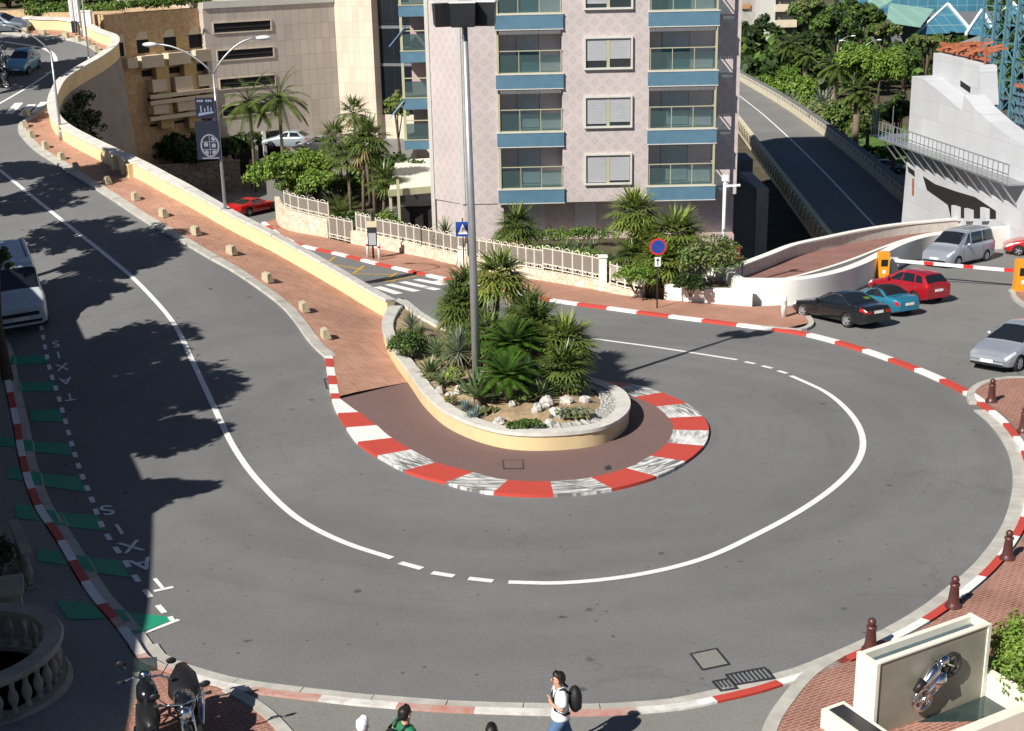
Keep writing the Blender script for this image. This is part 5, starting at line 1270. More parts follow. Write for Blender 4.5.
# --- small blue city car far up the road
P5 = carpaint('pale_blue_paint', (.16, .36, .50), .1, .35)
c = Car(2.6, [(0, .62), (.2, .74), (.6, .78), (2.3, .78), (2.6, .72)], [(0, .62), (.25, .82), (.6, .96), (1.2, 1.0), (2.5, 1.04), (2.6, .98)],
    [(0, .4), (.45, .95), (.65, 1.1), (1.15, 1.46), (1.5, 1.53), (2.2, 1.46), (2.55, 1.05), (2.6, .9)], .56)
v5 = empty('city_car', label='tiny pale blue city car driving down the shaded upper road', cat='car')
c.body(v5, P5, [(.42, .28), (2.2, .28)]); add_wheels(v5, (.42, 2.2), 1.36, .28, .17, 3)
c.screen(v5, 'windscreen', .64, 1.16); c.screen(v5, 'rear_window', 2.54, 2.25, .85); c.sidewin(v5, .9, 1.75, 1.25, 1.75)
c.block(v5, 'headlight', 'lamp_w', .05, .3, 5.2, 6.8); c.block(v5, 'tail_light', 'lamp_r', 2.4, 2.58, 5, 6.8); extras(c, v5, P5, 1.56, 1.0, .7, .95, (1.6,))
place(v5, (31, 74), (40, 68.5), up_z, 1, 1.54, .42, 2.2)

# --- grey estate car at the far top left
P6 = carpaint('grey_car_paint', (.20, .24, .28), .4, .35)
c = Car(4.4, [(0, .7), (.3, .84), (4.0, .86), (4.4, .78)], [(0, .6), (.3, .78), (1.2, .95), (4.2, 1.0), (4.4, .9)], [(0, .4), (1.1, .8), (1.35, 1.0), (2.0, 1.4), (2.5, 1.46), (3.8, 1.42), (4.3, 1.0), (4.4, .9)], .6)
v6 = empty('estate_car', label='grey estate car crossing at the far top left corner', cat='car')
c.body(v6, P6, [(.85, .31), (3.4, .31)]); add_wheels(v6, (.85, 3.4), 1.5, .31, .2, 5)
c.screen(v6, 'windscreen', 1.33, 2.0); c.sidewin(v6, 1.75, 2.6, 2.1, 2.6); c.sidewin(v6, 2.68, 3.9, 2.68, 3.7); extras(c, v6, P6, 1.74, .97, .8, 1.8)
place(v6, (20, 28.5), (-4, 29), up_z, 1, 1.7, .85, 3.4)

# cars on the forecourt of the car park and by the far lawn
def quick_car(name, paint, lab, group=None):
    c = Car(4.1, [(0, .68), (.25, .82), (.9, .88), (3.4, .88), (3.9, .82), (4.1, .76)], [(0, .6), (.3, .76), (1.2, .96), (2.6, 1.0), (3.8, 1.02), (4.1, .9)], [(0, .4), (1.0, .85), (1.25, 1.04), (1.95, 1.44), (2.4, 1.5), (3.2, 1.46), (3.8, 1.1), (4.1, .85)], .58)
    v = empty(name, label=lab, cat='car', group=group); c.body(v, paint, [(.85, .31), (3.35, .31)]); add_wheels(v, (.85, 3.35), 1.52, .31, .2, 5)
    c.screen(v, 'windscreen', 1.24, 1.95); c.screen(v, 'rear_window', 3.85, 3.3, .88); c.sidewin(v, 1.6, 2.4, 2.05, 2.42); c.sidewin(v, 2.5, 3.5, 2.5, 3.2); c.block(v, 'headlight', 'lamp_w', .06, .45, 5.3, 6.8); c.block(v, 'tail_light', 'lamp_r', 3.9, 4.08, 5, 6.8); extras(c, v, paint, 1.76, 1.0, .7, 1.75); return v
for (f, r_, col, lab) in (((322, 153), (338, 151), (.60, .61, .60), 'white car on the forecourt before the beige tiled wall'), ((352, 154), (368, 153), (.62, .60, .56), 'pale car on the forecourt behind the garden palms'), ((290, 148), (305, 146), (.30, .36, .40), 'grey car on the forecourt under the queen palms')):
    v = quick_car('forecourt_car', carpaint('forecourt_paint', col, .2, .3), lab, 'cars on the car park forecourt'); place_rear(v, r_, math.atan2(-.15, 1), lambda x, y: -3.15, -1, 1.72, .85, 3.35)
# ------------------------------------------------------------------ plants
def leaf_quad(mb, p, n, s, m=0, asp=.55):
    n = n.normalized(); t = n.orthogonal().normalized(); t = (Matrix.Rotation(rnd.uniform(0, 2 * PI), 3, n) @ t); b = n.cross(t)
    o = len(mb.v); mb.v += [tuple(p - t * s), tuple(p + b * s * asp), tuple(p + t * s), tuple(p - b * s * asp)]; mb.face((o, o+1, o+2, o+3), m)
def rdir():
    z = rnd.uniform(-1, 1); a = rnd.uniform(0, 2 * PI); q = math.sqrt(1 - z * z); return Vector((q * math.cos(a), q * math.sin(a), z))
def foliage(mb, c, rad, nclump, nleaf, size, m=(0,), cl=.34, flat=.0):
    """leaf clumps spread through an ellipsoid volume"""
    c = Vector(c); rad = Vector(rad)
    for k in range(nclump):
        d = rdir(); 
        if d.z < -.35: d.z *= -.6
        q = rnd.uniform(.45, 1.0) ** .6
        cc = c + Vector((d.x * rad.x, d.y * rad.y, d.z * rad.z)) * q * (1 - cl * .5)
        r = min(rad) * cl * rnd.uniform(.7, 1.35); mm = rnd.choice(m)
        for i in range(nleaf):
            e = rdir(); e.z = e.z * .75 + .12; pos = cc + e * r * rnd.uniform(.45, 1.08)
            leaf_quad(mb, pos, e + rdir() * .55 + Vector((0, 0, .35)), size * rnd.uniform(.65, 1.25), mm)
def blade(mb, p, d, L, w, m=0, droop=.3, seg=3, fold=0.0):
    """a strap leaf bending down under its weight"""
    d = d.normalized(); side = d.cross(Vector((0, 0, 1))); side = side.normalized() if side.length > 1e-3 else Vector((1, 0, 0))
    o = len(mb.v); q = Vector(p); dd = d.copy()
    for i in range(seg + 1):
        t = i / seg; ww = w * (1 - t ** 1.6) * (.75 + .5 * min(1, t * 2.5)) + .002
        mb.v.append(tuple(q - side * ww)); mb.v.append(tuple(q + side * ww))
        dd = (dd - Vector((0, 0, droop / seg))).normalized(); q = q + dd * (L / seg)
    for i in range(seg): mb.face((o+2*i, o+2*i+1, o+2*i+3, o+2*i+2), m)
def fan(mb, p, d, r, m=0, n=15, spread=1.9, droop=.35):
    d = d.normalized(); s = d.cross(Vector((0, 0, 1))); s = s.normalized() if s.length > 1e-3 else Vector((1, 0, 0)); u = s.cross(d)
    for i in range(n):
        a = spread * (2 * i / (n - 1) - 1); dd = d * math.cos(a) + s * math.sin(a) + u * .12 * abs(math.sin(a)) + rdir() * .05
        L = r * (1 - .22 * abs(a) / spread); blade(mb, p, dd, L, r * .055, m, droop, 2)
def feather(mb, p, d, L, m=0, droop=.9, n=16, w=.16, lw=.022, seg=8, up=.35):
    d = d.normalized(); q = Vector(p); pts = [q.copy()]; ds = []
    dd = d.copy()
    for i in range(seg): dd = (dd - Vector((0, 0, droop / seg))).normalized(); q = q + dd * (L / seg); pts.append(q.copy()); ds.append(dd.copy())
    mb.tube(pts, [.02 * L / 2 * (1 - .8 * i / seg) + .004 for i in range(seg + 1)], 3, m, False)
    for k in range(n):
        t = (k + .5) / n * seg; i = min(seg - 1, int(t)); b = pts[i].lerp(pts[i+1], t - i); dd = ds[i]; s = dd.cross(Vector((0, 0, 1))); s = s.normalized() if s.length > 1e-3 else Vector((1, 0, 0)); u = s.cross(dd)
        ll = w * math.sin(PI * min(.98, .12 + .86 * (k + .5) / n)) ** .6
        for sg in (-1, 1): blade(mb, b, s * sg + dd * .7 + u * up, ll, lw, m, .35, 1)
def fan_palm(name, loc, h, r, nleaf, label, group=None, cat='palm', lean=(0, 0), dry=.12, tr=.11, loc_rot=0, pet=.5, pm='palm'):
    g = empty(name, loc, 0, label, cat, group)
    top = Vector((lean[0], lean[1], h)); t = MB(); t.tube([(0, 0, -.3), (lean[0] * .3, lean[1] * .3, h * .5), top], [tr * 1.25, tr, tr * .95], 8); t.build('trunk', M['palmbark'], g)
    c = MB()
    for i in range(nleaf):
        a = i * 2.399 + rnd.uniform(-.2, .2); el = 1.35 - 1.9 * (i / nleaf) + rnd.uniform(-.15, .15); d = Vector((math.cos(a) * math.cos(el), math.sin(a) * math.cos(el), math.sin(el)))
        L = r * pet * rnd.uniform(.85, 1.1); b = top + d * L + Vector((0, 0, -.06 * L)); m = 1 if (el < -.3 and rnd.random() < .5 + dry) else 0
        c.tube([top, top + d * L * .5, b], .012, 3, m, False); fan(c, b, d - Vector((0, 0, .25 + .3 * (i / nleaf))), r * .62, m, 13)
    c.build('crown', [M[pm], M['palm_dry']], g, fixn=False)
    return g
def cycad(loc, r, n, label, name='sago_palm', mat='cycad', up=.55):
    g = empty(name, loc, 0, label, 'palm', 'sago palms in the planter'); t = MB(); t.lathe([(.14, -1.3), (.16, .1), (.12, .3), (.02, .36)], 10); t.build('trunk', M['palmbark'], g); c = MB()
    for i in range(n):
        a = i * 2.399; el = 1.25 - 1.2 * (i / n); d = Vector((math.cos(a) * math.cos(el), math.sin(a) * math.cos(el), math.sin(el)))
        feather(c, (0, 0, .3), d, r * rnd.uniform(.9, 1.1), 0, .75, 26, r * .22, .024, 7)
    c.build('fronds', M[mat], g, fixn=False); return g
def rosette(name, loc, r, n, w, mat, label, cat='plant', el0=1.3, el1=.15, droop=.15, seg=3, group=None, stem=0.0):
    g = empty(name, loc, 0, label, cat, group); c = MB()
    for i in range(n):
        a = i * 2.399 + rnd.uniform(-.1, .1); el = el0 + (el1 - el0) * (i / n) + rnd.uniform(-.08, .08); d = Vector((math.cos(a) * math.cos(el), math.sin(a) * math.cos(el), math.sin(el)))
        blade(c, Vector((0, 0, stem)) + d * .04, d, r * rnd.uniform(.82, 1.05), w, 0, droop, seg)
    c.build('leaves', M[mat], g, fixn=False)
    t = MB(); t.lathe([(.05 + w, -.2), (.05 + w, stem), (.02, stem + .12)], 8); t.build('stem', M['palmbark'], g); return g
def bush(name, loc, rad, label, mat=('leaf',), n=60, nl=26, size=.07, cat='shrub', group=None, cl=.34):
    g = empty(name, loc, 0, label, cat, group); c = MB(); foliage(c, (0, 0, rad[2] * .85), rad, n, nl, size, range(len(mat)), cl); c.build('foliage', [M[x] for x in mat], g, fixn=False)
    t = MB()
    for k in range(5):
        d = rdir(); t.tube([(0, 0, -.1), (d.x * rad[0] * .35, d.y * rad[1] * .35, rad[2] * .6), (d.x * rad[0] * .7, d.y * rad[1] * .7, rad[2] * 1.1)], [.03, .02, .008], 5)
    t.build('stem', M['bark'], g); return g
def PSOIL(px, py, h=0.0):
    p = gp(px, py, up_z, PT + .1); return Vector((p.x, p.y, soil_z(p.x, p.y)))

# planter plants, front to back
bush('round_shrub', PSOIL(407, 353), (.85, .75, .62), 'dense round green shrub at the narrow end of the planter', ('leaf', 'leaf_dk'), 130, 34, .055)
rosette('yucca', PSOIL(411, 331), .85, 60, .028, 'yucca', 'spiky yucca at the tip of the planter beside the parapet', el0=1.45, el1=-.1, stem=.25)
rosette('agave', PSOIL(430, 371), .72, 46, .05, 'agave', 'pale green agave rosette right of the round shrub', el0=1.4, el1=0, stem=.12)
rosette('grey_yucca', PSOIL(459, 372), 1.0, 170, .02, 'yucca', 'silvery grey ball of a yucca left of the tall lamp mast', el0=1.5, el1=-.5, droop=.1, stem=.75)
bush('round_shrub', PSOIL(455, 384), (.4, .4, .4), 'small yellowish shrub below the grey yucca', ('leaf_lt', 'olive_leaf'), 50, 26, .05)
rosette('agave', PSOIL(478, 404), 1.1, 40, .085, 'agave', 'tall green agave with broad upright leaves below the mast', el0=1.45, el1=.25, droop=.05, stem=.3)
for k, (x, y, r_) in enumerate(((466, 405, .42), (477, 411, .4), (471, 414, .34))):
    rosette('blue_agave', PSOIL(x, y), r_, 60, .026, 'blueagave', ['small blue agave on bare soil, upper left of the trio', 'small blue agave on bare soil, right of the trio', 'small blue agave on bare soil, lowest of the trio'][k], el0=1.45, el1=.1, droop=.05, group='blue agaves on the bare soil')
cycad(PSOIL(512, 387) + Vector((0, 0, 1.15)), 1.2, 60, 'upper sago palm with glossy green fronds right of the mast')
cycad(PSOIL(507, 402) + Vector((0, 0, .5)), 1.15, 60, 'lower sago palm with glossy green fronds above the rocks')
def palm_px(base, h, r, n, label, lean=(0, 0), **k):
    p = PSOIL(*base); return fan_palm('fan_palm', p, h, r, n, label, 'fan palms in the planter', lean=lean, **k)
palm_px((493, 368), 3.25, 1.35, 46, 'tallest fan palm in the planter, behind the lamp mast', (.3, .2), pm='palm_lt')
palm_px((474, 359), 1.9, 1.3, 44, 'fan palm left of the lamp mast with dark leaves', (-.4, .2))
palm_px((463, 353), 1.3, 1.15, 36, 'low fan palm at the back edge left of the mast', (-.1, .2))
palm_px((482, 358), 2.5, 1.15, 38, 'narrow fan palm between the mast and the tallest palm', (-.5, .5))
palm_px((533, 378), 1.7, 1.35, 44, 'wide fan palm above the upper sago palm', (.1, .2), dry=.2)
palm_px((562, 384), 1.35, 1.35, 50, 'shaggy yellowing fan palm at the right of the clump', (.15, .1), dry=.6, pm='palm_lt')
palm_px((552, 392), .7, 1.15, 38, 'low fan palm half hidden under the shaggy palm', (.4, -.1), dry=.3)
palm_px((520, 375), 2.0, 1.2, 40, 'fan palm at the back of the clump above the road', (.3, .5))
palm_px((486, 372), 1.2, 1.2, 36, 'low fan palm just right of the mast foot', (.1, .3))
palm_px((470, 366), .8, 1.1, 34, 'low fan palm filling the clump left of the mast foot', (-.2, .1))
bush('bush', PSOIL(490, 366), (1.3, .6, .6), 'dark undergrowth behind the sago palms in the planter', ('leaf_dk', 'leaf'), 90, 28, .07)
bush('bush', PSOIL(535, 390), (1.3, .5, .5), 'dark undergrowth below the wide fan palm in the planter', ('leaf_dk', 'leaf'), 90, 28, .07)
for k, (x, y, r_, nm, w_, mt, lab) in enumerate(((442, 383, .55, 40, .05, 'agave', 'small agave between the round shrub and the grey yucca'), (424, 352, .7, 60, .03, 'yucca', 'grey yucca behind the round shrub'), (438, 358, .75, 60, .035, 'agave', 'leafy agave at the back left of the planter'), (494, 402, .6, 40, .05, 'agave', 'green agave left of the lower sago palm'), (540, 402, .7, 44, .05, 'agave', 'dark agave in front of the low fan palm'), (420, 338, .55, 46, .03, 'agave', 'small spiky plant behind the yucca by the parapet'))):
    rosette('agave', PSOIL(x, y), r_, nm, w_, mt, lab, el0=1.45, el1=.05, stem=.15)
for (x, y, rx, mt, lab) in ((436, 376, .6, 'olive_leaf', 'olive ground cover below the first agave'), (448, 366, .8, 'leaf', 'green ground cover left of the grey yucca'), (486, 410, .5, 'olive_leaf', 'dry ground cover on the bare soil left of the rocks'), (432, 346, .9, 'leaf_dk', 'dark ground cover along the back rim of the planter'), (470, 392, .6, 'leaf_sv', 'silver ground cover at the foot of the mast'), (530, 404, .7, 'leaf', 'green ground cover between the rocks and palms')):
    bush('ground_cover', PSOIL(x, y), (rx, rx * .55, .16), lab, (mt, 'olive_leaf'), 46, 26, .045, 'plant')
bush('herb_patch', PSOIL(525, 424), (.85, .35, .2), 'low dark green herb cushion at the front rim', ('leaf', 'leaf_dk'), 70, 34, .04, 'plant')
bush('herb_patch', PSOIL(573, 416), (.95, .4, .2), 'low grey green herb cushion among the white stones', ('olive_leaf', 'leaf_sv'), 80, 34, .04, 'plant')
bush('herb_patch', PSOIL(450, 400), (.35, .3, .2), 'small dry herb tuft beside the white rocks at the left rim', ('olive_leaf', 'palm_dry'), 30, 24, .035, 'plant')
bush('herb_patch', PSOIL(560, 396), (1.0, .5, .4), 'dark low foliage under the shaggy fan palm', ('leaf_dk', 'leaf'), 70, 28, .06, 'plant')
ROCKS = [(440, 388, .32, 'white rock behind the agave at the left rim'), (449, 393, .28, 'pale rock in the middle of the left rim row'), (459, 391, .34, 'white rock at the right of the left rim row'), (500, 418, .30, 'upright white rock touching the front rim'), (546, 408, .42, 'large white rock under the low palm'), (538, 413, .3, 'white rock left of the large white rock'), (556, 416, .32, 'white rock between the two herb cushions'), (549, 421, .27, 'lowest white rock at the front of the herb cushions'), (566, 404, .3, 'white rock right of the large white rock'), (585, 402, .26, 'white rock at the edge of the gravel'), (512, 407, .24, 'grey white rock below the lower sago palm')]
for x, y, r_, lab in ROCKS:
    p = PSOIL(x, y); r_ *= .68; m = MB(); m.ball((0, 0, r_ * .35), r_, 0, 9, 6, (rnd.uniform(.8, 1.15), rnd.uniform(.6, .9), rnd.uniform(.7, 1.0)), .3); m.ball((r_ * .5, -.05, r_ * .2), r_ * .6, 0, 8, 5, (1, .8, .9), .3); m.sm = [False] * len(m.sm); m.build('rock', M['rock'], None, lab, 'rock', 'white rocks in the planter', loc=p, rz=rnd.uniform(0, 6))

# ---- trees
def tree(name, loc, h, crown, label, mats=('leaf', 'leaf_dk'), n=90, nl=30, size=.22, cat='tree', group=None, tr=.18, lobes=4, cl=.3, zc=None, trunk=True):
    """tapered trunk, limbs and an uneven crown of leaf clumps; crown = (rx, ry, rz)"""
    g = empty(name, loc, 0, label, cat, group); cz = h - crown[2] if zc is None else zc; t = MB()
    t.tube([(0, 0, -.5), (rnd.uniform(-.1, .1), rnd.uniform(-.1, .1), cz * .45), (rnd.uniform(-.2, .2), 0, cz)], [tr * 1.3, tr, tr * .7], 8)
    c = MB(); ctrs = [Vector((0, 0, cz))]
    for k in range(lobes):
        a = 2 * PI * (k + rnd.uniform(-.3, .3)) / lobes; ctrs.append(Vector((math.cos(a) * crown[0] * .5, math.sin(a) * crown[1] * .5, cz + crown[2] * rnd.uniform(-.3, .35))))
    for i, q in enumerate(ctrs):
        f = .72 if i == 0 else rnd.uniform(.5, .66)
        if i: t.tube([(0, 0, cz * .55), q * .5 + Vector((0, 0, cz * .42)), q], [tr * .55, tr * .35, tr * .12], 6)
        foliage(c, q, Vector(crown) * f, n // len(ctrs), nl, size, range(len(mats)), cl)
    t.build('trunk', M['bark'], g); c.build('crown', [M[x] for x in mats], g, fixn=False); return g
def feather_palm(loc, h, L, n, label, group=None, lean=(0, 0), mat='palm', tr=.16, droop=1.2, lw=.045, w=.42, skirt=0, el1=-.35):
    g = empty('feather_palm', loc, 0, label, 'palm', group); top = Vector((lean[0], lean[1], h)); t = MB(); t.tube([(0, 0, -.5), (lean[0] * .2, lean[1] * .2, h * .5), top], [tr * 1.2, tr, tr], 8); t.build('trunk', M['palmbark'], g); c = MB()
    for i in range(n):
        a = i * 2.399; el = 1.3 + (el1 - 1.3) * (i / n) + rnd.uniform(-.1, .1); d = Vector((math.cos(a) * math.cos(el), math.sin(a) * math.cos(el), math.sin(el))); feather(c, top, d, L * rnd.uniform(.85, 1.1), 0, droop, 18, w, lw, 7, .15)
    for i in range(skirt): a = rnd.uniform(0, 6.28); feather(c, top - Vector((0, 0, .2)), Vector((math.cos(a) * .5, math.sin(a) * .5, -.6)), L * .7, 1, .5, 10, w * .7, lw, 5)
    c.build('crown', [M[mat], M['palm_dry']], g, fixn=False); return g
def GL(px, py, off=0.0, Y=None):
    if Y: p = at(px, py, Y); return Vector((p.x, p.y, p.z))
    p = gl(px, py, off); return p

# raised garden behind the ivory fence
gpoly = [p for p in offset_path(FEN, .0)]
def gz(x, y): return low_z(x, y) + .62
fb_ = offset_path(FEN, .34); fb_ = fb_ if fb_[10].y > FEN[10].y else offset_path(FEN, -.34)
fenb = [p for p in fb_ if p.x < 11.6]
gy = sheet('garden_terrace', fenb + [Vector((11.7, 81)), Vector((-2.5, 81)), Vector((-5.5, 86)), Vector((-9.5, 90)), Vector((-10, 101)), Vector((-13, 101)), gl(300, 196).xy], gz, 0, M['earth'], 1.5, 1.2)
def GD(px, py):
    return gp(px, py, gz)
sl = MB(); fz = -3.15
sl.bb(at(262, 160, 100).x, at(402, 150, 100).x, 101, 120, fz - 2.4, fz); sl.build('forecourt', M['asphalt_lot'], kind='structure')
# palms and shrubs along the fence, in front of the pink building
_b = GD(518, 262) + Vector((0, .8, 0)); fan_palm('fan_palm', _b, height_to(_b, 228), 1.6, 40, 'broad fan palm left of the pink ground floor wall', 'fan palms by the fence')
_b = GD(648, 283) + Vector((0, 1.9, 0)); fan_palm('fan_palm', _b, height_to(_b, 217), 1.7, 50, 'topmost fan palm of the clump behind the no parking sign', 'fan palms by the fence', pm='palm_lt', lean=(-.5, .3))
_b = GD(655, 284) + Vector((0, 1.9, 0)); fan_palm('fan_palm', _b, height_to(_b, 247), 1.6, 50, 'middle fan palm of the clump behind the no parking sign', 'fan palms by the fence', pm='palm_lt', lean=(-.35, -.3))
_b = GD(678, 286) + Vector((0, 1.9, 0)); fan_palm('fan_palm', _b, height_to(_b, 238), 1.85, 56, 'right fan palm of the clump behind the no parking sign', 'fan palms by the fence', pm='palm_lt', lean=(.1, 0), dry=.3)
_b = GD(636, 286) + Vector((0, 1.6, 0)); fan_palm('fan_palm', _b, height_to(_b, 258), 1.4, 40, 'low left fan palm of the clump beside the white railing', 'fan palms by the fence')
_b = GD(664, 290) + Vector((0, 1.5, 0)); fan_palm('fan_palm', _b, height_to(_b, 266), 1.6, 46, 'low fan palm hanging over the low wall behind the sign', 'fan palms by the fence', dry=.3, pm='palm_lt')
rosette('yucca', GD(446, 250) , 1.35, 80, .04, 'agave', 'drooping yucca against the left corner of the pink building', el0=1.5, el1=-.4, droop=.9, seg=4, stem=.9)
for k, (x, y, r_) in enumerate(((566, 262, .9), (577, 264, .9), (592, 259, .7))):
    rosette('yucca', GD(x, y), r_, 46, .04, 'agave', ['spiky yucca left of three under the ground floor windows', 'spiky yucca in the middle of three under the windows', 'small spiky yucca right of three under the windows'][k], el0=1.5, el1=.0, droop=.4, stem=.5)
def hedge(name, a, b, w, h, lab, mats=('hedge', 'leaf_lt'), zf=gz, size=.08, n=8, cat='hedge'):
    d = b - a; g = empty(name, (a.x, a.y, zf(a.x, a.y)), 0, lab, cat); c = MB(); L = d.length; k = max(2, int(L / .35))
    for i in range(k):
        q = a + d * ((i + .5) / k); z = zf(q.x, q.y) - g.location.z; foliage(c, (q.x - a.x, q.y - a.y, z + h * .5), (w * .6, w * .6, h * .55), n, 20, size, range(len(mats)), .5)
    c.build('foliage', [M[x] for x in mats], g, fixn=False)
    for i in range(max(2, int(L / 1.6))):
        q = d * ((i + .5) / max(2, int(L / 1.6))); z = zf(a.x + q.x, a.y + q.y) - g.location.z; t = MB(); t.tube([(q.x, q.y, z - .2), (q.x + .05, q.y, z + h * .6)], [.03, .015], 5); t.build('stem', M['bark'], g)
    return g
hedge('clipped_hedge', gl(535, 279).xy + Vector((0, 2.1)), gl(606, 291).xy + Vector((0, 2.1)), 1.0, 1.15, 'bright green hedge along the inside of the long ivory fence')
hedge('clipped_hedge', GD(588, 268).xy, GD(618, 274).xy, 1.0, 1.1, 'dark shrubby hedge below the ground floor wall', ('leaf', 'leaf_dk'))
bush('bush', GD(636, 294) + Vector((0, .5, 0)), (1.2, .7, .8), 'bright green bush spilling over the wall left of the no parking sign', ('hedge', 'leaf_lt'), 80, 28, .07)
bush('bush', GD(713, 292) + Vector((0, 1.0, 0)), (1.9, 1.2, 1.5), 'grey green shrub by the lamp post right of the palms', ('leaf', 'olive_leaf'), 110, 30, .09)
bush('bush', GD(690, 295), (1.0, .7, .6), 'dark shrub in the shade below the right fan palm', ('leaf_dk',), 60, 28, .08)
bush('bush', GD(470, 254), (.9, .6, .6), 'dry looking shrub behind the fence near the blue sign', ('olive_leaf', 'leaf_dk'), 50, 24, .07)
bush('bush', GD(497, 259), (.7, .5, .7), 'small flowering shrub against the pink corner wall', ('olive_leaf', 'leaf_lt'), 45, 24, .06)
hedge('foot_hedge', Vector((at(500, 248, 78).x, 77.6)), Vector((at(612, 248, 78).x, 77.6)), 1.2, 1.3, 'leafy planting along the foot of the pink ground floor wall', ('leaf', 'hedge'))
# garden left of the building
tree('bushy_tree', GD(298, 208), 5.0, (3.5, 2.6, 2.4), 'bushy light green tree overhanging the stone wall by the red coupe', ('leaf_lt', 'hedge', 'leaf_lt'), 330, 44, .115, lobes=6, cl=.26, tr=.14, zc=2.5)
tree('bushy_tree', GD(318, 214), 3.2, (1.7, 1.5, 1.3), 'smaller light green tree just behind the first fence section', ('leaf_lt', 'leaf'), 80, 30, .15, lobes=3)
for (px, py, h, r, lab) in ((352, 221, 4.4, 1.6, 'fan palm with slim trunk in the left garden, nearest the gate'), (364, 222, 5.0, 1.7, 'tall fan palm in the left garden behind the information board'), (376, 222, 5.6, 1.8, 'tallest fan palm of the left garden beside the carport'), (384, 226, 3.0, 1.6, 'low fan palm right under the carport roof edge'), (344, 200, 4.6, 1.7, 'fan palm at the back of the left garden'), (371, 206, 5.2, 1.7, 'fan palm at the back of the garden near the carport')):
    fan_palm('fan_palm', GD(px, py), h, r, 30, lab, 'fan palms in the left garden', lean=(rnd.uniform(-.5, .5), 0))
g_ = cycad(GD(341, 219), 1.9, 44, 'large sago palm behind the gate in the left garden', mat='palm'); g_['group'] = 'garden sago palms'
bush('bush', GD(388, 236), (1.1, .9, .9), 'leafy bush behind the fence right of the garden gate', ('leaf', 'leaf_lt'), 70, 26, .1)
bush('bush', GD(361, 229), (1.4, .8, .7), 'dark bush filling the garden just behind the gate', ('leaf_dk', 'leaf'), 70, 26, .1)
bush('bush', GD(325, 190), (2.4, 1.4, 1.2), 'broad lawn edge shrub behind the bushy tree', ('leaf', 'leaf_lt'), 90, 26, .13)
feather_palm(GD(256, 186), 6.6, 2.9, 30, 'slender queen palm left of two before the car park slots', 'queen palms before the car park', droop=1.5, lw=.09, w=.7, tr=.12)
feather_palm(GD(285, 186), 6.9, 3.1, 32, 'slender queen palm right of two before the car park slots', 'queen palms before the car park', droop=1.5, lw=.09, w=.7, tr=.13)
fan_palm('fan_palm', Vector((at(356, 150, 100).x, 100, -3.2)), 4.6, 1.7, 30, 'fan palm with a skirt of dead leaves before the cream tower', 'fan palms in the left garden', dry=.9)
for k, (px, Y, s_) in enumerate(((372, 98, 1.9), (398, 96, 1.7), (415, 95, 1.5))):
    bush('bush', Vector((at(px, 150, Y).x, Y, -4)), (s_, s_ * .8, s_), ['dark leafy bush at the foot of the cream tower', 'leafy bush before the dark glass building', 'leafy bush touching the pink building left edge'][k], ('leaf', 'leaf_dk'), 90, 28, .16)
tree('slim_tree', Vector((at(398, 130, 100).x, 100, -3.2)), 6.8, (1.5, 1.4, 2.0), 'slim light tree before the dark glass office', ('leaf_lt', 'olive_leaf'), 60, 26, .16, lobes=3, tr=.1)
hedge('low_hedge', Vector((at(286, 178, 99.5).x, 99.5)), Vector((at(398, 175, 99.5).x, 99.5)), 1.6, 2.1, 'leafy hedge below the car park forecourt behind the garden palms', ('leaf', 'leaf_lt'), lambda x, y: -5.0, .13, 10)
# dark trees under the retaining wall
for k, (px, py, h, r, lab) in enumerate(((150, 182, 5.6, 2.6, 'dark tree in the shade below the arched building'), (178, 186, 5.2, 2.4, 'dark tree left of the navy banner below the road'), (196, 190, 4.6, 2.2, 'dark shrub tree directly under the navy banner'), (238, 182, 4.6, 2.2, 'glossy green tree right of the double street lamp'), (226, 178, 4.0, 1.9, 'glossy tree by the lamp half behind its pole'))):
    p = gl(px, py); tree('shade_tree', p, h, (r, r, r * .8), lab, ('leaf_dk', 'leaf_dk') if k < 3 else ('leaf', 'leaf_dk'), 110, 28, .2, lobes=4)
# creeper on the retaining wall
cr_ = empty('wall_creeper', (0, 0, 0), 0, 'dark creeper hanging over the grey retaining wall below the parapet', 'creeper')
c = MB()
WBo = offset_path(WALL, -.55)
for i in range(0, len(WALL)):
    px, py = proj((WALL[i].x, WALL[i].y, up_z(*WALL[i])))
    if 46 < px < 128 and 84 < py < 176:
        z = up_z(*WALL[i]); 
        for k in range(5): d_ = (WBo[i] - WALL[i]).normalized() * (.2 + .09 * k); foliage(c, (WBo[i].x + d_.x * 2, WBo[i].y + d_.y * 2, z - .9 - k * 1.2 * rnd.uniform(.7, 1.1)), (.75, .75, .9), 3, 22, .15, (0,), .5)
cr_.location = (WBo[40].x, WBo[40].y, up_z(*WALL[40]) - 2); local(c, cr_).build('foliage', M['leaf_dk'], cr_, fixn=False)
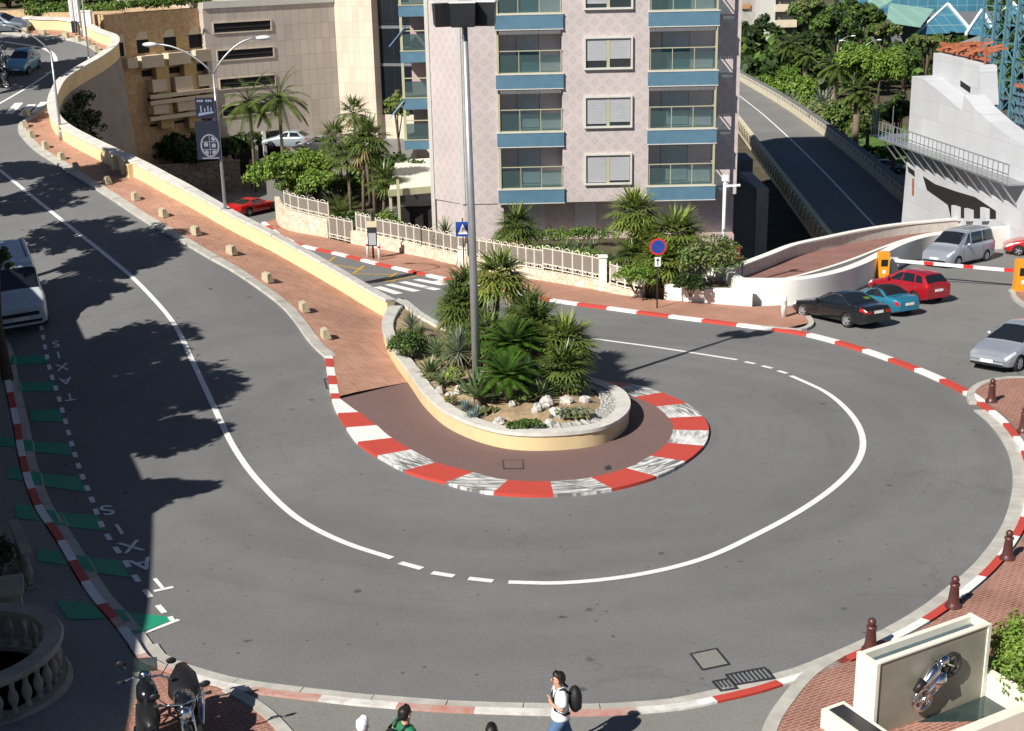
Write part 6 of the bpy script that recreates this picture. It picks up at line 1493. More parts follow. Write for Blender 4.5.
# ------------------------------------------------------------------ viaduct, works site and the far town
def via_z(x, y): return -8.2 - .020 * (y - 113)
vR = smooth_path([gp(x, y, via_z).xy for x, y in [(935, 231), (918, 218), (897, 199), (870, 174.5), (840, 149), (810, 126), (780, 105), (745, 84), (715, 66), (690, 52)]], 2.0)
vL = smooth_path([gp(x, y, via_z).xy for x, y in [(836, 250), (826, 237), (801, 204), (776, 171), (751, 138), (738, 121), (716, 95), (692, 70)]], 2.0)
vd = empty('viaduct', (vL[0].x, vL[0].y, via_z(*vL[0])), 0, 'road viaduct with cream parapets descending behind the pink building', 'viaduct')
def ruled(mb, A, B, fa, fb, n=40):
    SA, SB = arclen(A), arclen(B); o = len(mb.v)
    for i in range(n + 1):
        a = path_at(A, SA[-1] * i / n, SA); b = path_at(B, SB[-1] * i / n, SB); mb.v += [fa(a), fb(b)]
    for i in range(n): mb.face((o+2*i, o+2*i+1, o+2*i+3, o+2*i+2))
V3 = lambda dz: (lambda p: (p.x, p.y, via_z(p.x, p.y) + dz))
m = MB(); ruled(m, vL, vR, V3(0), V3(0)); local(m, vd).build('deck', M['asphalt_lot'], vd, fixn=False)
m = MB(); ruled(m, vL, vR, V3(-.9), V3(-.9)); local(m, vd).build('underside', M['dark_conc'], vd, fixn=False)
cl_ = [path_at(vL, arclen(vL)[-1] * i / 40).lerp(path_at(vR, arclen(vR)[-1] * i / 40), .52) for i in range(41)]
m = MB(); strip(m, cl_, -.1, .1, via_z, .03); local(m, vd).build('lane_line', M['white_line'], vd)
m = MB(); strip(m, vR, -.45, -.02, via_z, 1.45, 0, 2.35); local(m, vd).build('parapet', M['viaduct'], vd)
m = MB(); strip(m, vR, -.5, .06, via_z, 1.54, 0, .085); local(m, vd).build('coping', M['dark_conc'], vd)
m = MB(); strip(m, vL, .02, .4, via_z, .9, 0, 1.8); local(m, vd).build('parapet', M['viaduct'], vd)
S = arclen(vR)[-1]; k = 0
for i in range(int(S / 2.2)):
    p = path_at(vR, i * 2.2 + .6); q = path_at(vR, i * 2.2 + 2.0); t = (q - p).normalized(); nn = Vector((-t.y, t.x)); a = p + nn * .0; b = q + nn * .0
    m = MB(); z1, z2 = via_z(*p), via_z(*q); m.plate([(a.x, a.y, z1 + .85), (b.x, b.y, z2 + .85), (b.x, b.y, z2 + 1.25), (a.x, a.y, z1 + 1.25)], (nn.x, nn.y, 0), .012); local(m, vd).build('rail_slot', M['grey_conc'], vd)
S = arclen(vL)[-1]
for i in range(int(min(S, 130) / 2.0)):
    p = path_at(vL, i * 2.0 + .3); q = path_at(vL, i * 2.0 + 1.5); t = (q - p).normalized(); nn = Vector((-t.y, t.x)); z1, z2 = via_z(*p), via_z(*q)
    m = MB(); o = nn * .42; m.plate([(p.x + o.x, p.y + o.y, z1 + .8), (q.x + o.x, q.y + o.y, z2 + .8), (q.x + o.x, q.y + o.y, z2 - .4)], (nn.x, nn.y, 0), .16); local(m, vd).build('buttress', M['viaduct'], vd)
for i in (12, 30, 52, 78):
    p = path_at(vL, i).lerp(path_at(vR, i * 1.06), .5); m = MB(); m.lathe([(1.0, far_z(*p) - .5), (.9, via_z(*p) - .95)], 14, 0, Matrix.Translation((p.x, p.y, 0))); local(m, vd).build('pier', M['dark_conc'], vd)
# walls in the dark pit left of the viaduct
pt_ = empty('pit_wall', at(757, 190, 104), 0, 'dark grey concrete walls standing in the pit left of the viaduct', 'retaining wall')
L_ = pt_.location; a = at(757, 189, 104); b = at(769, 188, 104); m = MB(); m.bb(a.x - L_.x, b.x - L_.x, 0, 8, -9, a.z - L_.z); m.build('pier_wall', M['grey_conc'], pt_)
c_ = at(732, 172, 106); m = MB(); m.plate([Vector((c_.x, 106, c_.z)) - L_, Vector((a.x - .02, 104.2, a.z)) - L_, Vector((a.x - .02, 104.2, -14)) - L_, Vector((c_.x, 106, -14)) - L_], (.3, 1, 0), .5); m.build('sloping_wall', M['dark_conc'], pt_)
c_ = at(732, 160, 120); d_ = at(753, 162, 120); m = MB(); m.bb(c_.x - L_.x, d_.x - L_.x, 16, 20, -8, c_.z - L_.z); m.build('back_wall', M['dark_conc'], pt_)

# concrete structure under construction
A_ = atd(905, 150, 93); B_ = atd(1034, 190, 76)
cd = Vector((B_.x - A_.x, B_.y - A_.y)).normalized(); ca = math.atan2(cd.y, cd.x)
st = empty('concrete_shell', (A_.x, A_.y, -8.0), ca, 'white concrete structure under construction at the right edge', 'building site')
def poly_face(g, pts, y0, th, name, mat, par=None):
    q = [on_face(g, *p) for p in pts]; m = MB(); m.plate([(u, y0, v) for u, v in q], (0, 1, 0), th); return m.build(name, mat, par or g)
poly_face(st, [(901.5, 222), (906, 170), (912, 76), (922, 78), (940, 92), (962, 111), (964, 95), (975, 108.5), (990, 122), (1005, 133.5), (1024, 145), (1040, 152), (1040, 240), (901, 240)], 0, 1.4, 'front_wall', M['concrete'])
poly_face(st, [(911.8, 100), (914, 53.5), (935, 59), (958, 66.5), (960, 106)], 1.402, 1.2, 'rear_wall', M['concrete'])
poly_face(st, [(957, 66), (957.5, 62), (989, 61), (989, 76), (1030, 80), (1030, 140), (957, 120)], 4.5, 1.0, 'inner_wall', M['concrete'])
poly_face(st, [(940, 81), (950, 88), (949.5, 94), (940, 87)], 1.396, .03, 'slot', M['void'])
for pts in ([(923, 176), (935, 184), (955, 191), (975, 197), (996, 211), (996, 219), (951, 218), (948, 205), (927, 190)], [(907.5, 166), (914.5, 171), (915, 177), (908.5, 172)]): poly_face(st, pts, -.012, .01, 'opening', M['void'])
for x0, x1, y0, y1 in ((955, 961, 205, 221), (968, 974, 208, 221), (984, 990, 207, 221)): poly_face(st, [(x0, y0), (x1, y0 + 2), (x1, y1), (x0, y1)], -.25, .23, 'column', M['concrete'])
poly_face(st, [(912.5, 178), (914.5, 179), (914, 196), (912, 195)], -.02, .015, 'red_pipe', M['rust'])
# access gangway round it
gw = empty('gangway', st.location, ca, 'grey metal scaffold gangway with railings wrapped round the concrete structure', 'scaffold')
dk = [on_face(st, *p) for p in [(896, 129), (916, 142.5), (937, 151), (953, 157.5), (980, 167.5), (999, 176), (1026, 185)]]
dz = dk[3][1]; us = [dk[0][0] - .3] + [u for u, _ in dk[1:]]; W_ = 1.15
u0, u1 = us[0], us[-1]
m = MB(); m.bb(u0, u1, -W_, -.02, dz - .12, dz); m.build('deck', M['steel'], gw)
k = int((u1 - u0) / .62)
m = MB()
for h in (.55, 1.1): m.beam((u0, -W_, dz + h), (u1, -W_, dz + h), .055)
m.build('handrail', M['steel'], gw)
for i in range(k + 1):
    u = u0 + (u1 - u0) * i / k; m = MB(); m.beam((u, -W_, dz), (u, -W_, dz + 1.1), .045); m.build('post', M['steel'], gw)
for i in range(12):
    u = u0 + (u1 - u0) * (i + .5) / 12; m = MB(); m.beam((u, -W_ + .05, dz - .13), (u, -.02, dz - 1.5), .09); m.build('brace', M['steel'], gw)
m = MB(); m.bb(u0 - 1.3, u0 - .003, -W_, 3, dz - .1, dz); m.build('landing', M['steel'], gw)
for q in ((u0 - 1.3, -W_), (u0 - 1.3, .4), (u0 - 1.3, 1.9), (u0 - .6, -W_)):
    m = MB(); m.beam((q[0], q[1], dz), (q[0], q[1], dz + 2.0), .05); m.build('post', M['steel'], gw)
m = MB(); m.plate([(u0 - 1.3, -W_ + .02, dz + .1), (u0 - .05, -W_ + .02, dz + .1), (u0 - .05, -W_ + .02, dz + 1.9), (u0 - 1.3, -W_ + .02, dz + 1.9)], (0, 1, 0), .02); m.build('mesh_panel', M['bglass'], gw)
# rusty formwork on the wall top
fw = empty('formwork', st.location, ca, 'orange rusty formwork beams lying on top of the concrete wall', 'formwork')
m = MB()
for i in range(9):
    a = on_face(st, 914 + i * 4.6, 52 - (i % 3) * 2 + i * .6); m.beam((a[0], 1.6, a[1] + .1), (a[0] + .9, 3.4, a[1] + .25 + .3 * (i % 2)), .14)
for (p, q) in (((914, 44), (957, 55)), ((914, 50), (956, 61)), ((916, 46), (950, 44))):
    a, b = on_face(st, *p), on_face(st, *q); m.beam((a[0], 1.9, a[1]), (b[0], 2.2, b[1]), .2)
m.build('beams', M['rust'], fw)
for px in (916, 930, 944, 956):
    a = on_face(st, px, 52); m = MB(); m.beam((a[0], 2.0, a[1] - 1.2), (a[0], 2.0, a[1] + .3), .1); m.build('post', M['rust'], fw)
# lattice mast and blue formwork tower
def lattice(loc, w_, h, lab, mat='scaff'):
    g = empty('lattice_mast', loc, .3, lab, 'crane mast'); n = int(h / w_)
    for sx in (-1, 1):
        for sy in (-1, 1): m = MB(); m.beam((sx * w_/2, sy * w_/2, 0), (sx * w_/2, sy * w_/2, h), .16); m.build('leg', M[mat], g)
    m = MB()
    for i in range(n):
        z0, z1 = i * w_, (i + 1) * w_; c4 = [(-w_/2, -w_/2), (w_/2, -w_/2), (w_/2, w_/2), (-w_/2, w_/2)]
        for j in range(4):
            p, q = c4[j], c4[(j + 1) % 4]
            if i % 2: p, q = q, p
            m.beam((*p, z0), (*q, z1), .07); m.beam((*p, z1), (*q, z1), .07)
    m.build('bracing', M[mat], g); return g
q = atd(990, 90, 100); lattice((q.x, q.y, -10), 1.3, 34, 'tall blue lattice mast left of two behind the concrete structure')
q = atd(1013, 90, 98); lattice((q.x, q.y, -10), 1.3, 34, 'tall blue lattice mast right of two at the picture edge')
ft = empty('formwork_tower', st.location, ca, 'stack of dark blue formwork frames behind the sweeping concrete edge', 'formwork')
a = on_face(st, 985, 86); b = on_face(st, 1036, 140); m = MB()
for i in range(13):
    u = a[0] + (b[0] - a[0]) * i / 12; m.bb(u - .06, u + .06, 2.2, 2.34, b[1] - 3, a[1] + rnd.uniform(-.4, .2))
for i in range(7):
    z = b[1] - 1 + (a[1] - b[1] + 1) * i / 6; m.bb(a[0], b[0], 2.1, 2.2, z - .07, z + .07)
m.build('frames', M['form'], ft)
m = MB(); m.bb(a[0] + .2, b[0], 2.6, 2.8, b[1] - 3, a[1] - .6); m.build('panel', M['dark_conc'], ft)
m = MB(); m.bb(a[0] - .1, b[0], 1.9, 3.2, a[1] - .1, a[1] + .06); m.build('platform', M['rust'], ft)

# far gardens
def fz_px(px, py, off=0): return gp(px, py, far_z, off)
lawn = [fz_px(x, y).xy for x, y in [(800, 128), (868, 132), (905, 126), (915, 150), (915, 171), (880, 174), (840, 166), (800, 150)]]
sheet('lawn', lawn, far_z, .05, M['lawn'], 4)
rd = [fz_px(x, y).xy for x, y in [(790, 152), (840, 169), (880, 176.5), (915, 174), (915, 196), (880, 200), (830, 190), (790, 175)]]
sheet('street', rd, far_z, .04, M['asphalt_lot'], 4)
m = MB(); p = [fz_px(x, y).xy for x, y in [(884, 189), (898, 187.5)]]; strip(m, smooth_path(p, .6), -.2, .2, far_z, .07); m.build('road_marking', M['white_line'], kind='structure')
bush('lawn_hedge', fz_px(880, 163), (8, 2.2, 1.3), 'dark trimmed hedge across the lawn beyond the viaduct', ('leaf_dk', 'leaf'), 90, 26, .3, 'hedge')
def far_tree(px, py_mid, zc, rpx, hpx, lab, kind='tree', mats=('leaf_lt', 'leaf'), n=130, size=None, group='trees in the far garden', lobes=5):
    c = atd(px, py_mid, zc); g0 = far_z(c.x, c.y); rx = rpx * zc / FPX; rz = hpx * zc / FPX * .95
    return tree(kind, (c.x, c.y, g0), c.z - g0 + rz, (rx, rx * .9, rz), lab, mats, int(n * 1.4), 52, size or zc * .00125, group=group, lobes=lobes, cl=.3, tr=.2, zc=c.z - g0)
far_tree(872, 72, 160, 40, 33, 'largest bright umbrella pine left of the concrete structure', 'umbrella_pine', ('leaf_lt', 'hedge'), 260)
far_tree(787, 88, 222, 33, 27, 'bright round pine beside the cream viaduct parapet', 'umbrella_pine', ('leaf_lt', 'hedge'), 200)
far_tree(846, 120, 162, 36, 33, 'olive green tree between the viaduct and the lawn', 'broad_tree', ('leaf', 'olive_leaf'), 220)
far_tree(897, 110, 150, 20, 30, 'dark shaded tree against the concrete wall', 'broad_tree', ('leaf_dk', 'leaf'), 120)
far_tree(752, 45, 270, 21, 38, 'dark tree touching the right side of the pink building', 'dark_tree', ('leaf_dk', 'leaf_dk'), 150)
far_tree(762, 76, 252, 18, 16, 'dark low tree between viaduct and pink building', 'dark_tree', ('leaf_dk', 'leaf'), 90)
far_tree(808, 12, 262, 22, 20, 'light topped tree right of the white apartment block', 'broad_tree', ('leaf', 'olive_leaf'), 130)
far_tree(838, 28, 225, 26, 26, 'dense dark tree in the middle of the far garden', 'dark_tree', ('leaf_dk', 'leaf'), 160)
far_tree(862, 18, 240, 24, 24, 'dense green tree below the verdigris roof', 'broad_tree', ('leaf', 'leaf_dk'), 140)
far_tree(882, 32, 205, 17, 16, 'brownish tree left of the verdigris roof', 'broad_tree', ('olive_leaf', 'leaf'), 90)
far_tree(800, 42, 240, 24, 17, 'low dark tree under the white apartment block', 'dark_tree', ('leaf_dk', 'leaf_dk'), 90)
far_tree(784, 58, 235, 18, 14, 'dark tree behind the bright round pine', 'dark_tree', ('leaf_dk', 'leaf'), 80)
far_tree(815, 110, 186, 19, 18, 'yellow green shrub tree beside the parapet', 'broad_tree', ('olive_leaf', 'leaf_lt'), 90)
far_tree(928, 42, 190, 22, 12, 'low tree before the blue glass pyramid', 'broad_tree', ('olive_leaf', 'leaf'), 100)
far_tree(953, 50, 175, 18, 12, 'brownish tree above the rusty formwork', 'broad_tree', ('olive_leaf', 'leaf_dk'), 100)
far_tree(974, 60, 165, 16, 12, 'brown green shrub tree behind the inner concrete wall', 'broad_tree', ('olive_leaf', 'leaf_dk'), 80)
far_tree(1006, 40, 210, 20, 40, 'dark tree behind the blue lattice masts', 'dark_tree', ('leaf_dk', 'leaf'), 120)
far_tree(905, 60, 180, 15, 16, 'green tree edge behind the concrete wall top', 'broad_tree', ('leaf', 'leaf_dk'), 90)
def far_palm(px, py, zc, Lpx, n, lab):
    c = atd(px, py, zc); g0 = far_z(c.x, c.y); feather_palm((c.x, c.y, g0), c.z - g0, Lpx * zc / FPX, n, lab, 'date palms in the far garden', mat='palm', lw=.13, w=.75, tr=.4, droop=1.1, el1=-.5)
far_palm(837, 66, 178, 26, 46, 'large date palm left of the umbrella pine'); far_palm(858, 92, 152, 22, 40, 'date palm half hidden in front of the umbrella pine'); far_palm(790, 45, 232, 18, 34, 'date palm below the white apartment block'); far_palm(806, 55, 226, 16, 30, 'small date palm in the shade behind the round pine')
for k, (px, py) in enumerate(((797, 103), (806, 112), (823, 96), (790, 98), (829, 105))):
    c = atd(px, py, [205, 192, 172, 212, 168][k]); g0 = far_z(c.x, c.y); rosette('banana_plant', (c.x, c.y, g0), 2.6, 40, .2, 'yucca', ['pale leaved plant nearest the viaduct parapet', 'pale leaved plant left of the olive green tree', 'pale leaved plant under the large date palm', 'pale leaved plant leftmost at the foot of the round pine', 'pale leaved plant between palm and olive green tree'][k], group='pale plants in the far garden', stem=c.z - g0 - 1, droop=.5)
wd = MB()
for i in range(620):
    Y = rnd.uniform(232, 480); px = rnd.uniform(735, 1040); x = (px - 512) / FPX * Y; foliage(wd, (x, Y, far_z(x, Y) + rnd.uniform(2, 6)), (5, 5, 3.5), 4, 12, 1.0, (0, 1), .6)
wd.build('far_wood', [M['leaf_dk'], M['leaf']], None, 'dark woodland filling the far gardens towards the sea', 'wood', kind='stuff', fixn=False)
# glass pavilion with pyramids
gpv = empty('glass_pavilion', atd(940, 34, 262), 0, 'glass pavilion with blue pyramids and green striped roof at top right', 'building'); L_ = gpv.location
def P3(px, py, zc): return atd(px, py, zc) - L_
def wedge_roof(pts, zcs, name, mat, th=.3):
    q = [P3(px, py, z) for (px, py), z in zip(pts, zcs)]; n = (q[1] - q[0]).cross(q[2] - q[0]); n = n if n.z > 0 else -n; m = MB(); m.plate(q, -n, th); return m.build(name, mat, gpv)
wedge_roof([(886, 21), (921, 26), (934, 9), (890, 3)], (255, 255, 275, 275), 'green_roof', M['pyr_green'])
wedge_roof([(868, 14), (884, 5), (892, 0), (868, -8)], (262, 272, 276, 280), 'green_roof', M['pyr_green'])
def pyramid(bl, br, apex, zb, za, back):
    q = [P3(*bl, zb), P3(*br, zb), P3(br[0], br[1] - 6, zb + back), P3(bl[0], bl[1] - 6, zb + back)]; a = P3(*apex, za); m = MB(); m.v = [tuple(x) for x in q] + [tuple(a)]
    for i in range(4): m.face((i, (i + 1) % 4, 4))
    m.face((3, 2, 1, 0)); o = m.build('pyramid', M['pyr_glass'], gpv)
    for i in (0, 1): m = MB(); m.beam(q[i], a, .5); m.build('ridge_beam', M['whitemetal'], o)
pyramid((915, 35), (972, 32), (948, 4), 258, 272, 30); pyramid((966, 34), (998, 38), (982, 10), 250, 260, 22); pyramid((985, 32), (1040, 34), (1012, 2), 262, 274, 28)
m = MB(); a = P3(880, 40, 268); b = P3(1040, 40, 268); m.bb(a.x, b.x, a.y + 6, a.y + 26, -9, P3(930, 20, 268).z); m.build('base_wall', M['dark_conc'], gpv)
m = MB(); m.bb(a.x, b.x, a.y + 32, a.y + 40, -9, P3(930, -4, 300).z); m.build('rear_hall', M['pyr_glass'], gpv)
pv = empty('pavilion', atd(979, 50, 205), 0, 'small pavilion with grey hipped roof behind the concrete walls', 'pavilion'); L_ = pv.location
q = [atd(x, y, z) - L_ for (x, y), z in (((958, 43), 200), ((984, 47), 200), ((1000, 40), 212), ((976, 37), 212))]; a = atd(979, 35.5, 206) - L_
m = MB(); m.v = [tuple(x) for x in q] + [tuple(a)]; 
for i in range(4): m.face((i, (i + 1) % 4, 4))
m.face((3, 2, 1, 0)); m.build('roof', M['greyroof'], pv)
m = MB(); m.bb(-2.2, 2.8, 0, 3, -12, .6); m.build('wall', M['terracotta'], pv)
# white apartment block at the top
wb = empty('white_apartments', atd(766, 40, 290), 0, 'white apartment block with brown balconies at the top beside the pink building', 'building'); L_ = wb.location
q0, q1 = atd(757.5, 30, 290) - L_, atd(774, 30, 290) - L_; m = MB(); m.bb(q0.x, q1.x, 0, 10, -14, 26); m.build('wall', M['trim'], wb)
q2 = atd(792, 30, 292) - L_; m = MB(); m.bb(q1.x + .02, q2.x, 1.0, 9.8, -14, 26); m.build('recess_wall', M['dark_conc'], wb)
for i in range(7):
    z = (atd(780, 27 - 16 * i, 290) - L_).z; m = MB(); m.bb(q1.x + .03, q2.x + .3, -.6, .98, z, z + 1.5); m.build('balcony', M['sandrail'], wb)
q3 = atd(735, 20, 297) - L_; m = MB(); m.bb(q3.x, q0.x - .02, 4, 12, -14, 26); m.build('side_wall', M['grey_conc'], wb)
for i in range(4): z = (atd(748, 8 - 14 * i, 294) - L_).z; m = MB(); m.bb(q3.x + .5, q3.x + 2.4, 3.4, 3.98, z, z + 1.0); m.build('balcony', M['terracotta'], wb)

# wooded bank above the second bend, top left
hb = MB()
for i in range(26):
    for j in range(12):
        x = -110 + i * 2.9; y = 112 + j * 4.0; hb.v.append((x, y, 6.3 + j * .35 if j else 2.0))
for i in range(25):
    for j in range(11): a = i * 12 + j; hb.face((a, a + 12, a + 13, a + 1))
hb.build('hill', M['earth'], kind='structure')
WF = WALL[-1].y
for k, (px, py, zc, r, hp) in enumerate(((8, -2, 128, 16, 14), (34, 2, 124, 18, 16), (58, -4, 128, 17, 15), (88, -6, 130, 17, 16), (112, -4, 128, 16, 14), (136, -8, 126, 18, 12), (165, -8, 124, 16, 12))):
    c = atd(px, py, zc); rx = r * zc / FPX; tree('hill_tree', (c.x, c.y, 6.2), c.z - 6.2 + hp * zc / FPX, (rx, rx, hp * zc / FPX), ['leftmost dark tree over the top left road', 'dark tree second from left above the hedge', 'tree left of the flag poles above the far bend', 'tree right of the flag poles above the far bend', 'dark tree above the corner of the grey wall', 'tree above the left end of the arched building', 'tree above the middle arch of the stone building'][k], ('leaf_dk', 'leaf') if k % 2 else ('leaf', 'leaf_dk'), 110, 28, .22, group='trees on the wooded bank', lobes=4, zc=max(.6, c.z - 6.2))
def hz(x, y): return 6.4
hedge('bank_hedge', Vector((at(30, 22, 113).x, 113.5)), Vector((at(112, 18, 113).x, 113.5)), 1.8, 1.7, 'long green hedge behind the wall of the far bend', ('hedge', 'leaf'), lambda x, y: up_z(WALL[-1].x, WALL[-1].y) + .2, .13, 9)
hedge('roof_hedge', Vector((sA.x + .6, sA.y + 1.2)), Vector((sB.x - .4, sB.y + 1.2)), 1.8, 1.1, 'planted hedge along the roof of the arched stone building', ('hedge', 'leaf'), lambda x, y: at(160, 11, 111).z, .13, 9)
lb = empty('villa', atd(12, 12, 135), 0, 'ochre villa wall glimpsed behind trees at the top left corner', 'building'); m = MB(); m.bb(-6, 2.4, 0, 6, -4, 5); m.build('wall', M['ochre_pl'], lb); m = MB(); m.bb(-6.3, 2.7, -.3, 6.3, 5.003, 5.3); m.build('roof', M['terracotta'], lb)

# the hotel on the left, outside the frame, whose shade covers the taxi rank
ht = empty('hotel_building', (-16, 26, 0), 0, 'tall pale hotel block standing left of the taxi rank pavement', 'building')
hp_ = [(-15.2, 20.6), (-17, 26.2), (-19.3, 31.2), (-24.8, 47), (-40, 47), (-40, 6), (-12.4, 6), (-13.3, 14.2)]
m = MB(); m.prism([(x + 16, y - 26) for x, y in hp_], -.5, 7.6, 0); m.build('wall', M['sandrail'], ht)
m = MB(); m.prism([(x + 16, y - 26) for x, y in hp_], 7.603, 7.9, 0); m.build('cornice', M['trim'], ht)
for k in range(5):
    a, b = Vector(hp_[2]), Vector(hp_[3]); q = a.lerp(b, (k + .5) / 5); d = (b - a).normalized(); nn = Vector((d.y, -d.x)); nn = nn if nn.x > 0 else -nn
    for z in (1.2, 4.6):
        p = [Vector((q.x + 16, q.y - 26, z)) + Vector((d.x, d.y, 0)) * s_ * .7 + Vector((nn.x, nn.y, 0)) * .02 for s_ in (-1, 1)]
        m = MB(); m.plate([p[0], p[1], p[1] + Vector((0, 0, 2)), p[0] + Vector((0, 0, 2))], (nn.x, nn.y, 0), .05); m.build('window', M['dglass'], ht)
TREES = [(118, 405, 8.4, 2.6, 'pavement tree close behind the widest one by the hotel'), (100, 268, 8.0, 2.3, 'pavement tree between the minibus and the hotel'), (160, 386, 8.0, 3.0, 'pavement tree casting the widest shade over the white line'), (140, 440, 7.5, 2.1, 'pavement tree whose shade falls beside the lower taxi letters'), (138, 497, 7.0, 1.6, 'small pavement tree nearest the round balustrade'), (115, 352, 7.8, 2.7, 'pavement tree shading the upper taxi letters'), (128, 248, 8.2, 2.7, 'pavement tree shading the road above the minibus'), (70, 236, 8.0, 2.6, 'pavement tree level with the minibus'), (75, 292, 7.5, 2.0, 'pavement tree just below the minibus roof line'), (25, 205, 8.0, 2.6, 'pavement tree midway up the left road'), (72, 180, 8.0, 2.9, 'pavement tree shading the upper brick pavement'), (108, 172, 8.0, 2.1, 'pavement tree whose shade reaches the cream parapet'), (16, 172, 8.0, 2.6, 'pavement tree well beyond the minibus'), (14, 118, 8.5, 2.6, 'pavement tree near the upper crossing'), (48, 82, 8.0, 3.0, 'pavement tree shading the blue city car'), (12, 78, 8.5, 3.2, 'pavement tree left of the blue city car'), (15, 44, 8.5, 3.0, 'last pavement tree near the far bend'), (60, 66, 8.0, 2.4, 'pavement tree shading the road at the far bend')]
for k, (px, py, hc, r, lab) in enumerate(TREES):
    q = gp(px, py); x, y = q.x - hc * .788, q.y - hc * .884; z = up_z(x, y) if x > -70 else 0
    tree('pavement_tree', (x, y, z), q.z + hc - z + r * .75, (r, r * .9, r * .75), lab, ('leaf', 'leaf_dk'), 190, 34, .17, group='trees along the left pavement', lobes=5, cl=.3, zc=q.z + hc - z)
q = atd(-9, 262, 46); tree('pavement_tree', (q.x, q.y, up_z(q.x, q.y)), q.z - up_z(q.x, q.y) + 1.1, (.75, .75, 1.0), 'low dark tree whose leaves overlap the minibus at the left edge', ('leaf_dk', 'leaf'), 60, 30, .1, group='trees along the left pavement', lobes=3, zc=q.z - up_z(q.x, q.y))

v = quick_car('lawn_car', carpaint('dark_green_paint', (.03, .04, .035), .2, .3), 'dark car parked beside the far lawn beyond the viaduct', None); place_rear(v, (874, 171), math.atan2(.05, -1), far_z, 1, 1.72, .85, 3.35)
# ------------------------------------------------------------------ street furniture
# tall floodlight mast in the planter
b = PSOIL(477.5, 397); b = Vector((b.x, b.y, b.z))
hm = height_to(b, 25)
fm = empty('floodlight_mast', b, 0, 'tall steel floodlight mast with three dark lamp boxes rising from the planter', 'floodlight')
m = MB(); m.tube([(0, 0, -.3), (-.02, 0, hm * .5), (-.05, 0, hm)], [.155, .125, .085], 14); m.build('pole', M['steel'], fm)
m = MB(); m.bb(-.1, .02, -.09, .07, hm, hm + .35); m.build('collar', M['black'], fm)
for dx, dy, rz in ((-.62, .1, R(20)), (-.04, -.28, R(0)), (.62, .1, R(-14))):
    h = empty('lamp_head', (dx - .05, dy, hm + .32), rz); h.parent = fm; KIDS.setdefault(fm.name, []).append(h)
    m = MB(); m.v = [(-.36, -.2, -.36), (.36, -.2, -.36), (.40, -.26, .36), (-.40, -.26, .36), (-.30, .22, -.30), (.30, .22, -.30), (.34, .22, .34), (-.34, .22, .34)]
    for f in ((0, 1, 2, 3), (4, 7, 6, 5), (0, 4, 5, 1), (1, 5, 6, 2), (2, 6, 7, 3), (3, 7, 4, 0)): m.face(f)
    m.build('housing', M['flood'], h); m = MB(); m.bb(-.41, .41, -.27, .23, .362, .40); m.build('top_plate', M['lampw'], h)
m = MB(); m.beam((-.66, .05, hm + .2), (.62, .05, hm + .2), .1); m.build('crossarm', M['steel'], fm)

def lamp_arm(m, top, d, L, rise, r=.045):
    pts = [Vector(top) + Vector((d[0], d[1], 0)) * (L * t) + Vector((0, 0, rise * math.sin(t * PI / 2) ** .8)) for t in [k / 8 for k in range(9)]]; m.tube(pts, r, 7); return pts[-1]
def lamp_head(g, p, d, L=.75, mat='lampw'):
    a = math.atan2(d[1], d[0]); h = MB(); M4 = Matrix.Translation(p + Vector((d[0], d[1], 0)) * (L * .45)) @ Matrix.Rotation(a, 4, 'Z') @ Matrix.Scale(L / 2, 4, (1, 0, 0)) @ Matrix.Scale(.17, 4, (0, 1, 0)) @ Matrix.Scale(.11, 4, (0, 0, 1)); o = MB(); o.ball((0, 0, 0), 1, 0, 12, 8); o.v = [tuple(M4 @ Vector(v)) for v in o.v]; hd = o.build('lamp_head', M[mat], g)
    o = MB(); o.ball((0, 0, -.35), .8, 0, 12, 6); o.v = [tuple(M4 @ Vector(v)) for v in o.v]; o.build('lens', M['lamp_w'], hd)
def street_lamp(base_px, top_y, arms, lab, fn=up_z, off=.1, group='street lamps', r=.085, base=None):
    b = base or gp(*base_px, fn) + Vector((0, 0, off)); h = height_to(b, top_y); g = empty('street_lamp', b, 0, lab, 'street lamp', group)
    m = MB(); m.tube([(0, 0, 0), (0, 0, h * .5), (0, 0, h)], [r, r * .8, r * .6], 10); m.build('pole', M['steel'], g); m = MB(); m.lathe([(r * 1.8, 0), (r * 1.7, .5), (r * 1.05, .6)], 10); m.build('foot', M['steel'], g)
    for d, L, rise in arms:
        d = Vector(d).normalized(); m = MB(); e = lamp_arm(m, (0, 0, h - .02), d, L, rise, r * .5); m.build('arm', M['steel'], g); lamp_head(g, e, d)
    return g, b, h
g, b, h = street_lamp((227, 228.5), 74, [((-1, .12), 2.6, 1.4), ((1, .12), 2.1, 1.6)], 'tall double armed street lamp carrying the navy banners by the parapet')
def banner(g, b, x0, x1, y0, y1, name, Yoff=0.0):
    p0 = at(x0, y1, b.y + Yoff) - b; p1 = at(x1, y0, b.y + Yoff) - b; m = MB(); m.bb(p0.x, p1.x, -.015, .015, p0.z, p1.z); return p0, p1, m
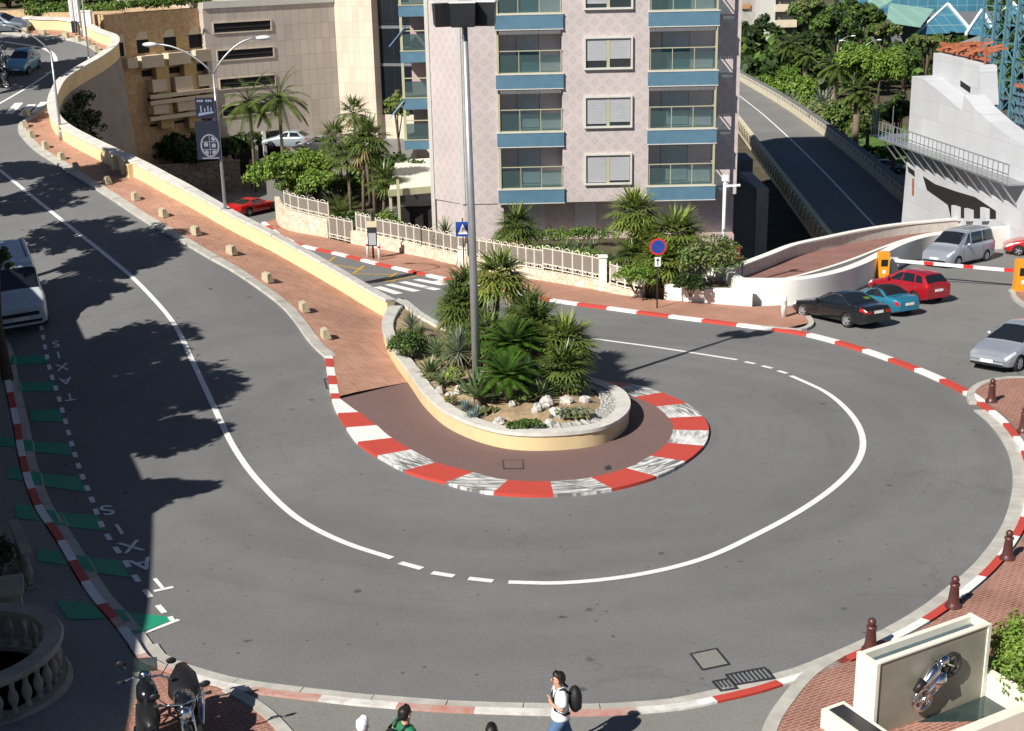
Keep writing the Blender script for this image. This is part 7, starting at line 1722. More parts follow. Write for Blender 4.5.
# navy banners on the double lamp: pale lines of lettering, a ship, and a round pale emblem, cloth and prints darkened in colour to look shaded
p0 = at(197.5, 118, b.y) - b; p1 = at(214.5, 97, b.y) - b
bn = empty('banner', b + Vector((0, -.2, 0)), 0, 'navy banner with pale ship and lettering, upper of two on the double lamp', 'banner')
m = MB(); m.bb(p0.x, p1.x, -.012, .012, p0.z, p1.z); m.build('cloth', M['banner'], bn)
w_, h_ = p1.x - p0.x, p1.z - p0.z; m = MB()
for i in range(7):
    if i != 3: u = p0.x + w_ * (.1 + .115 * i); m.bb(u, u + w_ * .085, -.016, -.013, p0.z + h_ * .80, p0.z + h_ * .90)
m.build('lettering', M['print1'], bn); m = MB(); m.plate([(p0.x + w_ * .1, -.013, p0.z + h_ * .12), (p0.x + w_ * .95, -.013, p0.z + h_ * .26), (p0.x + w_ * .9, -.013, p0.z + h_ * .34), (p0.x + w_ * .15, -.013, p0.z + h_ * .26)], (0, -1, 0), .003)
for u, a_, t_ in ((.25, .3, .62), (.45, .32, .5), (.62, .34, .6), (.78, .36, .52)): m.bb(p0.x + w_ * u, p0.x + w_ * (u + .06), -.016, -.013, p0.z + h_ * a_, p0.z + h_ * t_)
m.build('ship_print', M['print1'], bn)
p0 = at(199, 159, b.y) - b; p1 = at(219, 120, b.y) - b
bn = empty('banner', b + Vector((0, -.2, 0)), 0, 'navy banner with round pale emblem, lower of two on the double lamp', 'banner')
m = MB(); m.bb(p0.x, p1.x, -.012, .012, p0.z, p1.z); m.build('cloth', M['banner'], bn)
w_, h_ = p1.x - p0.x, p1.z - p0.z; c = ((p0.x + p1.x) / 2 + w_ * .06, p0.z + h_ * .36); rx, rz = w_ * .40, h_ * .30; m = MB(); N_ = 24
for i in range(N_):
    a0, a1 = 2 * PI * i / N_, 2 * PI * (i + 1) / N_; m.plate([(c[0] + rx * math.cos(a0), -.013, c[1] + rz * math.sin(a0)), (c[0] + rx * math.cos(a1), -.013, c[1] + rz * math.sin(a1)), (c[0] + rx * .84 * math.cos(a1), -.013, c[1] + rz * .88 * math.sin(a1)), (c[0] + rx * .84 * math.cos(a0), -.013, c[1] + rz * .88 * math.sin(a0))], (0, -1, 0), .003)
for k in (-.33, .33): m.bb(c[0] - rx * .8, c[0] + rx * .8, -.016, -.013, c[1] + rz * k - h_ * .008, c[1] + rz * k + h_ * .008)
m.bb(c[0] - w_ * .012, c[0] + w_ * .012, -.016, -.013, c[1] - rz * .85, c[1] + rz * .85)
for sx, sz in ((.42, .6), (.42, 0), (.42, -.6), (-.4, -.6), (-.4, .1)): m.plate([(c[0] + rx * sx + rx * .24 * math.cos(2 * PI * i / 10), -.013, c[1] + rz * sz + rz * .2 * math.sin(2 * PI * i / 10)) for i in range(10)], (0, -1, 0), .003)
m_l = MB(); m_l.bb(c[0] - rx * .9, c[0] + rx * .9, -.016, -.013, p0.z + h_ * .02, p0.z + h_ * .05); m_l.build('print_line', M['print2'], bn)
m.build('emblem_print', M['print2'], bn)
street_lamp((62, 141.5), 52, [((-1, -.1), 2.6, 1.6)], 'single armed street lamp on the upper pavement left of the double one')
street_lamp((90, 66.5), -40, [((-1, 0), 2.2, 1.2)], 'slim street lamp behind the parapet of the far bend', r=.07)
g, b, h = street_lamp((82.5, 37.5), -60, [((1, .1), 1.2, .6)], 'tall lamp post beside the striped flag pole of the far bend', r=.07)
# flag pole with hanging flag
b = gp(76.5, 36.5) + Vector((0, 0, .1)); fp = empty('flag_pole', b, 0, 'flag pole with a long pale banner at the far bend', 'flag pole'); m = MB(); m.tube([(0, 0, 0), (-.05, 0, 9)], [.06, .04], 8); m.build('pole', M['steel'], fp)
m = MB(); q0 = at(70.5, 21, b.y) - b; q1 = at(75.5, -10, b.y) - b
for i in range(4): m.bb(q0.x + (q1.x - q0.x) * i / 4, q0.x + (q1.x - q0.x) * (i + 1) / 4, -.03 + .03 * (i % 2), .0 + .03 * (i % 2), q0.z, q1.z)
m.build('flag', M['signwhite'], fp)
m = MB(); q2 = at(73.5, 33, b.y) - b; m.bb(q2.x - .1, q2.x + .35, -.02, .02, q2.z, q0.z - .01); m.build('flag_end', M['banner'], fp)
# white gate post on the far wall
b = gp(89, 37); w_ = empty('wall_pillar', b, 0, 'bright white pillar in the wall of the far bend', 'pillar'); m = MB(); m.bb(-.35, .35, -.2, .3, 0, 1.9); m.build('shaft', M['whitewall'], w_); m = MB(); m.bb(-.4, .4, -.25, .35, 1.903, 2.0); m.build('cap', M['whitewall'], w_)
# lower street lamp whose white head shows above the parapet, and the white mast by the pink building
b0 = atd(120, 97, 98); bz = low_z(b0.x, b0.y); b = Vector((b0.x, b0.y, bz)); street_lamp(None, 100, [((-1, .1), .9, .35)], 'white headed street lamp before the grey retaining wall', base=b)
b = gl(722, 281, .6); b.z += .6; hh = height_to(b, 181); g = empty('camera_mast', b, 0, 'white camera mast in front of the right corner of the pink building', 'mast'); m = MB(); m.tube([(0, 0, 0), (0, 0, hh)], .085, 10); m.build('pole', M['lampw'], g)
m = MB(); m.beam((0, 0, hh - .25), (.75, -.1, hh - .2), .1); m.build('arm', M['lampw'], g); m = MB(); m.bb(-.16, .16, -.1, .1, hh + .002, hh + .3); m.build('camera_box', M['lampw'], g)
for (px, py, s_, lab) in ((838, 34, 1, 'white curved lamp above the large date palm'), (856, 38, -1, 'white lamp left of the umbrella pine crown'), (864, 38, 1, 'white lamp right of the pair above the umbrella pine')):
    c = atd(px, py + 8, 190); b = Vector((c.x, c.y, far_z(c.x, c.y))); street_lamp(None, py + 10, [((s_, 0), 1.8, 1.1)], lab, base=b, group='lamps in the far garden')

# signs
def sign_post(px, h, name, lab, r=.035, fn=gl, off=.12, mat='dsteel'):
    b = fn(px[0], px[1], off); b = Vector((b.x, b.y, b.z + off)); g = empty(name, b, 0, lab, 'sign'); m = MB(); m.tube([(0, 0, 0), (0, 0, h)], r, 8); m.build('post', M[mat], g); return g, b
g, b = sign_post((657, 308), 2.95, 'no_parking_sign', 'round blue no parking sign with red rim before the palms')
z = height_to(b, 246.5); MX = Matrix.Translation((0, -.05, z)) @ Matrix.Rotation(PI / 2, 4, 'X')
m = MB(); m.lathe([(.40, -.012), (.40, .012)], 28, 0, MX, False); d = m.build('rim', M['signred'], g); m = MB(); m.lathe([(.32, .013), (.32, .018)], 28, 0, MX, False); m.build('disc', M['signblue'], d)
m = MB(); m.beam((-.22, -.071, z + .22), (.22, -.071, z - .22), .075, .006); m.build('bar', M['signred'], d)
m = MB(); m.bb(-.14, .14, -.06, -.04, z - .95, z - .5); m.build('plate', M['signwhite'], g); m = MB(); m.bb(-.02, .02, -.066, -.061, z - .9, z - .56); m.plate([(-.09, -.061, z - .68), (.09, -.061, z - .68), (0, -.061, z - .54)], (0, -1, 0), .004); m.build('arrow', M['black'], g)
g, b = sign_post((464, 268), 2.9, 'crossing_sign', 'square blue pedestrian crossing sign left of the floodlight mast'); z = height_to(b, 229)
m = MB(); m.bb(-.40, .40, -.06, -.035, z - .42, z + .42); p_ = m.build('panel', M['signblue'], g); m = MB(); m.plate([(-.28, -.062, z - .28), (.28, -.062, z - .28), (0, -.062, z + .30)], (0, -1, 0), .004); m.build('triangle', M['signwhite'], p_)
m = MB(); m.beam((0, -.069, z - .02), (0, -.069, z + .1), .05, .004); m.beam((0, -.069, z - .02), (-.07, -.069, z - .22), .035, .004); m.beam((0, -.069, z - .02), (.07, -.069, z - .22), .035, .004); m.build('pictogram', M['black'], p_)
g, b = sign_post((733, 280), 1.6, 'no_entry_sign', 'small red sign with white bar on a thin post by the white wall', .03, gl, .6, 'steel'); z = height_to(b, 252); m = MB(); m.bb(-.30, .30, -.05, -.03, z - .34, z + .30); p_ = m.build('panel', M['signred'], g); m = MB(); m.bb(-.21, .21, -.056, -.051, z - .08, z + .06); m.bb(-.21, .21, -.056, -.051, z + .12, z + .18); m.build('white_bar', M['signwhite'], p_)
g, b = sign_post((373.5, 258.5), 2.9, 'information_board', 'dark framed information board on a post behind the yellow hatching', .06); z0, z1 = height_to(b, 246), height_to(b, 227); m = MB(); m.bb(-.28, .28, -.09, .03, z0, z1); p_ = m.build('case', M['dsteel'], g); m = MB(); m.bb(-.22, .22, -.097, -.091, z0 + .08, z1 - .35); m.build('notice', M['shutter'], p_); m = MB(); m.bb(-.30, .30, -.1, .04, z1 + .003, z1 + .35); m.build('header', M['sandrail'], g)
for k, px in enumerate(((368, 257.5), (379.5, 260))):
    b = gl(*px, .12); g = empty('marker_post', (b.x, b.y, b.z + .12), 0, ['white marker post left of the information board', 'white marker post right of the information board'][k], 'bollard', 'white marker posts'); m = MB(); m.lathe([(.09, 0), (.09, 1.0), (.05, 1.06), (0, 1.07)], 10); m.build('post', M['signwhite'], g); m = MB(); m.lathe([(.094, .72), (.094, .86)], 10, 0, None, True, False); m.build('band', M['signred'], g)
b = gl(783.5, 317, .12); g = empty('marker_post', (b.x, b.y, b.z + .12), 0, 'white marker post in front of the black saloon', 'bollard', 'white marker posts'); m = MB(); m.lathe([(.13, 0), (.13, .95), (.08, 1.0), (0, 1.01)], 12); m.build('post', M['signwhite'], g); m = MB(); m.lathe([(.134, .6), (.134, .8)], 12, 0, None, True, False); m.build('band', M['shutter_d'], g)
b = gl(742, 283, .6); g = empty('rail_post', (b.x, b.y, b.z + .1), 0, 'thin grey post at the left end of the brick walkway', 'post'); m = MB(); m.tube([(0, 0, 0), (0, 0, 1.6)], .05, 8); m.build('shaft', M['steel'], g); m = MB(); m.ball((0, 0, 1.62), .07); m.build('cap', M['steel'], g)
# orange ticket machines and the barrier
def machine(px, lab, hgt=1.55, w_=.55):
    b = gl(*px); g = empty('ticket_machine', b, 0, lab, 'ticket machine', 'orange ticket machines'); m = MB(); m.bb(-w_/2, w_/2, -.25, .25, 0, hgt - .12); m.prism([(-w_/2, -.25), (w_/2, -.25), (w_/2, .25), (-w_/2, .25)], hgt - .117, hgt); c_ = m.build('cabinet', M['orange'], g); m = MB(); m.bb(-w_*.32, w_*.32, -.262, -.252, hgt * .55, hgt * .78); m.build('screen', M['black'], c_)
    m = MB(); m.bb(-.08, .08, -.27, -.252, hgt * .3, hgt * .42); m.build('slot', M['signwhite'], c_); m = MB(); m.bb(-w_/2 - .1, w_/2 + .1, -.4, .4, -.05, .1); m.build('plinth', M['kerb'], g); return b
b1 = machine((882, 281), 'orange ticket machine beside the red family car'); b2 = machine((1020, 293), 'orange ticket machine on the kerbed island at the right edge', 1.7, .65)
isl = smooth_path([gl(x, y, .1).xy for x, y in [(1060, 282), (1030, 283), (1014, 287), (1011, 293), (1017, 301), (1032, 308), (1062, 312)]], .3)
sheet('brick_pavement', isl, low_z, .13, M['brick_red'], .8); m = MB(); strip(m, isl, -.02, .2, low_z, .145, 0, .25); m.build('kerb', M['kerb'], kind='structure')
pb = gl(893, 278); g = empty('barrier', (pb.x, pb.y, pb.z), 0, 'striped red and white barrier arm across the car park entrance', 'barrier'); m = MB(); m.bb(-.2, .2, -.16, .16, 0, 1.1); m.build('motor_box', M['shutter_d'], g)
A0 = Vector((0, -.2, 1.0)); q = gl(1013, 289); B0 = Vector((q.x, q.y, q.z + .95)) - pb; n_ = 12; mats_ = []
m = MB()
for i in range(n_): m.beam(A0.lerp(B0, i / n_), A0.lerp(B0, (i + 1) / n_), .10, .16, 1 if i % 4 == 3 else 0)
m.build('arm', [M['signwhite'], M['signred']], g); m = MB(); m.beam((B0.x, B0.y, -.2), (B0.x, B0.y, B0.z - .09), .08); m.build('rest_post', M['steel'], g)
hb_ = MB(); line_px(hb_, [(932, 280.5), (970, 283), (1012, 285.5)], .12, low_z, .02); hb_.build('road_seam', M['black'], kind='structure')

# maroon bollards on the right pavement
def bollard():
    g = empty('bollard', (0, 0, 0)); m = MB(); m.lathe([(.17, 0), (.17, .05), (.13, .10), (.115, .16), (.085, .48), (.105, .51), (.105, .54), (.06, .56)], 16); m.build('shaft', M['iron'], g); m = MB(); m.ball((0, 0, .635), .085, 0, 12, 8); m.build('knob', M['iron'], g); return g
proto = None
for px, lab in (((870, 651), 'maroon bollard just left of the monument wall'), ((953, 607), 'maroon bollard between the monument and the right edge'), ((1007, 559), 'maroon bollard near the right edge, third along the kerb'), ((991, 402), 'maroon bollard on the brick corner below the silver hatchback'), ((1023, 432), 'maroon bollard cut by the right edge on the brick corner')):
    b = gp(px[0], px[1], low_z, .12); o = bollard() if proto is None else copy_tree(proto); proto = proto or o; o.location = (b.x, b.y, b.z + .12); o.scale = (1.18,) * 3 if px[1] < 500 else (1.06,) * 3; tag(o, lab, 'bollard', 'maroon bollards')
# tilted stone blocks along the upper pavement
proto = None
def block():
    m = MB(); m.v = [(-.26, -.17, 0), (.26, -.17, 0), (.26, .17, 0), (-.26, .17, 0), (-.22, -.04, .42), (.22, -.04, .42), (.24, .15, .38), (-.24, .15, .38)]
    for f in ((0, 1, 5, 4), (1, 2, 6, 5), (2, 3, 7, 6), (3, 0, 4, 7), (4, 5, 6, 7), (3, 2, 1, 0)): m.face(f)
    return m.build('stone_block', M['blockstone'])
BLK_ = [(326, 338), (304.5, 311), (268, 281.5), (232, 254), (196, 234.5), (164, 216.5), (136, 200), (108, 183.5), (77, 170), (62, 159.5), (46, 148), (32, 137), (26, 127), (27, 116), (58, 88.5), (71, 80.5), (85, 71), (94, 63), (98, 57), (97, 50.5), (90, 45), (79, 41), (66, 37.8), (43, 35.3), (26, 33)]
names = ['nearest to the rumble kerb', 'second up from the rumble kerb', 'third up from the rumble kerb', 'below the foot of the double lamp', 'just above the double lamp', 'in the lower edge of the tree shade', 'in the middle of the tree shade', 'opposite the parapet buttresses', 'at the upper edge of the tree shade', 'below the single lamp', 'left of the single lamp foot', 'on the pavement nose below the crossing', 'on the tip of the pavement nose', 'right beside the upper crossing', 'just above the upper crossing', 'second above the upper crossing', 'third above the upper crossing', 'entering the far bend', 'at the outside of the far bend', 'at the apex of the far bend', 'leaving the far bend', 'below the white pillar', 'below the flag pole', 'below the hedge wall', 'last before the grey estate car']
for (px, py), nm in zip(BLK_, names):
    b = gp(px, py, up_z, .1); i = min(range(len(UPK)), key=lambda k: (UPK[k] - b.xy).length); t = UPK[min(len(UPK)-1, i+1)] - UPK[max(0, i-1)]
    o = block() if proto is None else proto.copy()
    if proto is not None: COL.objects.link(o)
    proto = proto or o; o.location = (b.x, b.y, b.z + .1); o.rotation_euler = (0, 0, math.atan2(t.y, t.x) + rnd.uniform(-.1, .1)); tag(o, 'pale stone block on the pavement edge, ' + nm, 'stone block', 'stone blocks along the upper pavement')

# monument wall with a metal motorcycle, bottom right
zb_ = low_z(14, 23) + .12
def on_plane(px, py, z): return gp(px, py, lambda x, y: z)
g0 = on_plane(871.5, 747, zb_); g1 = on_plane(984, 703, zb_); hM = height_to(g1, 624)
d = (g1 - g0).xy; aM = math.atan2(d.y, d.x); LM = d.length; mo = empty('monument_wall', g0, aM, 'pale monument wall with dark slate face and metal motorcycle on it', 'monument')
TH_ = .52; e_ = .075
m = MB(); m.bb(0, e_, 0, TH_, -.1, hM); m.build('side_slab', M['ivory'], mo); m = MB(); m.bb(LM - e_, LM, 0, TH_, -.1, hM); m.build('side_slab', M['ivory'], mo)
m = MB(); m.bb(e_ + .002, LM - e_ - .002, TH_ - .1, TH_, -.1, hM - .02); m.build('back_slab', M['ivory'], mo)
m = MB(); m.bb(e_ + .002, LM - e_ - .002, .03, .10, 0, hM - .02); m.build('slate_face', M['slate'], mo); m = MB(); m.bb(e_ + .002, LM - e_ - .002, .0, .11, hM - .018, hM + .012); m.build('front_edge', M['ivory'], mo)
m = MB(); m.bb(e_ + .002, LM - e_ - .002, .112, TH_ - .102, -.1, hM - .16); m.build('glass_infill', M['pglass'], mo)
# basin walls at its foot
bs = empty('basin_wall', g0, aM, 'low pale basin walls round the foot of the monument wall', 'low wall')
m = MB(); m.bb(-.55, -.02, -1.6, .75, -.1, .55); m.build('left_wall', M['ivory'], bs); m = MB(); m.bb(LM + .02, LM + .22, -1.0, .55, -.1, .62); m.build('right_wall', M['ivory'], bs); m = MB(); m.bb(.3, LM + .22, -1.22, -1.003, -.1, .62); m.build('front_wall', M['ivory'], bs)
m = MB(); m.bb(-.45, -.12, -1.5, .65, .55, .57); m.build('trough', M['dsteel'], bs); m = MB(); m.bb(0, LM, -1.0, -.002, .12, .16); m.build('water', M['water'], bs)
# the motorcycle sculpture, riding up the slate
sc_ = empty('motorcycle_sculpture', g0, aM, 'shiny metal racing motorcycle sculpture mounted on the slate face', 'sculpture')
cx, cz = LM * .50, hM * .56; ang = R(38); CA, SA_ = math.cos(ang), math.sin(ang)
def SP(u, v, y=0.0): return (cx + u * CA - v * SA_, -.04 - y, cz + u * SA_ + v * CA)
for u, nm in ((-.42, 'rear'), (.42, 'front')):
    w_ = MB(); N_ = 24
    for k in range(N_): w_.tube([SP(u + .21 * math.cos(2*PI*k/N_), .21 * math.sin(2*PI*k/N_), .05), SP(u + .21 * math.cos(2*PI*(k+1)/N_), .21 * math.sin(2*PI*(k+1)/N_), .05)], .045, 6, 0, False)
    for k in range(5): w_.beam(SP(u, 0, .05), SP(u + .19 * math.cos(2*PI*k/5), .19 * math.sin(2*PI*k/5), .05), .03)
    w_.build('wheel', M['dsteel'] if nm == 'front' else M['chrome'], sc_)
m = MB()
for pts, rr in (([(-.42, 0), (-.1, .08), (.1, .2)], [.04, .06, .05]), ([(.42, 0), (.34, .2), (.26, .38)], [.035, .04, .035]), ([(-.45, .28), (-.2, .30), (.05, .33), (.24, .34)], [.05, .09, .13, .08]), ([(-.1, .02), (.08, .05), (.2, .1)], [.09, .13, .08]), ([(.2, .36), (.36, .30), (.46, .20)], [.06, .10, .03]), ([(-.5, .06), (-.25, -.04), (.05, -.06)], [.05, .05, .03])): m.tube([SP(u, v, .09) for u, v in pts], rr, 8)
m.build('body', M['chrome'], sc_)
m = MB(); m.tube([SP(.22, .42, .26), SP(.26, .42, .09), SP(.22, .42, -.02)], .02, 6); m.build('handlebar', M['chrome'], sc_)
m = MB(); m.tube([SP(-.46, .36, .09), SP(-.2, .36, .09)], [.05, .09], 8); m.build('seat', M['black'], sc_)
bush('hedge_bush', gp(1042, 690, low_z, .2), (1.15, 1.7, .85), 'bright green leafy hedge right of the monument wall', ('hedge', 'leaf_lt'), 190, 40, .05, 'hedge')

# round stone balustrade bottom left
bc = gp(-24, 690, up_z, .1); rb = empty('round_balustrade', (bc.x, bc.y, bc.z + .1), 0, 'round stone balustrade with a wide rail at the bottom left', 'balustrade'); RB = 1.72; HB_ = 1.0
m = MB(); m.lathe([(RB - .30, HB_ - .14), (RB - .32, HB_), (RB + .02, HB_), (RB + .06, HB_ - .05), (RB + .02, HB_ - .14), (RB - .30, HB_ - .14)], 64, 0, None, False, False); m.build('rail', M['oldstone'], rb)
m = MB(); m.lathe([(RB - .28, -.3), (RB - .28, .14), (RB + .05, .14), (RB + .12, .02), (RB + .12, -.3)], 64, 0, None, False, False); m.build('base', M['oldstone'], rb)
bal_ = MB(); bal_.lathe([(.075, .143), (.06, .2), (.045, .26), (.10, .42), (.10, .5), (.045, .68), (.06, .74), (.075, HB_ - .143)], 10)
me0 = None
for k in range(34):
    a = 2 * PI * k / 34
    if me0 is None: o = bal_.build('baluster', M['oldstone'], rb); me0 = o.data
    else: o = bpy.data.objects.new('baluster', me0); COL.objects.link(o); o.parent = rb; KIDS[rb.name].append(o)
    o.location = ((RB - .13) * math.cos(a), (RB - .13) * math.sin(a), 0)
m = MB(); m.lathe([(RB - .33, .06), (0, .06)], 40); m.build('planting_soil', M['leaf_dk'], rb)
bush('shrub', (bc.x - .9, bc.y + .2, bc.z + .1), (1.0, .9, .7), 'dark shrub growing inside the round balustrade', ('leaf_dk', 'leaf'), 60, 26, .06)
# short straight balustrade and pedestal at the left edge
q = gp(26, 580); sb_ = empty('straight_balustrade', (q.x, q.y, q.z + .1), R(-62), 'short straight balustrade with dark balusters at the left edge', 'balustrade')
m = MB(); m.bb(-.95, .95, -.12, .12, 1.0, 1.12); m.build('rail', M['oldstone'], sb_); m = MB(); m.bb(-.95, .95, -.12, .12, 0, .12); m.build('base', M['oldstone'], sb_)
for k in range(8):
    o = bpy.data.objects.new('baluster', me0); COL.objects.link(o); o.parent = sb_; KIDS.setdefault(sb_.name, []).append(o); o.location = (-.8 + 1.6 * k / 7, 0, 0.0); o.scale = (1, 1, 1.0)
q = gp(12, 640); pd = empty('stone_pedestal', (q.x, q.y, q.z + .1), R(20), 'square stone pedestal between the two balustrades', 'pedestal'); m = MB(); m.bb(-.32, .32, -.32, .32, 0, 1.1); m.build('shaft', M['oldstone'], pd); m = MB(); m.bb(-.4, .4, -.4, .4, 1.103, 1.25); m.build('cap', M['oldstone'], pd)
bush('shrub', gp(-2, 585) + Vector((0, 0, .1)), (.5, .5, .7), 'dry yellowish shrub at the left edge above the balustrade', ('olive_leaf', 'leaf_dk'), 50, 26, .06)

# ------------------------------------------------------------------ motorcycles
def motorbike(lab, paint, screen=True, box=False, seat_w=1.15):
    g = empty('motorcycle', (0, 0, 0), 0, lab, 'motorcycle', 'parked motorcycles'); r = .31
    MX = Matrix.Rotation(PI / 2, 4, 'X')
    for x in (-.72, .72):
        e = empty('wheel', (x, 0, r)); e.parent = g; KIDS.setdefault(g.name, []).append(e)
        t = MB(); t.lathe([(r * .76, -.06), (r * .93, -.07), (r, -.03), (r, .03), (r * .93, .07), (r * .76, .06)], 24, 0, MX, True, False); t.build('tyre', M['rubber'], e)
        t = MB(); t.lathe([(r * .77, -.03), (r * .70, -.03), (r * .70, .03), (r * .77, .03)], 24, 0, MX, True, False)
        for k in range(7): an = 2 * PI * k / 7; t.beam((0, 0, 0), (r * .72 * math.cos(an), 0, r * .72 * math.sin(an)), .025)
        t.build('rim', M['alloy'], e)
    m = MB()
    for s_ in (-.09, .09): m.tube([(.72, s_, r), (.55, s_, .72), (.48, s_, .92)], [.03, .03, .025], 7)
    m.build('fork', M['chrome'], g)
    m = MB(); m.tube([(.52, 0, .78), (.38, 0, .86), (.12, 0, .86), (-.02, 0, .78)], [.10, .17, .18, .10], 12); m.build('fuel_tank', paint, g)
    m = MB(); m.tube([(0, 0, .78), (-.3, 0, .76), (-.62, 0, .84), (-.95, 0, .90)], [.10, .16, .14, .05], 12); m.v = [(x, y * seat_w, z) for x, y, z in m.v]; m.build('seat', M['black'], g)
    m = MB(); m.tube([(-.45, 0, .68), (-.8, 0, .76), (-1.02, 0, .84)], [.10, .12, .05], 10); m.build('tail', paint, g)
    m = MB(); m.bb(-.25, .3, -.17, .17, .28, .62); m.tube([(.2, .0, .4), (.3, 0, .62)], [.14, .1], 8); m.build('engine', M['dsteel'], g)
    m = MB(); m.tube([(.1, .17, .3), (-.4, .2, .3), (-.9, .22, .42)], [.035, .05, .06], 8); m.build('exhaust', M['chrome'], g)
    m = MB(); m.tube([(.36, .40, 1.0), (.46, .22, 1.02), (.48, 0, .98), (.46, -.22, 1.02), (.36, -.40, 1.0)], .018, 7); m.build('handlebar', M['chrome'], g)
    for s_ in (1, -1):
        m = MB(); m.tube([(.36, s_ * .34, 1.0), (.35, s_ * .46, 1.0)], .028, 7); m.build('grip', M['rubber'], g)
        m = MB(); m.tube([(.46, s_ * .24, 1.02), (.50, s_ * .36, 1.22)], .009, 5); m.ball((.50, s_ * .40, 1.26), .075, 0, 8, 6, (.35, 1.2, .8)); m.build('mirror', M['black'], g)
    m = MB(); m.ball((.66, 0, .92), .11, 0, 12, 8, (.8, 1, 1)); m.build('headlight', M['chrome'], g)
    m = MB(); m.tube([(.95, 0, .60), (.72, 0, r * 2 + .06), (.50, 0, .60)], .06, 8); m.build('front_mudguard', paint, g)
    m = MB(); m.bb(-1.06, -1.03, -.1, .1, .78, .86); m.build('tail_light', M['lamp_r'], g)
    if screen: m = MB(); m.plate([(.66, -.2, 1.0), (.66, .2, 1.0), (.50, .17, 1.34), (.50, -.17, 1.34)], (1, 0, .3), .008); m.build('windscreen', M['bglass'], g)
    if box:
        for s_ in (1, -1): m = MB(); m.bb(-.85, -.38, s_ * .2, s_ * .42, .42, .78); m.build('pannier', M['dsteel'] if s_ > 0 else M['black'], g)
        m = MB(); m.bb(-1.12, -.72, -.22, .22, .9, 1.18); m.build('top_box', M['black'], g)
    return g
blackp = carpaint('black_bike_paint', (.012, .013, .016), .2, .2)
def put_bike(g, rear, front, fn=up_z, off=.11):
    a, b = gp(*rear, fn, off), gp(*front, fn, off); d = (b - a); c = (a + b) / 2; g.location = (c.x, c.y, fn(c.x, c.y) + off); g.rotation_euler = (R(7), 0, math.atan2(d.y, d.x))
mb1 = motorbike('black motorcycle with chrome handlebars pointing up towards the taxi rank', blackp, True, False); put_bike(mb1, (152, 788), (142, 708))
mb2 = motorbike('black motorcycle seen from behind with its broad seat towards the road', blackp, False, False, 1.7); put_bike(mb2, (192, 706), (199, 776))
mb1.scale = mb2.scale = (1.1, 1.1, 1.1)
for k, (a, b_) in enumerate((((-6, 62), (8, 58)), ((-6, 70), (9, 66)), ((-8, 80), (7, 75)), ((-10, 91), (6, 85)))):
    o = copy_tree(mb2); o.scale = (1, 1, 1); put_bike(o, a, b_, off=.01); o.rotation_euler = (R(8), 0, R(15 * k - 60)); o['label'] = ['dark motorcycle at the far left, topmost of the shaded row', 'dark motorcycle at the far left, second of the shaded row', 'dark motorcycle at the far left, third of the shaded row', 'dark motorcycle at the far left, lowest of the shaded row'][k]; o['group'] = 'motorcycles parked beside the upper road'

# ------------------------------------------------------------------ people
def skin_mesh(name, mat, nodes, edges, parent, root=0, sub=2):
    me = bpy.data.meshes.new(name); me.from_pydata([n[0] for n in nodes], edges, []); o = bpy.data.objects.new(name, me); COL.objects.link(o)
    md = o.modifiers.new('s', 'SKIN'); md.use_smooth_shade = True; md.branch_smoothing = .3
    for i, n in enumerate(nodes):
        r = n[1]; r = r if isinstance(r, tuple) else (r, r); me.skin_vertices[0].data[i].radius = r; me.skin_vertices[0].data[i].use_root = (i == root)
    s_ = o.modifiers.new('u', 'SUBSURF'); s_.levels = sub; s_.render_levels = sub
    dg = bpy.context.evaluated_depsgraph_get(); dg.update(); me2 = bpy.data.meshes.new_from_object(o.evaluated_get(dg)); o.modifiers.clear(); o.data = me2
    me2.materials.clear(); me2.materials.append(mat)
    for p in me2.polygons: p.use_smooth = True
    o.parent = parent; KIDS.setdefault(parent.name, []).append(o); return o
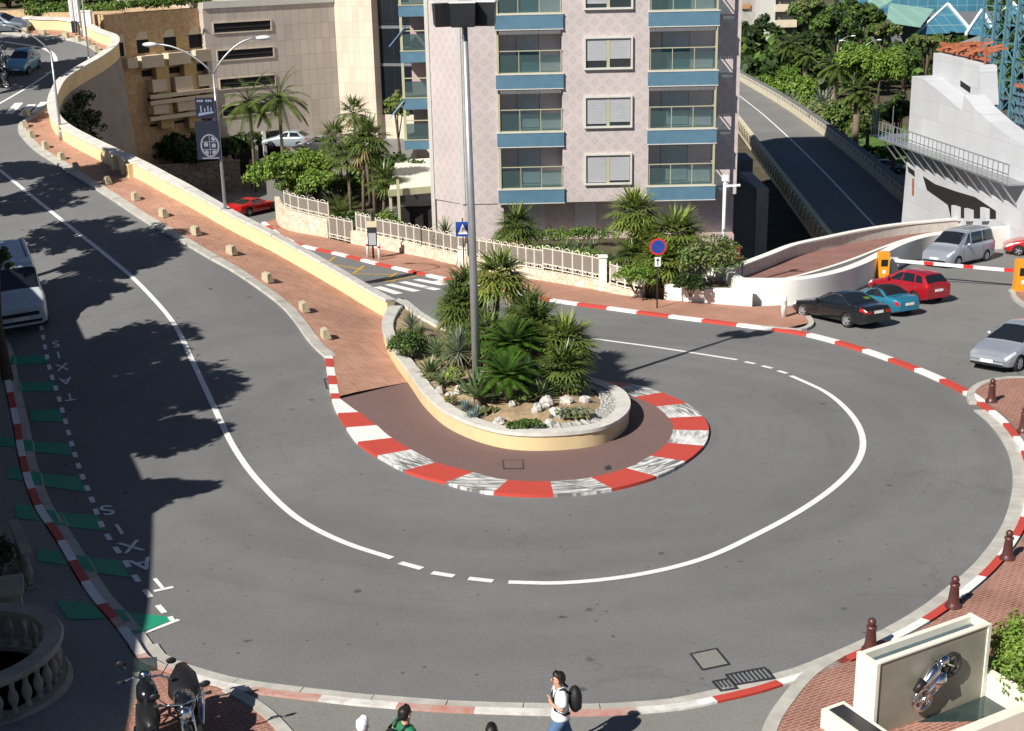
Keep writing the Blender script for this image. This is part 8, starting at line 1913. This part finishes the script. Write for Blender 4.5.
def person(label, base, rz, shirt, legs, hat=None, pack=True, Hh=1.76, stride=.30, right_arm='swing', left_arm='strap', group=None):
    """walks along local +x; one continuous skin body, clothes worn over it"""
    g = empty('person', base, rz, label, 'person', group); k = Hh / 1.76
    V = lambda x, y, z: (x * k, y * k, z * k)
    st_ = stride
    J = dict(pel=V(0, 0, .95), sp=V(.01, 0, 1.12), ch=V(.0, 0, 1.32), nk=V(.02, 0, 1.48), hb=V(.045, 0, 1.56), hd=V(.05, 0, 1.66), ht=V(.035, 0, 1.73))
    for s_, n in ((1, 'l'), (-1, 'r')):
        f = st_ * s_
        J[n + 'hip'] = V(.0, .095 * s_, .90); J[n + 'kn'] = V(f * .62 + .06, .10 * s_, .50); J[n + 'an'] = V(f * 1.05 - (.05 if f < 0 else 0), .10 * s_, .10 if f > 0 else .13); J[n + 'to'] = V(f * 1.05 + .17 - (.05 if f < 0 else 0), .12 * s_, .04)
        J[n + 'sh'] = V(.0, .185 * s_, 1.42)
        mode = left_arm if s_ > 0 else right_arm
        if mode == 'strap': J[n + 'el'] = V(-.01, .26 * s_, 1.17); J[n + 'wr'] = V(.17, .17 * s_, 1.27); hd_ = Vector((.03, -.06 * s_, .08))
        elif mode == 'raise': J[n + 'el'] = V(.16, .26 * s_, 1.22); J[n + 'wr'] = V(.34, .18 * s_, 1.40); hd_ = Vector((.05, -.03 * s_, .09))
        else: J[n + 'el'] = V(-.10 * s_ * (1 if st_ > 0 else -1) - .02, .25 * s_, 1.15); J[n + 'wr'] = V(.02 + -.06 * s_, .26 * s_, .92); hd_ = Vector((.03, 0, -.10))
        J[n + 'hand'] = tuple(Vector(J[n + 'wr']) + hd_ * k * .75); J[n + 'dir'] = hd_
    keys = ['pel', 'sp', 'ch', 'nk', 'hb', 'hd', 'ht']; rad = dict(pel=(.13, .115), sp=(.125, .10), ch=(.145, .10), nk=.058, hb=.075, hd=(.082, .098), ht=.05, hip=.085, kn=.056, an=.04, to=.032, sh=.062, el=.042, wr=.030, hand=.034)
    nodes = []; idx = {}
    for q in keys: idx[q] = len(nodes); nodes.append((J[q], rad[q]))
    E = [(i, i + 1) for i in range(6)]
    for n in 'lr':
        for q, par in (('hip', 'pel'), ('kn', n + 'hip'), ('an', n + 'kn'), ('to', n + 'an'), ('sh', 'ch'), ('el', n + 'sh'), ('wr', n + 'el'), ('hand', n + 'wr')):
            idx[n + q] = len(nodes); nodes.append((J[n + q], rad[q])); E.append((idx[par], idx[n + q]))
        d_ = Vector(J[n + 'dir']).normalized(); sd_ = d_.cross(Vector((1, 0, .2))).normalized(); h0 = Vector(J[n + 'hand'])
        for fi in range(4):
            b0 = h0 + sd_ * ((fi - 1.5) * .019) + d_ * .02; p1 = b0 + d_ * .035; cur = Vector((d_.z, 0, -d_.x)) * .02
            L = (.036, .042, .038, .028)[fi]; p2 = p1 + d_ * L + cur; ia = len(nodes); nodes += [(tuple(p1), .0095), (tuple(p2), .008)]; E += [(idx[n + 'hand'], ia), (ia, ia + 1)]
        tq = h0 + sd_ * -.035 + d_ * .0; ia = len(nodes); nodes += [(tuple(tq), .011), (tuple(tq + d_ * .035 - sd_ * .012), .009)]; E += [(idx[n + 'hand'], ia), (ia, ia + 1)]
    body = skin_mesh('body', M['skin'], nodes, E, g, 0, 1)
    # face
    m = MB(); m.ball(V(.145, 0, 1.635), .02, 0, 8, 6, (1, .8, 1.3)); m.build('nose', M['skin'], g)
    for s_ in (1, -1):
        m = MB(); m.ball(V(.125, .034 * s_, 1.665), .012, 0, 8, 6); m.build('eye', M['black'], g)
        m = MB(); m.ball(V(.045, .098 * s_, 1.64), .03, 0, 8, 6, (.7, .35, 1)); m.build('ear', M['skin'], g)
    m = MB(); m.ball(V(.128, 0, 1.595), .022, 0, 8, 6, (.5, 1.2, .3)); m.build('mouth', plain('lips', (.35, .12, .10), .5), g)
    m = MB(); m.ball(V(.018, 0, 1.695), .112 * k, 0, 16, 10, (1.02, .93, .86), .05); 
    m.v = [(x - (.045 if z < 1.67 * k and x > .05 else 0), y, z + (.035 if x > .06 else 0)) for x, y, z in m.v]
    m.ball(V(-.012, 0, 1.645), .098 * k, 0, 12, 8, (.9, .98, .95)); m.build('hair' if hat is None else 'cap', M['hair'] if hat is None else hat, g)
    def garment(name, mat, ks, grow, ed):
        nd = []; ix = {}
        for q, r in ks: ix[q] = len(nd); nd.append((J[q] if isinstance(q, str) else q, r))
        return skin_mesh(name, mat, nd, [(ix[a], ix[b]) for a, b in ed], g, 0, 2)
    def mid(a, b, t): J_ = Vector(J[a]).lerp(Vector(J[b]), t); return tuple(J_)
    for n in 'lr': J[n + 'sl'] = mid(n + 'sh', n + 'el', .82)
    J['nk0'] = V(.012, 0, 1.445); J['hem'] = V(0, 0, .86)
    garment('shirt', shirt, [('sp', (.20, .175)), ('ch', (.215, .17)), ('nk0', .10), ('hem', (.22, .20)), ('lsh', .105), ('lsl', .092), ('rsh', .105), ('rsl', .092)], 0, [('sp', 'ch'), ('ch', 'nk0'), ('sp', 'hem'), ('ch', 'lsh'), ('lsh', 'lsl'), ('ch', 'rsh'), ('rsh', 'rsl')])
    J['wst'] = V(0, 0, 1.0)
    garment('jeans', legs, [('pel', (.18, .165)), ('wst', (.17, .15)), ('lhip', .13), ('lkn', .098), ('lan', .085), ('rhip', .13), ('rkn', .098), ('ran', .085)], 0, [('pel', 'wst'), ('pel', 'lhip'), ('lhip', 'lkn'), ('lkn', 'lan'), ('pel', 'rhip'), ('rhip', 'rkn'), ('rkn', 'ran')])
    for n in 'lr':
        a = Vector(J[n + 'an']); t_ = Vector(J[n + 'to']); m = MB(); m.tube([a + Vector((-.07, 0, -.05)), a + Vector((0, 0, -.045)), t_ + Vector((.0, 0, .01)), t_ + Vector((.05, 0, -.005))], [.035, .05, .045, .022], 10); m.build('shoe', M['shoe'], g)
    if pack:
        m = MB(); m.ball(V(-.255, 0, 1.24), .2, 0, 14, 10, (.62, .9, 1.25)); m.v = [(min(x, -.14), y, z) for x, y, z in m.v]; bp = m.build('backpack', M['bag'], g)
        m = MB(); m.ball(V(-.325, 0, 1.13), .1, 0, 10, 8, (.5, 1.1, 1)); m.build('pocket', M['bag'], bp)
        for s_ in (1, -1):
            m = MB(); m.tube([V(-.14, .10 * s_, 1.42), V(-.04, .115 * s_, 1.515), V(.08, .11 * s_, 1.46), V(.135, .10 * s_, 1.30), V(.11, .13 * s_, 1.12), V(-.06, .17 * s_, 1.03), V(-.15, .13 * s_, 1.05)], .021, 6); m.build('strap', M['bag'], bp)
    return g
def ground_for(px, py_top, hgt):
    lo, hi = 640.0, 1100.0
    for _ in range(40):
        m = (lo + hi) / 2; q = gp(px, m, up_z, .1); q.z += .1
        if proj((q.x, q.y, q.z + hgt))[1] < py_top: lo = m
        else: hi = m
    return q
p = ground_for(561, 672, 1.78); person('man in white shirt and jeans with a black backpack walking left', p, R(184), M['shirt_w'], M['jeans'], Hh=1.76)
p = ground_for(408, 707.5, 1.78); person('dark haired person in green shirt with a black shoulder bag', p, R(40), M['shirt_g'], M['jeans'], right_arm='swing', left_arm='swing', stride=.22)
p = ground_for(494, 726, 1.74); person('person whose dark hair just shows at the bottom edge', p, R(90), M['shirt_w'], M['jeans'], pack=False, left_arm='swing', stride=.2, Hh=1.72)
p = ground_for(367, 719, 1.7); person('person in white cap and white shirt cut off at the bottom edge', p, R(60), M['shirt_w'], M['jeans'], hat=M['shirt_w'], pack=False, left_arm='swing', stride=.2, Hh=1.68)
